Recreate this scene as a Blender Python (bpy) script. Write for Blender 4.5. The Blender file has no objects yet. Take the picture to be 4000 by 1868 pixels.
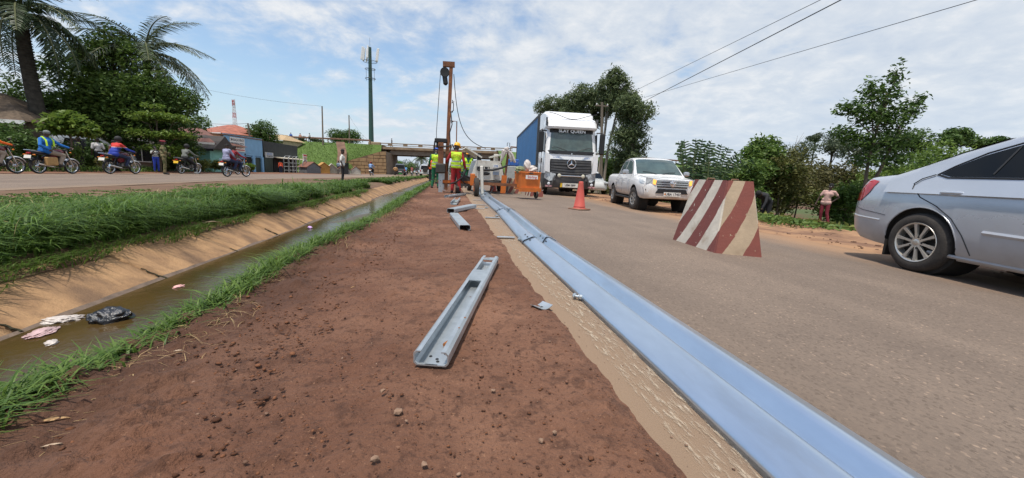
import bpy, bmesh, math, random
import numpy as np
from mathutils import Vector, Matrix, Euler
PI = math.pi
R = math.radians
random.seed(7); RNG = np.random.default_rng(7)
scene = bpy.context.scene
COL = scene.collection
# ------------------------------------------------------------------ camera
CAM_H = 0.80
_yaw, _pitch, _roll = R(9.76), math.atan(252.6/1500), math.atan(0.045)
_f = Vector((math.sin(_yaw)*math.cos(_pitch), math.cos(_yaw)*math.cos(_pitch), -math.sin(_pitch)))
_r = Vector((math.cos(_yaw), -math.sin(_yaw), 0)); _u = _r.cross(_f)
_cr = _r*math.cos(_roll)+_u*math.sin(_roll); _cu = _u*math.cos(_roll)-_r*math.sin(_roll)
camd = bpy.data.cameras.new('camera'); cam = bpy.data.objects.new('camera', camd); COL.objects.link(cam)
camd.sensor_width = 36; camd.lens = 13.5; camd.clip_start = 0.02; camd.clip_end = 5000
cam.matrix_world = Matrix(((_cr.x, _cu.x, -_f.x, 0), (_cr.y, _cu.y, -_f.y, 0), (_cr.z, _cu.z, -_f.z, CAM_H), (0, 0, 0, 1)))
scene.camera = cam
# ------------------------------------------------------------------ sky, sun, exposure
SUN_EL, SUN_AZ = 73.0, 222.0      # elevation; compass bearing clockwise from +Y (behind left)
w = bpy.data.worlds.new('World'); scene.world = w; w.use_nodes = True
nt = w.node_tree; nt.nodes.clear()
def N(t, **k):
    n = nt.nodes.new(t)
    for a, b in k.items(): setattr(n, a, b)
    return n
def L(a, b): nt.links.new(a, b)
def MATH(op, a, b=None, clamp=False):
    n = N('ShaderNodeMath', operation=op, use_clamp=clamp)
    for i, x in enumerate((a, b)):
        if x is None: continue
        if isinstance(x, (int, float)): n.inputs[i].default_value = x
        else: L(x, n.inputs[i])
    return n.outputs[0]
sky = N('ShaderNodeTexSky', sky_type='NISHITA'); sky.sun_disc = False
sky.sun_elevation = R(SUN_EL); sky.sun_rotation = R(SUN_AZ); sky.air_density = 1.2; sky.dust_density = 1.0; sky.ozone_density = 1.6
tc = N('ShaderNodeTexCoord'); sp = N('ShaderNodeSeparateXYZ'); L(tc.outputs['Generated'], sp.inputs[0])
zz = MATH('ADD', MATH('MAXIMUM', sp.outputs[2], 0.0), 0.26)
cb = N('ShaderNodeCombineXYZ'); L(MATH('DIVIDE', sp.outputs[0], zz), cb.inputs[0]); L(MATH('DIVIDE', sp.outputs[1], zz), cb.inputs[1])
def noise(scale, detail, rough, dist, off):
    mp = N('ShaderNodeMapping'); L(cb.outputs[0], mp.inputs[0]); mp.inputs[1].default_value = off
    n = N('ShaderNodeTexNoise'); L(mp.outputs[0], n.inputs['Vector']); n.inputs['Scale'].default_value = scale
    n.inputs['Detail'].default_value = detail; n.inputs['Roughness'].default_value = rough; n.inputs['Distortion'].default_value = dist
    return n.outputs[0]
n1 = noise(2.9, 12, 0.62, 0.35, (3.1, 1.7, 0)); n2 = noise(0.55, 4, 0.5, 0.4, (8.3, 2.1, 0)); n3 = noise(8.0, 9, 0.60, 0.3, (1.0, 5.0, 0))
cov = MATH('ADD', MATH('MULTIPLY', n1, 0.75), MATH('MULTIPLY', n2, 0.75))
cov = MATH('ADD', cov, MATH('MULTIPLY', n3, 0.28))
cov = MATH('ADD', cov, MATH('MULTIPLY', sp.outputs[0], 0.22))           # clearer towards the left of the road
cov = MATH('ADD', cov, MATH('MULTIPLY', MATH('SUBTRACT', 0.30, sp.outputs[2]), 0.15))
rp = N('ShaderNodeMapRange'); L(cov, rp.inputs[0]); rp.inputs[1].default_value = 0.68; rp.inputs[2].default_value = 0.97; rp.inputs[3].default_value = 0.10; rp.inputs[4].default_value = 0.93
rp.interpolation_type = 'SMOOTHSTEP'
cr = N('ShaderNodeValToRGB'); L(MATH('ADD', MATH('MULTIPLY', n3, 0.55), MATH('MULTIPLY', n1, 0.55)), cr.inputs[0])
cr.color_ramp.elements[0].position = 0.36; cr.color_ramp.elements[0].color = (0.57, 0.65, 0.77, 1)
cr.color_ramp.elements[1].position = 0.78; cr.color_ramp.elements[1].color = (0.98, 0.97, 0.955, 1)
e = cr.color_ramp.elements.new(0.56); e.color = (0.71, 0.765, 0.835, 1)
sk = N('ShaderNodeMix', data_type='RGBA', blend_type='MULTIPLY'); sk.inputs[0].default_value = 1
L(sky.outputs[0], sk.inputs[6]); sk.inputs[7].default_value = (0.150, 0.160, 0.168, 1)
mx = N('ShaderNodeMix', data_type='RGBA'); L(rp.outputs[0], mx.inputs[0]); L(sk.outputs[2], mx.inputs[6]); L(cr.outputs[0], mx.inputs[7])
hz = N('ShaderNodeMapRange'); L(sp.outputs[2], hz.inputs[0]); hz.inputs[1].default_value = 0.0; hz.inputs[2].default_value = 0.20; hz.inputs[3].default_value = 0.55; hz.inputs[4].default_value = 0.0
mh = N('ShaderNodeMix', data_type='RGBA'); L(hz.outputs[0], mh.inputs[0]); L(mx.outputs[2], mh.inputs[6]); mh.inputs[7].default_value = (0.58, 0.70, 0.86, 1)
bg = N('ShaderNodeBackground'); L(mh.outputs[2], bg.inputs[0]); bg.inputs[1].default_value = 1.0
wo = N('ShaderNodeOutputWorld'); L(bg.outputs[0], wo.inputs[0])
sund = bpy.data.lights.new('sun', 'SUN'); sun = bpy.data.objects.new('sun', sund); COL.objects.link(sun)
sund.energy = 4.4; sund.angle = R(2.5); sund.color = (1, 0.93, 0.82)
_d = Vector((math.sin(R(SUN_AZ))*math.cos(R(SUN_EL)), math.cos(R(SUN_AZ))*math.cos(R(SUN_EL)), math.sin(R(SUN_EL))))
sun.rotation_euler = _d.to_track_quat('Z', 'Y').to_euler(); sun.location = _d*60
vs = scene.view_settings; vs.view_transform = 'Standard'; vs.look = 'None'; vs.exposure = 0.0; vs.gamma = 1.0; vs.use_curve_mapping = False
scene.cycles.max_bounces = 6; scene.cycles.transparent_max_bounces = 24; scene.cycles.use_denoising = True
scene.cycles.sample_clamp_indirect = 6
# ------------------------------------------------------------------ materials
_M = {}
def mat(name, col, rough=0.6, metal=0.0, var=0.15, scale=6.0, bump=0.0, bscale=60.0, col2=None, coat=0.0, spec=0.5, thresh=None, stretch=None, detail=6, col3=None, s3=2.0, t3=(0.5, 0.7), r2=None):
    """principled with two-tone noise; optional third tone (dust, rust, wear) with its own mask"""
    if name in _M: return _M[name]
    m = bpy.data.materials.new(name); m.use_nodes = True; t = m.node_tree; b = t.nodes['Principled BSDF']
    b.inputs['Roughness'].default_value = rough; b.inputs['Metallic'].default_value = metal
    b.inputs['Specular IOR Level'].default_value = spec; b.inputs['Coat Weight'].default_value = coat; b.inputs['Coat Roughness'].default_value = 0.06
    tcn = t.nodes.new('ShaderNodeTexCoord'); vec = tcn.outputs['Object']
    if stretch:
        mp = t.nodes.new('ShaderNodeMapping'); t.links.new(vec, mp.inputs[0]); mp.inputs[3].default_value = stretch; vec = mp.outputs[0]
    def nz(s, d=detail):
        n = t.nodes.new('ShaderNodeTexNoise'); t.links.new(vec, n.inputs['Vector']); n.inputs['Scale'].default_value = s; n.inputs['Detail'].default_value = d
        n.inputs['Roughness'].default_value = 0.62; return n.outputs[0]
    def rng(x, a, c):
        r = t.nodes.new('ShaderNodeMapRange'); t.links.new(x, r.inputs[0]); r.inputs[1].default_value = a; r.inputs[2].default_value = c; return r.outputs[0]
    def mixc(f, a, c):
        x = t.nodes.new('ShaderNodeMix'); x.data_type = 'RGBA'; t.links.new(f, x.inputs[0])
        for i, q in ((6, a), (7, c)):
            if hasattr(q, 'links'): t.links.new(q, x.inputs[i])
            else: x.inputs[i].default_value = (*q[:3], 1)
        return x.outputs[2]
    c2 = col2 if col2 else tuple(max(0, c*(1-2*var)) for c in col)
    c1 = col if col2 else tuple(min(1, c*(1+var)) for c in col)
    a, c = thresh if thresh else (0.3, 0.7)
    out = mixc(rng(nz(scale), a, c), c1, c2)
    if col3: out = mixc(rng(nz(s3, 8), *t3), out, col3)
    t.links.new(out, b.inputs['Base Color'])
    if bump:
        bn = t.nodes.new('ShaderNodeBump'); bn.inputs['Strength'].default_value = min(1, bump); bn.inputs['Distance'].default_value = 0.02*max(1, bump)
        t.links.new(nz(bscale, 5), bn.inputs['Height']); t.links.new(bn.outputs[0], b.inputs['Normal'])
    _M[name] = m; return m
def leafmat(name, a, b, trans=0.3, rough=0.5):
    if name in _M: return _M[name]
    m = bpy.data.materials.new(name); m.use_nodes = True; t = m.node_tree; p = t.nodes['Principled BSDF']
    g = t.nodes.new('ShaderNodeNewGeometry'); r = t.nodes.new('ShaderNodeValToRGB'); t.links.new(g.outputs['Random Per Island'], r.inputs[0])
    r.color_ramp.elements[0].color = (*a, 1); r.color_ramp.elements[1].color = (*b, 1)
    p.inputs['Roughness'].default_value = rough; p.inputs['Specular IOR Level'].default_value = 0.35
    t.links.new(r.outputs[0], p.inputs['Base Color'])
    tr = t.nodes.new('ShaderNodeBsdfTranslucent'); t.links.new(r.outputs[0], tr.inputs[0])
    mxs = t.nodes.new('ShaderNodeMixShader'); mxs.inputs[0].default_value = trans
    t.links.new(p.outputs[0], mxs.inputs[1]); t.links.new(tr.outputs[0], mxs.inputs[2]); t.links.new(mxs.outputs[0], t.nodes['Material Output'].inputs[0])
    _M[name] = m; return m
def emat(name, col, s):
    if name in _M: return _M[name]
    m = bpy.data.materials.new(name); m.use_nodes = True; p = m.node_tree.nodes['Principled BSDF']
    p.inputs['Base Color'].default_value = (*col, 1); p.inputs['Emission Color'].default_value = (*col, 1); p.inputs['Emission Strength'].default_value = s
    _M[name] = m; return m
# ------------------------------------------------------------------ mesh helpers
def rotm(ax=0, ay=0, az=0): return Euler((ax, ay, az)).to_matrix()
class MB:
    def __init__(s): s.v = []; s.f = []; s.m = []
    def add(s, vs_, fs, mi=0):
        o = len(s.v); s.v.extend([tuple(p) for p in vs_]); s.f.extend([tuple(i+o for i in f) for f in fs]); s.m.extend([mi]*len(fs)); return s
    def box(s, c, d, rot=None, mi=0, bev=0.0):
        c = Vector(c); hx, hy, hz_ = d[0]/2, d[1]/2, d[2]/2
        if bev:
            b = min(bev, hx*.9, hy*.9, hz_*.9)
            ring = []
            for z, k in ((-hz_, b), (-hz_+b, 0), (hz_-b, 0), (hz_, b)):
                x, y = hx-k, hy-k
                q = b*(0.6 if k == 0 else 0.3)
                ring.append([(-x+q, -y, z), (x-q, -y, z), (x, -y+q, z), (x, y-q, z), (x-q, y, z), (-x+q, y, z), (-x, y-q, z), (-x, -y+q, z)])
            if rot: ring = [[rot @ Vector(p) for p in r] for r in ring]
            ring = [[Vector(p)+c for p in r] for r in ring]
            return s.loft(ring, True, mi)
        P = [Vector((x, y, z)) for z in (-hz_, hz_) for x, y in ((-hx, -hy), (hx, -hy), (hx, hy), (-hx, hy))]
        if rot: P = [rot @ p for p in P]
        return s.add([p+c for p in P], [(3, 2, 1, 0), (4, 5, 6, 7), (0, 1, 5, 4), (1, 2, 6, 5), (2, 3, 7, 6), (3, 0, 4, 7)], mi)
    def loft(s, rings, cap=True, mi=0, closed=True):
        n = len(rings[0]); vs_ = [p for r in rings for p in r]; fs = []
        for i in range(len(rings)-1):
            for j in range(n if closed else n-1):
                k = (j+1) % n; fs.append((i*n+j, i*n+k, (i+1)*n+k, (i+1)*n+j))
        if cap: fs.append(tuple(reversed(range(n)))); fs.append(tuple((len(rings)-1)*n+j for j in range(n)))
        return s.add(vs_, fs, mi)
    def tube(s, path, r, n=8, mi=0, cap=True):
        path = [Vector(p) for p in path]; rr = r if isinstance(r, (list, tuple)) else [r]*len(path); rings = []; up = None
        for i, p in enumerate(path):
            t = (path[min(i+1, len(path)-1)]-path[max(i-1, 0)]); t = t.normalized() if t.length > 1e-9 else Vector((0, 0, 1))
            if up is None: up = Vector((0, 0, 1)) if abs(t.z) < .9 else Vector((1, 0, 0))
            a = t.cross(up)
            if a.length < 1e-5: a = t.orthogonal()
            a.normalize(); b = a.cross(t).normalized(); up = b
            rings.append([p+(a*math.cos(2*PI*k/n)+b*math.sin(2*PI*k/n))*rr[i] for k in range(n)])
        rings = [list(reversed(q)) for q in rings]
        return s.loft(rings, cap, mi)
    def cyl(s, a, b, r, r2=None, n=12, mi=0): return s.tube([a, b], [r, r if r2 is None else r2], n, mi)
    def lathe(s, prof, n=20, c=(0, 0, 0), axis='z', mi=0, cap=True):
        rings = []
        for r, z in prof:
            q = []
            for k in range(n):
                x, y = r*math.cos(2*PI*k/n), r*math.sin(2*PI*k/n)
                q.append({'z': (c[0]+x, c[1]+y, c[2]+z), 'x': (c[0]+z, c[1]+x, c[2]+y), 'y': (c[0]+y, c[1]+z, c[2]+x)}[axis])
            rings.append(q)
        return s.loft(rings, cap, mi)
    def ell(s, c, r, nu=12, nv=8, mi=0, rot=None):
        r = (r, r, r) if isinstance(r, (int, float)) else r; rings = []
        for i in range(nv+1):
            th = PI*(0.02+0.96*i/nv)-PI/2
            q = [Vector((r[0]*math.cos(th)*math.cos(2*PI*k/nu), r[1]*math.cos(th)*math.sin(2*PI*k/nu), r[2]*math.sin(th))) for k in range(nu)]
            if rot: q = [rot @ p for p in q]
            rings.append([p+Vector(c) for p in q])
        return s.loft(rings, True, mi)
    def prism(s, poly, a, b, axis='y', mi=0):
        """2-D polygon extruded from a to b along axis; poly gives the other two coordinates in xyz order"""
        def P(u, v_, t): return {'x': (t, u, v_), 'y': (u, t, v_), 'z': (u, v_, t)}[axis]
        n = len(poly); vs_ = [P(u, v_, a) for u, v_ in poly]+[P(u, v_, b) for u, v_ in poly]
        fs = [tuple(range(n)), tuple(range(2*n-1, n-1, -1))]+[(j, j+n, (j+1) % n+n, (j+1) % n) for j in range(n)]
        return s.add(vs_, fs, mi)
    def quad(s, a, b, c, d, mi=0): return s.add([a, b, c, d], [(0, 1, 2, 3)], mi)
    def build(s, name, mats, parent=None, smooth=40, fix=True):
        me = bpy.data.meshes.new(name); me.from_pydata(s.v, [], s.f)
        mats = mats if isinstance(mats, (list, tuple)) else [mats]
        for m in mats: me.materials.append(m)
        if len(mats) > 1: me.polygons.foreach_set('material_index', s.m)
        if fix:
            bm = bmesh.new(); bm.from_mesh(me); bmesh.ops.recalc_face_normals(bm, faces=bm.faces); bm.to_mesh(me); bm.free()
        return obj(name, me, parent, smooth)
def obj(name, me, parent=None, smooth=40):
    if smooth is not None:
        me.polygons.foreach_set('use_smooth', [True]*len(me.polygons)); me.set_sharp_from_angle(angle=R(smooth))
    o = bpy.data.objects.new(name, me); COL.objects.link(o)
    if parent: o.parent = parent
    return o
def npmesh(name, V, F, mats, parent=None, smooth=None, mi=None):
    """V (n,3) array, F (m,k) int array of equal-sized faces"""
    me = bpy.data.meshes.new(name); V = np.asarray(V, np.float32); F = np.asarray(F, np.int32); k = F.shape[1]
    me.vertices.add(len(V)); me.vertices.foreach_set('co', V.ravel()); me.loops.add(F.size); me.loops.foreach_set('vertex_index', F.ravel())
    me.polygons.add(len(F)); me.polygons.foreach_set('loop_start', np.arange(0, F.size, k, dtype=np.int32))
    for m in (mats if isinstance(mats, (list, tuple)) else [mats]): me.materials.append(m)
    if mi is not None: me.polygons.foreach_set('material_index', np.asarray(mi, np.int32))
    if smooth: me.polygons.foreach_set('use_smooth', np.ones(len(F), bool))
    me.update(calc_edges=True); me.validate()
    o = bpy.data.objects.new(name, me); COL.objects.link(o)
    if parent: o.parent = parent
    return o
def grid(name, X, Y, Z, mats, parent=None, smooth=True):
    n, k = X.shape; V = np.stack([X, Y, Z], -1).reshape(-1, 3); i = np.arange(n*k).reshape(n, k)
    F = np.stack([i[:-1, :-1], i[:-1, 1:], i[1:, 1:], i[1:, :-1]], -1).reshape(-1, 4)
    return npmesh(name, V, F, mats, parent, smooth)
def tag(o, label, cat, group=None):
    o['label'] = label; o['category'] = cat
    if group: o['group'] = group
    return o
def thing(name, label, cat, loc=(0, 0, 0), rz=0.0, group=None, sc=1.0):
    o = bpy.data.objects.new(name, None); COL.objects.link(o); o.location = loc; o.rotation_euler = (0, 0, rz); o.scale = (sc,)*3; o.empty_display_size = 0.1
    return tag(o, label, cat, group)
def struct(o, kind='structure'): o['kind'] = kind; return o
def dup(o, parent=None):
    c = o.copy(); COL.objects.link(c)
    if parent: c.parent = parent
    for ch in list(o.children): dup(ch, c)
    return c
def evalmesh(o, keep=False):
    dg = bpy.context.evaluated_depsgraph_get(); dg.update()
    me = bpy.data.meshes.new_from_object(o.evaluated_get(dg))
    if not keep: bpy.data.objects.remove(o, do_unlink=True)
    return me
_T = {}
def text(s, size, m, parent, loc, rot=(PI/2, 0, 0), ext=0.002, sx=1.0, name='lettering', align='CENTER', shear=0.0, bold=0.0):
    key = (s, align, shear, round(ext/size, 4), bold)
    if key not in _T:
        c = bpy.data.curves.new('txt', 'FONT'); c.body = s; c.align_x = align; c.align_y = 'CENTER'; c.extrude = ext/size; c.shear = shear; c.offset = bold; c.resolution_u = 3
        o = bpy.data.objects.new('txt', c); COL.objects.link(o); _T[key] = evalmesh(o)
    me = _T[key].copy(); me.materials.clear(); me.materials.append(m)
    o = bpy.data.objects.new(name, me); COL.objects.link(o); o.parent = parent; o.location = loc; o.rotation_euler = rot; o.scale = (size*sx, size, size)
    return o
# value noise
def vn(x, y, seed=0):
    x = np.asarray(x, float); y = np.asarray(y, float); xi = np.floor(x).astype(np.int64); yi = np.floor(y).astype(np.int64); fx = x-xi; fy = y-yi
    fx = fx*fx*(3-2*fx); fy = fy*fy*(3-2*fy)
    def h(a, b):
        q = (a*374761393+b*668265263+seed*982451653) & 0xFFFFFFFF; q = ((q ^ (q >> 13))*1274126177) & 0xFFFFFFFF; return ((q ^ (q >> 16)) & 0xFFFF)/65535.0
    return (h(xi, yi)*(1-fx)+h(xi+1, yi)*fx)*(1-fy)+(h(xi, yi+1)*(1-fx)+h(xi+1, yi+1)*fx)*fy
def fbm(x, y, o=4, seed=0):
    t = 0; a = .5
    for i in range(o): t = t+a*(vn(x*2**i, y*2**i, seed+i)-.5); a *= .55
    return t
def sstep(x, a, b): t = np.clip((x-a)/(b-a), 0, 1); return t*t*(3-2*t)
# ================================================================== ground, roads, drain
def zfar(Y): return -0.005*np.maximum(0, np.asarray(Y, float)-20)
def veer(Y): return np.interp(Y, [20, 27, 35, 45, 55, 85, 200], [0, .35, 1.2, 2.1, 3.0, 4.6, 6])   # the far carriageway swings in under the bridge
def road_z(X, Y=0): return np.minimum(0, -0.025*(np.asarray(X, float)-1.0))+zfar(Y)
def rz(X, Y=0): return float(road_z(X, Y))
def ground_z(X, Y):
    X = np.asarray(X, float); Y = np.asarray(Y, float)
    z = np.where(X < -17.0, -0.10-0.02*np.clip(-17-X, 0, 25), np.where(X > 9.0, -0.24-0.85*sstep(X, 9, 14), -0.8))
    z = np.where((X >= -17.0) & (X < -15.9), -0.8+0.7*sstep(X, -16.2, -16.6)*0+ -0.0, z)
    return z+zfar(Y)
xs = np.concatenate([-np.geomspace(1500, 17.01, 40), np.array([-16.6, -15.8, -9, -3, 0, 6, 8.8]), np.linspace(9.0, 14, 12), np.geomspace(14.5, 1500, 40)])
ys = np.concatenate([-np.geomspace(300, 4, 12), np.linspace(-3, 60, 64), np.geomspace(62, 2500, 40)])
GX, GY = np.meshgrid(xs, ys); GZ = ground_z(GX, GY)+0.10*fbm(GX*.3, GY*.3, 3, 5)*(np.abs(GX) > 17)
M_ground = mat('ground_earth', (0.15, 0.075, 0.04), 0.95, var=.3, scale=.6, col2=(0.10, 0.05, 0.028), bump=.5, bscale=6, col3=(0.06, 0.085, 0.02), s3=.12, t3=(.48, .56))
struct(grid('ground', GX, GY, GZ, M_ground))
# ---- right-hand carriageway
def road_mat(name, edge_at=None):
    m = mat(name, (0.238, 0.179, 0.136), 0.88, var=.1, scale=.9, col2=(0.180, 0.135, 0.104), bump=.55, bscale=190, detail=8)
    t = m.node_tree; b = t.nodes['Principled BSDF']
    src = b.inputs['Base Color'].links[0].from_socket
    tcn = [n for n in t.nodes if n.type == 'TEX_COORD'][0]
    def mixc(f, a, c, bt='MIX'):
        x = t.nodes.new('ShaderNodeMix'); x.data_type = 'RGBA'; x.blend_type = bt
        if isinstance(f, float): x.inputs[0].default_value = f
        else: t.links.new(f, x.inputs[0])
        for i, q in ((6, a), (7, c)):
            if hasattr(q, 'links'): t.links.new(q, x.inputs[i])
            else: x.inputs[i].default_value = (*q, 1)
        return x.outputs[2]
    # aggregate: pale and dark chips
    vo = t.nodes.new('ShaderNodeTexVoronoi'); vo.inputs['Scale'].default_value = 85; t.links.new(tcn.outputs['Object'], vo.inputs['Vector'])
    rp_ = t.nodes.new('ShaderNodeValToRGB'); t.links.new(vo.outputs['Color'], rp_.inputs[0])
    rp_.color_ramp.elements[0].color = (.55, .53, .51, 1); rp_.color_ramp.elements[1].color = (1.95, 1.88, 1.78, 1); rp_.color_ramp.elements[1].position = .97
    for p_, c_ in ((.35, (.9, .9, .9, 1)), (.86, (1.05, 1.04, 1.02, 1))):
        q = rp_.color_ramp.elements.new(p_); q.color = c_
    out = mixc(1.0, src, rp_.outputs[0], 'MULTIPLY')
    sx = t.nodes.new('ShaderNodeSeparateXYZ'); t.links.new(tcn.outputs['Object'], sx.inputs[0])
    nz = t.nodes.new('ShaderNodeTexNoise'); nz.inputs['Scale'].default_value = 2.2; nz.inputs['Detail'].default_value = 8; t.links.new(tcn.outputs['Object'], nz.inputs['Vector'])
    def lane(x0, x1, amp, off=0.0):
        a = t.nodes.new('ShaderNodeMath'); a.operation = 'MULTIPLY_ADD'; t.links.new(nz.outputs[0], a.inputs[0]); a.inputs[1].default_value = amp; t.links.new(sx.outputs[0], a.inputs[2])
        r = t.nodes.new('ShaderNodeMapRange'); t.links.new(a.outputs[0], r.inputs[0]); r.inputs[1].default_value = x0+amp/2; r.inputs[2].default_value = x1+amp/2
        return r.outputs[0]
    if edge_at:
        (l0, l1), (r0, r1), cl, crr = edge_at
        out = mixc(lane(l1, l0, .25), out, cl)
        out = mixc(lane(r0, r1, .9), out, crr)
    wv = t.nodes.new('ShaderNodeTexNoise'); wv.inputs['Scale'].default_value = 1; wv.inputs['Detail'].default_value = 5; mp2 = t.nodes.new('ShaderNodeMapping'); mp2.inputs[3].default_value = (1.1, .05, 1); t.links.new(tcn.outputs['Object'], mp2.inputs[0]); t.links.new(mp2.outputs[0], wv.inputs['Vector'])
    r5 = t.nodes.new('ShaderNodeMapRange'); t.links.new(wv.outputs[0], r5.inputs[0]); r5.inputs[1].default_value = .42; r5.inputs[2].default_value = .62; r5.inputs[4].default_value = .30; out = mixc(r5.outputs[0], out, (0.105, 0.078, 0.060))
    sp_ = t.nodes.new('ShaderNodeTexNoise'); sp_.inputs['Scale'].default_value = 5; sp_.inputs['Detail'].default_value = 9; sp_.inputs['Roughness'].default_value = .75; t.links.new(tcn.outputs['Object'], sp_.inputs['Vector'])
    r6 = t.nodes.new('ShaderNodeMapRange'); t.links.new(sp_.outputs[0], r6.inputs[0]); r6.inputs[1].default_value = .70; r6.inputs[2].default_value = .74; r6.inputs[4].default_value = .6; out = mixc(r6.outputs[0], out, (0.05, 0.038, 0.03))
    t.links.new(out, b.inputs['Base Color']); return m
M_road = road_mat('asphalt_dusty', ((0.80, 1.05), (5.0, 6.4), (0.275, 0.185, 0.118), (0.36, 0.205, 0.105)))
yy = np.concatenate([np.linspace(-4, 60, 65), np.linspace(64, 400, 30)])
xx = np.array([0.30, 0.6, 1.0, 2, 3, 4, 5, 6, 6.9]); RX, RY = np.meshgrid(xx, yy)
struct(grid('road', RX, RY, road_z(RX, RY), M_road))
M_road2 = road_mat('asphalt_far_carriageway', ((-15.3, -14.9), (-9.9, -9.3), (0.24, 0.18, 0.13), (0.24, 0.17, 0.115)))
xx = np.array([-15.8, -15, -13, -11, -9.1]); RX, RY = np.meshgrid(xx, yy); o = grid('road', RX+veer(RY), RY, zfar(RY)+0.002, M_road2); struct(o)
# worn white edge line, chipped, 4 mm above the asphalt
M_paint = mat('worn_road_paint', (0.52, 0.44, 0.34), 0.85, var=.15, scale=22, col2=(0.34, 0.25, 0.165))
t = M_paint.node_tree; tcn = [n for n in t.nodes if n.type == 'TEX_COORD'][0]
mp = t.nodes.new('ShaderNodeMapping'); t.links.new(tcn.outputs['Object'], mp.inputs[0]); mp.inputs[3].default_value = (40, 9, 1); mp.inputs[2].default_value = (0, 0, .7)
nz = t.nodes.new('ShaderNodeTexNoise'); nz.inputs['Scale'].default_value = 1; nz.inputs['Detail'].default_value = 12; nz.inputs['Roughness'].default_value = .8; t.links.new(mp.outputs[0], nz.inputs['Vector'])
r_ = t.nodes.new('ShaderNodeMapRange'); t.links.new(nz.outputs[0], r_.inputs[0]); r_.inputs[1].default_value = .50; r_.inputs[2].default_value = .60; r_.inputs[4].default_value = .85
t.links.new(r_.outputs[0], t.nodes['Principled BSDF'].inputs['Alpha'])
lx = np.array([.70, .79, .87]); PX, PY = np.meshgrid(lx, np.linspace(0.3, 60, 120)); struct(grid('edge_line', PX+0.015*np.sin(PY*1.3), PY, road_z(PX, PY)+.004, M_paint))
# ---- bare red soil verge between road and drain (real relief)
def drain_edge(Y): return np.interp(Y, [-1, 0.8, 1.3, 2.0, 3.7, 5.0, 7.0, 15, 30, 60], [-1.34, -1.34, -1.33, -1.27, -1.30, -1.18, -1.12, -1.10, -1.08, -1.08])
ysv = [-0.8]
while ysv[-1] < 85: ysv.append(ysv[-1]+max(.014, .0125*ysv[-1]))
ysv = np.array(ysv); u = np.linspace(0, 1, 150); SY, SU = np.meshgrid(ysv, u, indexing='ij')
ed = drain_edge(SY)+.05*fbm(SY*2.2, SY*0+3, 3, 3)*2
xl, xr = ed-0.42, 0.80+0*SY; SX = xl+(xr-xl)*SU
rag = 0.635+0.10*fbm(SY*1.2, SY*0+1.5, 5, 9)+.045*fbm(SY*9, SX*9, 4, 10)
rut = np.exp(-((SX+.28+.05*np.sin(SY*.7))/.16)**2)+.8*np.exp(-((SX+1.0+.06*np.sin(SY*.5+1))/.14)**2)
crumb = (.25+.75*sstep(fbm(SX*1.7+4, SY*1.2, 4, 27), -.12, .14))*(.45+.55*sstep(-SX, -.2, .9))
hs = 0.020+0.030*fbm(SX*1.3, SY*.9, 3, 11)+crumb*(0.075*np.abs(fbm(SX*6, SY*5, 4, 13))+0.14*np.clip(fbm(SX*17, SY*14, 3, 17)-.03, 0, 1)+.11*np.clip(fbm(SX*38, SY*34, 2, 19)-.03, 0, 1))+0.006*fbm(SX*30, SY*24, 2, 23)
hs += 0.045*sstep(fbm(SX*3.0+9, SY*2.3, 4, 21), .10, .26)*sstep(-SX, .5, 1.2)-.010*rut*(1-crumb)
hs -= 0.012*sstep(fbm(SX*2.2, SY*.8, 3, 31), .08, .2)
fade = sstep(rag-SX, -0.015, 0.10); hs = hs*(.30+.70*fade)
SZ = np.where(SX > rag-.02, hs*.30*sstep(rag+.03-SX, 0, .05)-.006*sstep(SX-rag, -.02, .04), hs)-0.55*sstep(ed-SX, -.03, .42)
SZ += zfar(SY)
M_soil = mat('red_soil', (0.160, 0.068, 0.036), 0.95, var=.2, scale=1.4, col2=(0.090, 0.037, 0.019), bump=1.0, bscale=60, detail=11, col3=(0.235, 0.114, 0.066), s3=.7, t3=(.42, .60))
t = M_soil.node_tree; b_ = t.nodes['Principled BSDF']; src = b_.inputs['Base Color'].links[0].from_socket; tcn = [n for n in t.nodes if n.type == 'TEX_COORD'][0]
for sc_, lo_, hi_, cc in ((2.3, .50, .66, (0.085, 0.034, 0.017)), (11, .52, .62, (0.070, 0.028, 0.014)), (42, .54, .62, (0.066, 0.026, 0.013)), (75, .60, .68, (0.33, 0.175, 0.10))):       # dark crumbs, with the shade of hollows painted into the colour; pale grit
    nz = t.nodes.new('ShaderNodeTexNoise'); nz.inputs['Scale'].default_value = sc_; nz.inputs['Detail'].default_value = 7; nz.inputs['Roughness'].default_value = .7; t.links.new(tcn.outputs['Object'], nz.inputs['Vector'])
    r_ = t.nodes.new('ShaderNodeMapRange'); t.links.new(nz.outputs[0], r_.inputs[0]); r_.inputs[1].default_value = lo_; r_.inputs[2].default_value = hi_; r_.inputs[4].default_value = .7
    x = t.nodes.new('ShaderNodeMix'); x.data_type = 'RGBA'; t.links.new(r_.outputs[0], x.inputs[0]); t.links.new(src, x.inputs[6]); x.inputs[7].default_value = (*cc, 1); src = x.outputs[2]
sx_ = t.nodes.new('ShaderNodeSeparateXYZ'); t.links.new(tcn.outputs['Object'], sx_.inputs[0]); nz = t.nodes.new('ShaderNodeTexNoise'); nz.inputs['Scale'].default_value = 2.6; nz.inputs['Detail'].default_value = 8; t.links.new(tcn.outputs['Object'], nz.inputs['Vector'])   # freshly dug damp soil beside the drain
ma = t.nodes.new('ShaderNodeMath'); ma.operation = 'MULTIPLY_ADD'; t.links.new(nz.outputs[0], ma.inputs[0]); ma.inputs[1].default_value = -1.1; t.links.new(sx_.outputs[0], ma.inputs[2])
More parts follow.
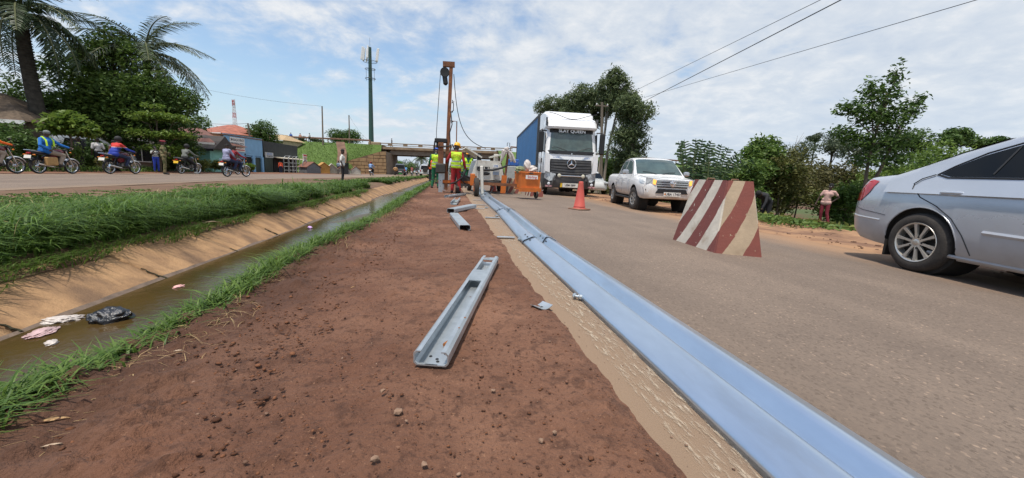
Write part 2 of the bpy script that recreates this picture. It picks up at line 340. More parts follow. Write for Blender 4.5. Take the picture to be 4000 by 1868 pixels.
r_ = t.nodes.new('ShaderNodeMapRange'); t.links.new(ma.outputs[0], r_.inputs[0]); r_.inputs[1].default_value = -1.22; r_.inputs[2].default_value = -1.62; r_.inputs[4].default_value = .72
x = t.nodes.new('ShaderNodeMix'); x.data_type = 'RGBA'; t.links.new(r_.outputs[0], x.inputs[0]); t.links.new(src, x.inputs[6]); x.inputs[7].default_value = (0.066, 0.028, 0.015, 1); src = x.outputs[2]
t.links.new(src, b_.inputs['Base Color'])
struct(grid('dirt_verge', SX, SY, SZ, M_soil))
# ---- lined drain: bed, water, slabs with open joints
M_mud = mat('drain_mud', (0.09, 0.068, 0.05), 0.55, var=.2, scale=5, bump=.4, bscale=40)
DX, DY = np.meshgrid(np.linspace(-2.95, -1.0, 14), np.linspace(-1.5, 85, 160)); DZ = -0.47+0.05*fbm(DX*3, DY*1.2, 3, 41)*2-.15*sstep(-DX, 2.6, 2.8)+.10*sstep(DY, 7.0, 10)*sstep(fbm(DX*1.5, DY*.4, 3, 43), -.10, .12)+zfar(DY)
struct(grid('drain_bed', DX, DY, DZ, M_mud))
M_water = mat('murky_water', (0.075, 0.045, 0.015), 0.10, var=.2, scale=1.5, col2=(0.040, 0.028, 0.010), bump=.08, bscale=14, spec=.16)
WX, WY = np.meshgrid(np.linspace(-2.88, -1.05, 6), np.linspace(-1.5, 60, 90)); struct(grid('drain_water', WX, WY, -0.405+zfar(WY)+0*WX, M_water))
M_slab = mat('stained_concrete_slab', (0.41, 0.245, 0.12), 0.88, var=.15, scale=3.2, col2=(0.28, 0.16, 0.078), bump=.6, bscale=30, stretch=(1, 1.6, 1), detail=9, col3=(0.17, 0.10, 0.055), s3=1.7, t3=(.46, .66))
drain = thing('drain', 'concrete lined roadside drain of tilted slabs holding brown water', 'drain', (0, 0, 0)); del drain['label'], drain['category']; struct(drain)
def slab_mesh(L_, seed):
    us = np.linspace(0, 1, 9); vs2 = np.linspace(0, 1, 12); U, V = np.meshgrid(us, vs2)
    X = -2.74-0.66*U; Z = -0.455+0.33*U+.006*fbm(U*5+seed, V*9, 3, seed); Y = V*(L_-.008)
    return X, Y, Z
k = 0; y = -1.1
smesh = []
for s_ in range(4):
    X, Y, Z = slab_mesh(1.36, s_*7); n_, m_ = X.shape; top = np.stack([X, Y, Z], -1).reshape(-1, 3); bot = top-np.array([0, 0, .12]); V = np.vstack([top, bot]); i = np.arange(n_*m_).reshape(n_, m_)
    F = [np.stack([i[:-1, :-1], i[1:, :-1], i[1:, 1:], i[:-1, 1:]], -1).reshape(-1, 4)]
    for e_ in (i[0, :], i[:, -1], i[-1, ::-1], i[::-1, 0]): F.append(np.stack([e_[:-1], e_[1:], e_[1:]+n_*m_, e_[:-1]+n_*m_], -1))
    o = npmesh('slab', V, np.vstack(F), M_slab, None, True); smesh.append(o.data); bpy.data.objects.remove(o)
while y < 62:
    o = bpy.data.objects.new('slab', smesh[k % 4]); COL.objects.link(o); o.parent = drain; o.location = (random.uniform(-.008, .008), y, random.uniform(-.006, .006)+float(zfar(y))); o.rotation_euler = (random.uniform(-.004, .004), random.uniform(-.006, .006), 0); y += 1.36; k += 1
sy_ = np.linspace(-1, 40, 260); su = np.array([0, .35, .7, 1.0]); SIY, SIU = np.meshgrid(sy_, su, indexing='ij'); wd_ = .055+.10*np.clip(fbm(SIY*.9, SIY*0, 4, 47)+.12, 0, 1)+.02*fbm(SIY*9, SIY*0, 2, 48); SIX = -2.79-wd_*SIU   # silt left at the water line
struct(grid('silt_margin', SIX, SIY, -.455+.33*(-2.74-SIX)/.66+.010-.006*SIU+zfar(SIY), mat('grey_silt', (0.150, 0.105, 0.075), .75, var=.2, scale=9, bump=.5, bscale=40)))
M_moss = mat('joint_weed', (0.03, 0.028, 0.012), 0.95, bump=.5, bscale=60)
for i_ in range(16):                                    # mud and dead weed packed in the slab joints
    yj = -1.1+1.36*(i_+1)-.015; b = MB(); u0 = random.uniform(.05, .15); u1 = u0+random.uniform(.12, .38); pts = []
    for q in range(9):
        u_ = u0+(u1-u0)*q/8; pts.append(Vector((-2.74-.66*u_, yj+random.uniform(-.012, .012), -.455+.33*u_+.004+float(zfar(yj)))))
    b.tube(pts, [random.uniform(.004, .013)*(1.3 if q < 4 else .7) for q in range(9)], 5); b.build('joint_fill', M_moss, drain, None)
# ---- grass bank sheet between drain and far carriageway
def bank_z(X, Y):
    return np.interp(X, [-9.4, -8.6, -6.0, -4.4, -3.75, -3.40, -3.2], [0.0, -.02, -.06, -.02, -.02, -.145, -.20])+zfar(Y)+.05*fbm(np.asarray(X)*1.2, np.asarray(Y)*.8, 3, 51)*sstep(-np.asarray(X), 3.6, 4.2)
BX, BY = np.meshgrid(np.linspace(-9.3, -3.3, 36), np.concatenate([np.linspace(-2, 40, 130), np.linspace(41, 120, 40)]))
M_bank = mat('bank_earth', (0.17, 0.098, 0.055), 0.95, var=.2, scale=1.5, bump=.5, bscale=20, col2=(0.10, 0.055, 0.03))
bmap = lambda X, Y: -3.3+(X+3.3)*(6-veer(Y))/6
struct(grid('bank', bmap(BX, BY), BY, bank_z(BX, BY), M_bank))
# left shoulder of the far carriageway
LX, LY = np.meshgrid(np.linspace(-24, -15.4, 16), np.linspace(-2, 85, 90)); LZ = np.interp(LX, [-24, -18, -16, -15.4], [-.02, .01, .0, -.03])+.03*fbm(LX, LY, 3, 61)+zfar(LY)
M_should = mat('shoulder_earth', (0.20, 0.094, 0.05), 0.95, var=.2, scale=1.2, bump=.6, bscale=18, col2=(0.13, 0.06, 0.034))
struct(grid('dirt_shoulder', LX+veer(LY), LY, LZ, M_should))
# right shoulder, ragged dusty edge over the asphalt, then the bed that falls away
HX, HY = np.meshgrid(np.linspace(0, 1, 40), np.concatenate([np.linspace(-3, 45, 160), np.linspace(46, 200, 30)])); ex = 6.15+.35*fbm(HY*.7, HY*0, 4, 71)*2
HX = ex+(9.6-ex)*HX; HZ = road_z(HX, HY)-.004+.022*sstep(HX-ex, 0, .5)+.03*fbm(HX*2, HY*2, 4, 73)*sstep(HX-ex, .05, .8)+.05*sstep(HX, 8.0, 8.8)
M_sh2 = mat('dusty_shoulder', (0.33, 0.185, 0.095), 0.95, var=.15, scale=1.3, bump=.6, bscale=22, col2=(0.165, 0.083, 0.046), thresh=(.42, .62))
struct(grid('dirt_shoulder', HX, HY, HZ, M_sh2))
# ------------------------------------------------------------------ grass (uncountable blades)
def blades(name, base, hgt, wid, lean, m, curl=0.6, nseg=3, dirs=None):
    """base (n,3); each blade a bent strip that droops"""
    n = len(base); a = RNG.uniform(0, 2*PI, n) if dirs is None else dirs; d = np.stack([np.cos(a), np.sin(a), 0*a], -1); s = np.stack([-np.sin(a), np.cos(a), 0*a], -1)
    ts = np.linspace(0, 1, nseg+1); P = []
    for t_ in ts:
        out = lean*t_**1.7; up_ = t_*(1-curl*t_*np.clip(lean*2.0, 0, .9)**1)
        c = base+d*(hgt*out)[:, None]; c[:, 2] += hgt*up_*.96
        wv = wid*(1-t_**1.6)*.5+wid*.04; P += [c-s*wv[:, None], c+s*wv[:, None]]
    V = np.stack(P, 1).reshape(-1, 3); k2 = 2*(nseg+1); off = np.arange(n)[:, None]*k2
    F = np.concatenate([off+np.array([2*j, 2*j+1, 2*j+3, 2*j+2]) for j in range(nseg)], 0)
    return struct(npmesh(name, V, F, m), 'stuff')
M_grass = leafmat('bank_grass', (0.036, 0.085, 0.012), (0.17, 0.275, 0.055), .4, .5)
M_grass2 = leafmat('verge_grass', (0.060, 0.125, 0.018), (0.17, 0.26, 0.055), .4, .5)
M_dry = leafmat('dry_straw', (0.24, 0.15, 0.065), (0.46, 0.33, 0.17), .2, .7)
def bank_pts(n, y0, y1):
    Yv = y0+(y1-y0)*RNG.random(n)**1.5; Xv = -3.56-4.8*RNG.random(n)**1.2
    clump = fbm(Xv*1.8, Yv*1.5, 3, 81); k = clump > -.30+.22*sstep(-Xv, 6.8, 8.4)
    gap = (Yv > 16.5+1.4*(Xv+8)*.35+fbm(Xv, Yv, 2, 6)) & (Yv < 23.5+fbm(Xv*.7, Yv*.7, 2, 8)*3)
    k &= ~(gap & (Xv < -3.35)); k &= ~((Xv < -7.3) & (RNG.random(n) < .6))
    Xv, Yv, clump = Xv[k], Yv[k], clump[k]; return Xv, Yv, clump
def lush(n, y0, y1, hs_, ws_, per=15):
    X, Y, c = bank_pts(n//per, y0, y1); k = np.repeat(np.arange(len(X)), per); m_ = len(k); cx = RNG.normal(0, .035, m_); cy = RNG.normal(0, .035, m_)
    tuft = .65+.7*RNG.random(len(X)); X2, Y2 = X[k]+cx, Y[k]+cy; Z = bank_z(X2, Y2)
    h = (hs_*tuft[k]*(.55+.6*RNG.random(m_))*(1+1.5*c[k]))*np.clip(1-.86*sstep(-X2, 3.9, 7.2), .11, 1); h *= np.where(X2 > -3.65, .7, 1)*np.where(RNG.random(m_) < .35, .5, 1)
    ln = .28+.95*RNG.random(m_); d = RNG.uniform(0, 2*PI, m_); d = np.where((X2 > -3.9) & (RNG.random(m_) < .4), RNG.normal(-.2, .9, m_), d)
    return blades('bank_grass', np.stack([bmap(X2, Y2), Y2, Z], -1), h, ws_*(.6+.8*RNG.random(m_)), ln, M_grass, curl=.8, nseg=5, dirs=d)
lush(110000, -0.5, 9.0, .55, .014, 12); lush(64000, 8.0, 26, .54, .022, 12); lush(24000, 23, 80, .55, .05)
n = 1500; X, Y, c = bank_pts(n, -.5, 14); dz_ = RNG.random(len(X)); blades('dry_stalks', np.stack([bmap(X, Y), Y, bank_z(X, Y)], -1), (.25+.35*dz_)*np.clip(1-.7*sstep(-X, 4.6, 8), .2, 1), .004+.005*dz_, .2+.9*RNG.random(len(X)), leafmat('dry_stalk', (0.16, 0.13, 0.045), (0.42, 0.34, 0.15), .2), nseg=3)
# low creeping grass hanging over the slab lip
n = 9000; Y = RNG.uniform(-1, 17, n); X = -3.26-.38*RNG.random(n)+.22*fbm(Y*1.3, Y*0, 4, 3)*2; Z = np.where(X > -3.4, -.455+.33*(-2.74-X)/.66+.01, -.15)
blades('creeping_grass', np.stack([X, Y, Z], -1), .07+.14*RNG.random(n), .006+.008*RNG.random(n), .6+.8*RNG.random(n), M_grass2, nseg=3, dirs=RNG.normal(0, .9, n))
# strip of coarse grass along the drain's near lip
n = 34000; Y = -.2+60*RNG.random(n)**2.3; X = drain_edge(Y)+RNG.normal(-.03, .06, n); c = fbm(Y*1.7, X*3, 3, 91); k = c > -.40; X, Y, c = X[k], Y[k], c[k]
Z = -.55*sstep(drain_edge(Y)-X, -.03, .42)+.01+zfar(Y); n = len(X)
blades('verge_grass', np.stack([X, Y, Z], -1), (.075+.135*RNG.random(n))*(1+1.2*c)*np.clip(.9+.05*Y, 1, 1.5), (.005+.008*RNG.random(n))*np.clip(Y/4, 1, 4), .3+.9*RNG.random(n), M_grass2, nseg=3)
# dry straw raked along that strip
n = 1500; Y = .6+9*RNG.random(n)**1.4; X = drain_edge(Y)+.09+np.abs(RNG.normal(0, .09, n)); k = fbm(Y*2, X*4, 2, 95) > -.04; X, Y = X[k], Y[k]; n = len(X)
blades('dry_straw', np.stack([X, Y, 0*X+.022], -1), (.03+.08*RNG.random(n))*np.clip(Y/2,.7,2), .0015+.002*RNG.random(n), 1.3+.6*RNG.random(n), M_dry, curl=1.0, nseg=3)
# pebbles and clods in the soil
def pebbles(name, n, xr_, yr_, r0, r1, m, pw=1.6, zf=lambda x, y: 0*x):
    Yv = yr_[0]+(yr_[1]-yr_[0])*RNG.random(n)**pw; Xv = RNG.uniform(*xr_, n); r = r0*(r1/r0)**(RNG.random(n)**2.2)
    ico = bmesh.new(); bmesh.ops.create_icosphere(ico, subdivisions=1, radius=1); bv = np.array([v.co[:] for v in ico.verts]); bf = np.array([[v.index for v in f.verts] for f in ico.faces]); ico.free()
    q = bv[None]*(1+.30*RNG.normal(0, 1, (n, len(bv), 1)).clip(-1.6, 1.6))*(r[:, None, None]*np.stack([.7+.6*RNG.random(n), .7+.6*RNG.random(n), .35+.3*RNG.random(n)], -1)[:, None])
    V = q+np.stack([Xv, Yv, zf(Xv, Yv)+r*.15], -1)[:, None]; F = bf[None]+np.arange(n)[:, None, None]*len(bv)
    return struct(npmesh(name, V.reshape(-1, 3), F.reshape(-1, 3), m, None, False), 'stuff')
M_peb = leafmat('pebble_stone', (0.11, 0.055, 0.033), (0.30, 0.19, 0.13), 0, .85); M_clod = leafmat('soil_clod', (0.060, 0.024, 0.012), (0.18, 0.075, 0.036), 0, .95)
def soil_at(X, Y): return 0*X+.024
pebbles('gravel', 1000, (-1.3, .62), (.45, 14), .0012, .007, M_peb, 1.9, soil_at)
pebbles('soil_clods', 16000, (-1.4, .62), (.45, 14), .0010, .0065, M_clod, 1.8, soil_at)
pebbles('soil_clods', 6000, (-1.32, -.55), (.6, 12), .0015, .012, M_clod, 1.8, lambda x, y: 0*x+.026)
pebbles('gravel', 500, (.55, .95), (.6, 9), .001, .005, M_peb, 1.6, lambda x, y: 0*x+.003)
pebbles('gravel', 500, (6.3, 9), (2, 22), .01, .04, M_peb, 1.5, lambda x, y: road_z(x, y)+.02)
# ================================================================== bridge, embankment, towers, buildings
def at(x, y, Y):
    """point at forward distance Y seen along a given direction (used to lay the place out)"""
    dx, dy = x-2000, y-934; c, s = math.cos(_roll), math.sin(_roll)
    d = _f*1500+_r*(dx*c+dy*s)-_u*(-dx*s+dy*c); return Vector((0, 0, CAM_H))+d*(Y/d.y)
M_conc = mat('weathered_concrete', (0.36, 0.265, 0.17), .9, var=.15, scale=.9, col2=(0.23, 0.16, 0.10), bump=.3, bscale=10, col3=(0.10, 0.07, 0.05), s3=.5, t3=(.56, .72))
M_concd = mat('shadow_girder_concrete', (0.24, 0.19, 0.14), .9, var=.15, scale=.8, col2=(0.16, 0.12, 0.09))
M_stone = mat('sandstone_block', (0.40, 0.265, 0.135), .9, var=.2, scale=1.1, col2=(0.27, 0.165, 0.085), bump=.5, bscale=8)
M_mort = mat('mortar', (0.17, 0.115, 0.07), .95)
M_rustrail = mat('rusted_rail', (0.22, 0.11, 0.065), .7, var=.3, scale=3)
M_galv = mat('galvanised_steel', (0.56, 0.60, 0.62), .42, metal=.75, var=.10, scale=9, col2=(0.40, 0.44, 0.46), bump=.04, bscale=30, detail=9)
M_dark = mat('dark_steel', (0.02, 0.02, 0.022), .5, metal=.2)
M_black = mat('black_rubber', (0.018, 0.018, 0.019), .75)
M_white = mat('white_paint', (0.78, 0.78, 0.77), .35, var=.04)
# embankment grass slopes
def emb(name, x0, x1, hz0, hz1, seed):
    X = np.linspace(x0, x1, 70); prof = np.array([[66, -.35], [70, .4], [76, 3.2], [81.3, 5.35], [83, 5.55], [92, 5.55], [100, 2.5], [108, -.6]])
    t = np.linspace(0, 7, 40); py = np.interp(t, range(8), prof[:, 0]); pz = np.interp(t, range(8), prof[:, 1])
    GX, PT = np.meshgrid(X, t); GY = np.interp(PT, range(8), prof[:, 0]); hh = np.interp(GX, [min(x0, x1), max(x0, x1)], [hz0, hz1]); GZ = np.interp(PT, range(8), prof[:, 1]); GZ = -.6+(GZ+.6)*hh/5.55
    GZ += .25*fbm(GX*.3, GY*.3, 3, seed)*((PT > .5) & (PT < 6.5)); GY = GY+.4*fbm(GX*.2, GY*.2, 2, seed+3)
    return GX, GY, GZ
M_emb = mat('embankment_turf', (0.10, 0.165, 0.032), .95, var=.2, scale=.5, col2=(0.07, 0.12, 0.024), bump=.8, bscale=7, col3=(0.16, 0.14, 0.05), s3=.25, t3=(.60, .78))
EX, EY, EZ = emb('l', -150, -13.2, 4.3, 5.5, 101)
k = sstep(EX, -20.5, -13.2); EY = EY+np.where(EY < 83, 1, 0)*k*np.clip(82.5-EY, 0, 20)*.75; EZ = EZ*1.0
struct(grid('embankment', EX, EY, EZ, M_emb))
EX, EY, EZ = emb('r', 10.2, 170, 5.6, 3.2, 131); struct(grid('embankment', EX, EY, EZ, M_emb))
# embankment turf blades
n = 46000; X = np.where(RNG.random(n) < .6, RNG.uniform(-60, -13.4, n), RNG.uniform(10.4, 75, n)); tt = RNG.uniform(0, 1, n); Yb = 68+14*tt; Zb = np.interp(Yb, [66, 70, 76, 81.3, 83], [-.35, .4, 3.2, 5.3, 5.5])*np.interp(X, [-150, -13, 10.2, 170], [.78, 1.0, .92, .6])
Yb = Yb+np.where((X > -20.5) & (X < 0), sstep(X, -20.5, -13.2)*np.clip(82.5-Yb, 0, 20)*.75, 0)
pathx = (np.abs(X+20.6-(82-Yb)*.26) < .75)
k = ~pathx; blades('embankment_grass', np.stack([X, Yb, Zb], -1)[k], .10+.16*RNG.random(k.sum()), .05+.05*RNG.random(k.sum()), .3+.8*RNG.random(k.sum()), leafmat('turf_blade', (0.075, 0.135, 0.022), (0.17, 0.25, 0.055), .35), nseg=2)
# trodden path down the slope
ty = np.linspace(69, 82, 14); PXs = []
pts = [(y, -20.8+(82-y)*.26+.12*math.sin(y*.6)) for y in ty]
Xp = np.array([[x-.8, x-.25, x+.3, x+.75] for y, x in pts]); Yp = np.array([[y]*4 for y, x in pts]); Zp = np.interp(Yp, [66, 70, 76, 81.3, 83], [-.35, .4, 3.2, 5.35, 5.55])*np.interp(Xp, [-150, -13], [.78, 1.0])+.22
struct(grid('footpath', Xp, Yp, Zp, mat('path_earth', (0.17, 0.095, 0.06), .95, var=.25, scale=.8)))
# bridge
br = thing('road_bridge', 'long concrete girder bridge with open slotted parapet carrying a road over the highway', 'bridge', (0, 83, 0))
br.rotation_euler = (0, -.013, 0)
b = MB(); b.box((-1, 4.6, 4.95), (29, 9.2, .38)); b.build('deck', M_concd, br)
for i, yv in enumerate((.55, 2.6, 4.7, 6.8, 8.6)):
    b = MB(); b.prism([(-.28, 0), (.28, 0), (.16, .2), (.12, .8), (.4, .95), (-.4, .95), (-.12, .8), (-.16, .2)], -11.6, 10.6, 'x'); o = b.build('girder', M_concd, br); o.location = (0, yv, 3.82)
b = MB(); b.box((-1, .12, 5.1), (29.2, .5, .5)); b.box((-1, .06, 5.62), (29.2, .30, .10)); b.box((-1, .06, 6.0), (29.2, .34, .17)); b.build('parapet_beam', M_conc, br)
bm_ = MB(); bm_.box((0, .06, 5.76), (.85, .28, .5)); pm = None
for i in range(10):
    o = bm_.build('parapet_post', M_conc, br) if pm is None else obj('parapet_post', pm, br); pm = o.data; o.location = (-14.6+i*3.0, 0, 0)
b = MB(); b.box((-14.6, .2, 5.55), (2.4, .8, 1.25), bev=.1); b.build('end_block', M_conc, br)
for j, xx_ in enumerate((-11.9, 10.6)):
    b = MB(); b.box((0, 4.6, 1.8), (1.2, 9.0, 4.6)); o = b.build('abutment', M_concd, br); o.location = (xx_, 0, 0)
b = MB(); b.box((12.4, .6, 1.5), (3.0, .5, 4.4)); b.build('wing_wall', M_stone, br)
# stone wing wall: backing + individual blocks
ww = MB(); ww.prism([(-8.5, -.6), (0, -.6), (0, 4.15), (-.8, 4.1), (-8.5, 1.5)], 0, .5, 'y'); wwo = ww.build('wing_wall', M_mort, br); wwo.location = (-11.3, -7.3, 0); wwo.rotation_euler = (0, 0, .10)
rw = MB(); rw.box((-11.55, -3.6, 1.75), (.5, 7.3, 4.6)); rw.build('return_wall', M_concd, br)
random.seed(5); zz_ = -.5; blocks = []
while zz_ < 3.9:
    hgt = random.uniform(.55, .85); x = -8.4
    while x < -.1:
        wd = random.uniform(.7, 1.5); top = 1.5+(x+8.5)*(2.6/7.7)
        x2 = min(x+wd, -.02)
        if zz_ < top-.1 and x2-x > .2:
            topr = 1.5+(x2+8.5)*(2.6/7.7); z1, z2 = min(zz_+hgt-.06, top-.03), min(zz_+hgt-.06, topr-.03)
            m_ = MB(); g = random.uniform(0, .05)
            q = [(x+.03, zz_+random.uniform(0, .05)), (x2-.03, zz_+random.uniform(0, .05)), (x2-.03+random.uniform(-.05, .03), z2), (x+.03+random.uniform(-.03, .05), z1)]
            m_.prism(q, -.09-g, .02, 'y'); m_.build('stone', M_stone, wwo, 30)
        x = x2
        if x2 > -.1: break
    zz_ += hgt
# guard rail along the embankment road
for (xa, xb, za, zb, lab) in ((-75, -15.4, 4.75, 5.45, 'rusty guard rail along the top of the grass embankment beside the red dirt path'), (13, 90, 5.75, 3.9, 'rusty guard rail on the far embankment behind the split-leaf plants')):
    g = thing('guard_rail', lab, 'guard rail', (0, 82.4, 0))
    b = MB(); b.prism([(0, .62), (.06, .70), (.02, .78), (.06, .86), (0, .94)], 0, 1, 'x'); b = MB()
    d = Vector((xb-xa, 0, zb-za)); n_ = int(d.length/3.8)
    prof = [(0, .58), (-.07, .66), (-.02, .74), (-.07, .82), (0, .9), (.03, .74)]
    b.loft([[Vector((xa, y_, za+z_)) for y_, z_ in prof], [Vector((xb, y_, zb+z_)) for y_, z_ in prof]]); b.build('rail', M_rustrail, g)
    pmesh = None
    for i in range(n_+1):
        p = Vector((xa, 0, za))+d*(i/n_)
        if pmesh is None: bb = MB(); bb.box((0, .1, .35), (.14, .14, .9)); o = bb.build('post', M_rustrail, g); pmesh = o.data
        else: o = obj('post', pmesh, g)
        o.location = p
# ---- monopole
ct = thing('cell_tower', 'tall dark green tapering monopole with white antenna panels at its top', 'tower', (-17.5, 95, 4.5))
M_tg = mat('tower_green', (0.028, 0.075, 0.062), .5, var=.1)
b = MB(); b.tube([(0, 0, 0), (0, 0, 22.6)], [.56, .32], 14); b.build('pole', M_tg, ct)
b = MB(); b.tube([(-.55, -.1, 0), (-.32, -.1, 20)], .03, 5)
for i in range(40): b.cyl((-.55+.23*i/40, -.1, i*.5), (-.40+.2*i/40, 0, i*.5), .015, n=4)
b.build('climbing_rail', M_dark, ct)
b = MB()
for z_, r_ in ((19.6, 1.5), (18.0, 1.1), (16.0, 1.1)):
    b.tube([(r_*math.cos(a*PI/8), r_*math.sin(a*PI/8), z_) for a in range(17)], .05, 5)
    for a in range(3): b.cyl((0, 0, z_), (r_*math.cos(a*2.1), r_*math.sin(a*2.1), z_), .04, n=5)
for a in (0.1, 2.2, 3.3): b.cyl((.85*math.cos(a), .85*math.sin(a), 15.5), (.85*math.cos(a), .85*math.sin(a), 18.3), .035, n=5)
b.build('platform', M_dark, ct)
pmesh = None
for i, a in enumerate((0.0, .5, 2.2, 2.7, 3.3, 4.6)):
    if pmesh is None: bb = MB(); bb.box((0, 0, 0), (.50, .22, 2.7), bev=.05); o = bb.build('antenna_panel', M_white, ct); pmesh = o.data
    else: o = obj('antenna_panel', pmesh, ct)
    o.location = (1.6*math.cos(a), 1.6*math.sin(a), 21.2); o.rotation_euler = (0, .13*(1 if math.cos(a) > 0 else -1), a)
b = MB(); b.cyl((0, 0, 22.6), (0, 0, 24.6), .025, n=5); b.build('lightning_rod', M_dark, ct)
# ---- red and white lattice mast far off
lm = thing('lattice_mast', 'thin red and white lattice mast rising far behind the red roofed house', 'mast', (-72.2, 150, -1))
M_red = mat('mast_red', (0.55, 0.10, 0.08), .6); M_mw = mat('mast_white', (0.75, 0.72, 0.72), .6)
for i in range(11):
    b = MB(); z0, z1 = i*2.05, (i+1)*2.05; w0, w1 = .75-.045*i, .75-.045*(i+1)
    for sx_, sy_ in ((1, 1), (1, -1), (-1, 1), (-1, -1)): b.cyl((sx_*w0, sy_*w0, z0), (sx_*w1, sy_*w1, z1), .06, n=4)
    for s_ in (1, -1):
        b.cyl((-w0, s_*w0, z0), (w1, s_*w1, z1), .04, n=4); b.cyl((w0, s_*w0, z0), (-w1, s_*w1, z1), .04, n=4); b.cyl((s_*w0, -w0, z0), (s_*w1, w1, z1), .04, n=4)
    b.build('section', (M_red, M_mw)[i % 2], lm)
b = MB(); b.cyl((.4, 0, 20), (.4, 0, 22.7), .12, n=6); b.cyl((-.4, 0, 20.5), (-.4, 0, 22.5), .12, n=6); b.build('antenna', M_mw, lm)
# ---- poles and wires
M_pole = mat('weathered_timber_pole', (0.20, 0.16, 0.12), .9, var=.2, scale=3, stretch=(1, 1, .1))
def pole(base, top, r, label, arms=True):
    base, top = Vector(base), Vector(top); t_ = thing('utility_pole', label, 'pole', base, 0, None)
    d = top-base; b = MB(); b.tube([(0, 0, 0), d*.5, d], [r, r*.85, r*.7], 8); b.build('pole', M_pole, t_)
    if arms:
        b = MB(); b.box(d*.965, (1.1, .1, .1)); b.build('crossarm', M_pole, t_)
        for s_ in (-.45, 0, .45):
            b = MB(); b.lathe([(.02, 0), (.05, .02), (.035, .06), (.05, .09), (.02, .14)], 8, tuple(d*.965+Vector((s_, 0, .04)))); b.build('insulator', M_white, t_)
    return t_
def wire(a, c, sag, r, label, group=None):
    a, c = Vector(a), Vector(c); b = MB(); n_ = 24
    b.tube([a.lerp(c, i/n_)-Vector((0, 0, sag*4*(i/n_)*(1-i/n_))) for i in range(n_+1)], r, 5); o = b.build('overhead_wire', M_dark, None); return tag(o, label, 'wire', group)
p1t, p2t = at(1258, 415, 80), at(1363, 450, 84)
pole(at(1262, 572, 80), p1t, .16, 'taller bare utility pole on the grass embankment left of the round dark tree', False)
pole(at(1366, 570, 84), p2t, .14, 'shorter bare utility pole standing in front of the round dark tree on the embankment', False)
sp_b, sp_t = Vector((-24.5, 50, -.2)), at(968, 482, 50)
sp_b = Vector((sp_t.x+.4, 50, -.2)); pole(sp_b, sp_t, .13, 'leaning utility pole rising behind the pale blue shop front', False)
wire(at(700, 468, 46), sp_t, .25, .018, 'thin service wire running from the palms to the leaning pole behind the blue shop')
wire(sp_t, at(1240, 540, 78), .6, .02, 'thin service wire from the leaning pole down to the embankment')
wire(p1t+Vector((-25, 2, 2.5)), p1t, .5, .018, 'wire reaching the top of the taller embankment pole')
wire(p2t, at(1440, 548, 95), .6, .015, 'slack stay wire falling from the shorter embankment pole toward the monopole')
# right-hand line along the road
rp_b, rp_t = Vector((12.6, 30.5, -.9)), at(2352, 400, 30.5)
pole(rp_b, rp_t, .15, 'slender timber utility pole half hidden among the eucalyptus trunks', True)
pole((11.5, -9, -.9), (11.5, -9, 8.0), .15, 'timber utility pole carrying the three overhead wires beside the planted bed', True)
for (xa, ya, Ya, xb, yb, Yb, r_, lab) in ((2480, 355, 33, 3205, 0, 14, .012, 'highest thin overhead wire leaving the eucalyptus crowns'), (2505, 402, 33, 3285, 0, 12.6, .02, 'thick twisted overhead cable leaving the eucalyptus below the thin wires'), (2515, 382, 33, 3815, 0, 9.6, .011, 'thin overhead wire that crosses the thick twisted cable')):
    a, c = at(xa, ya, Ya), at(xb, yb, Yb); wire(a, c+(c-a)*.55, 0.0, r_, lab)
# ---- shop row
M_blue = mat('shop_blue', (0.22, 0.44, 0.66), .75, var=.08, scale=2, col2=(0.18, 0.36, 0.55))
M_brick = mat('clay_brick', (0.27, 0.125, 0.062), .9, var=.3, scale=3, col2=(0.15, 0.07, 0.04)); M_brick2 = mat('pale_clay_brick', (0.34, 0.18, 0.09), .9, var=.25, scale=3)
M_dkgreen = mat('dark_green_sheet', (0.022, 0.045, 0.036), .6, var=.2, scale=2); M_dk = mat('dark_interior', (0.012, 0.012, 0.012), .9)
M_char = mat('charcoal_cladding', (0.035, 0.042, 0.042), .75, var=.15, scale=2)
M_sign = mat('sign_white', (0.78, 0.78, 0.75), .5, var=.05); M_ink = mat('sign_ink', (0.02, 0.02, 0.03), .5, var=0); M_inkr = mat('sign_red', (0.5, 0.03, 0.03), .5, var=0); M_inkb = mat('sign_blue', (0.08, 0.2, 0.5), .5, var=0)
sh = thing('shop_building', 'pale blue shop with raw brick side wall and arched doorways', 'shop', (-19.3, 38, -.22), -.07)
# local: facade in plane x=0 along +y, building behind toward -x
b = MB(); b.box((-1.55, 3, 1.6), (2.7, 5.8, 3.2)); b.build('wall', M_mort, sh)
b = MB(); b.box((0.02, 3.0, 2.66), (.10, 6.1, 1.55)); b.box((.02, 3.0, 1.72), (.08, 6.1, .34)); b.build('fascia', M_blue, sh)
for (y0, y1) in ((0, .35), (2.35, 2.75), (4.2, 4.55), (5.75, 6.1)):
    b = MB(); b.box((0, (y0+y1)/2, .8), (.22, y1-y0, 1.6)); b.build('pillar', M_blue, sh)
for (y0, y1, mm) in ((.35, 2.35, M_dk), (2.75, 4.2, M_dk), (4.55, 5.75, M_dkgreen)):
    w_ = y1-y0; pts = [(y0, 0), (y1, 0), (y1, 1.25)]+[(y0+w_/2+w_/2*math.cos(a), 1.25+.38*math.sin(a)) for a in np.linspace(.2, PI-.2, 9)]+[(y0, 1.25)]
    b = MB(); b.prism(pts, -.12, -.04, 'x'); b.build('doorway', mm, sh)
    b = MB()
    pts2 = [(y0+w_/2+w_/2*math.cos(a), 1.25+.38*math.sin(a)) for a in np.linspace(0.01, PI-.01, 11)]; b.prism([(y1, 1.7), (y0, 1.7)]+list(reversed(pts2)), -.03, .06, 'x'); b.build('arch', M_blue, sh)
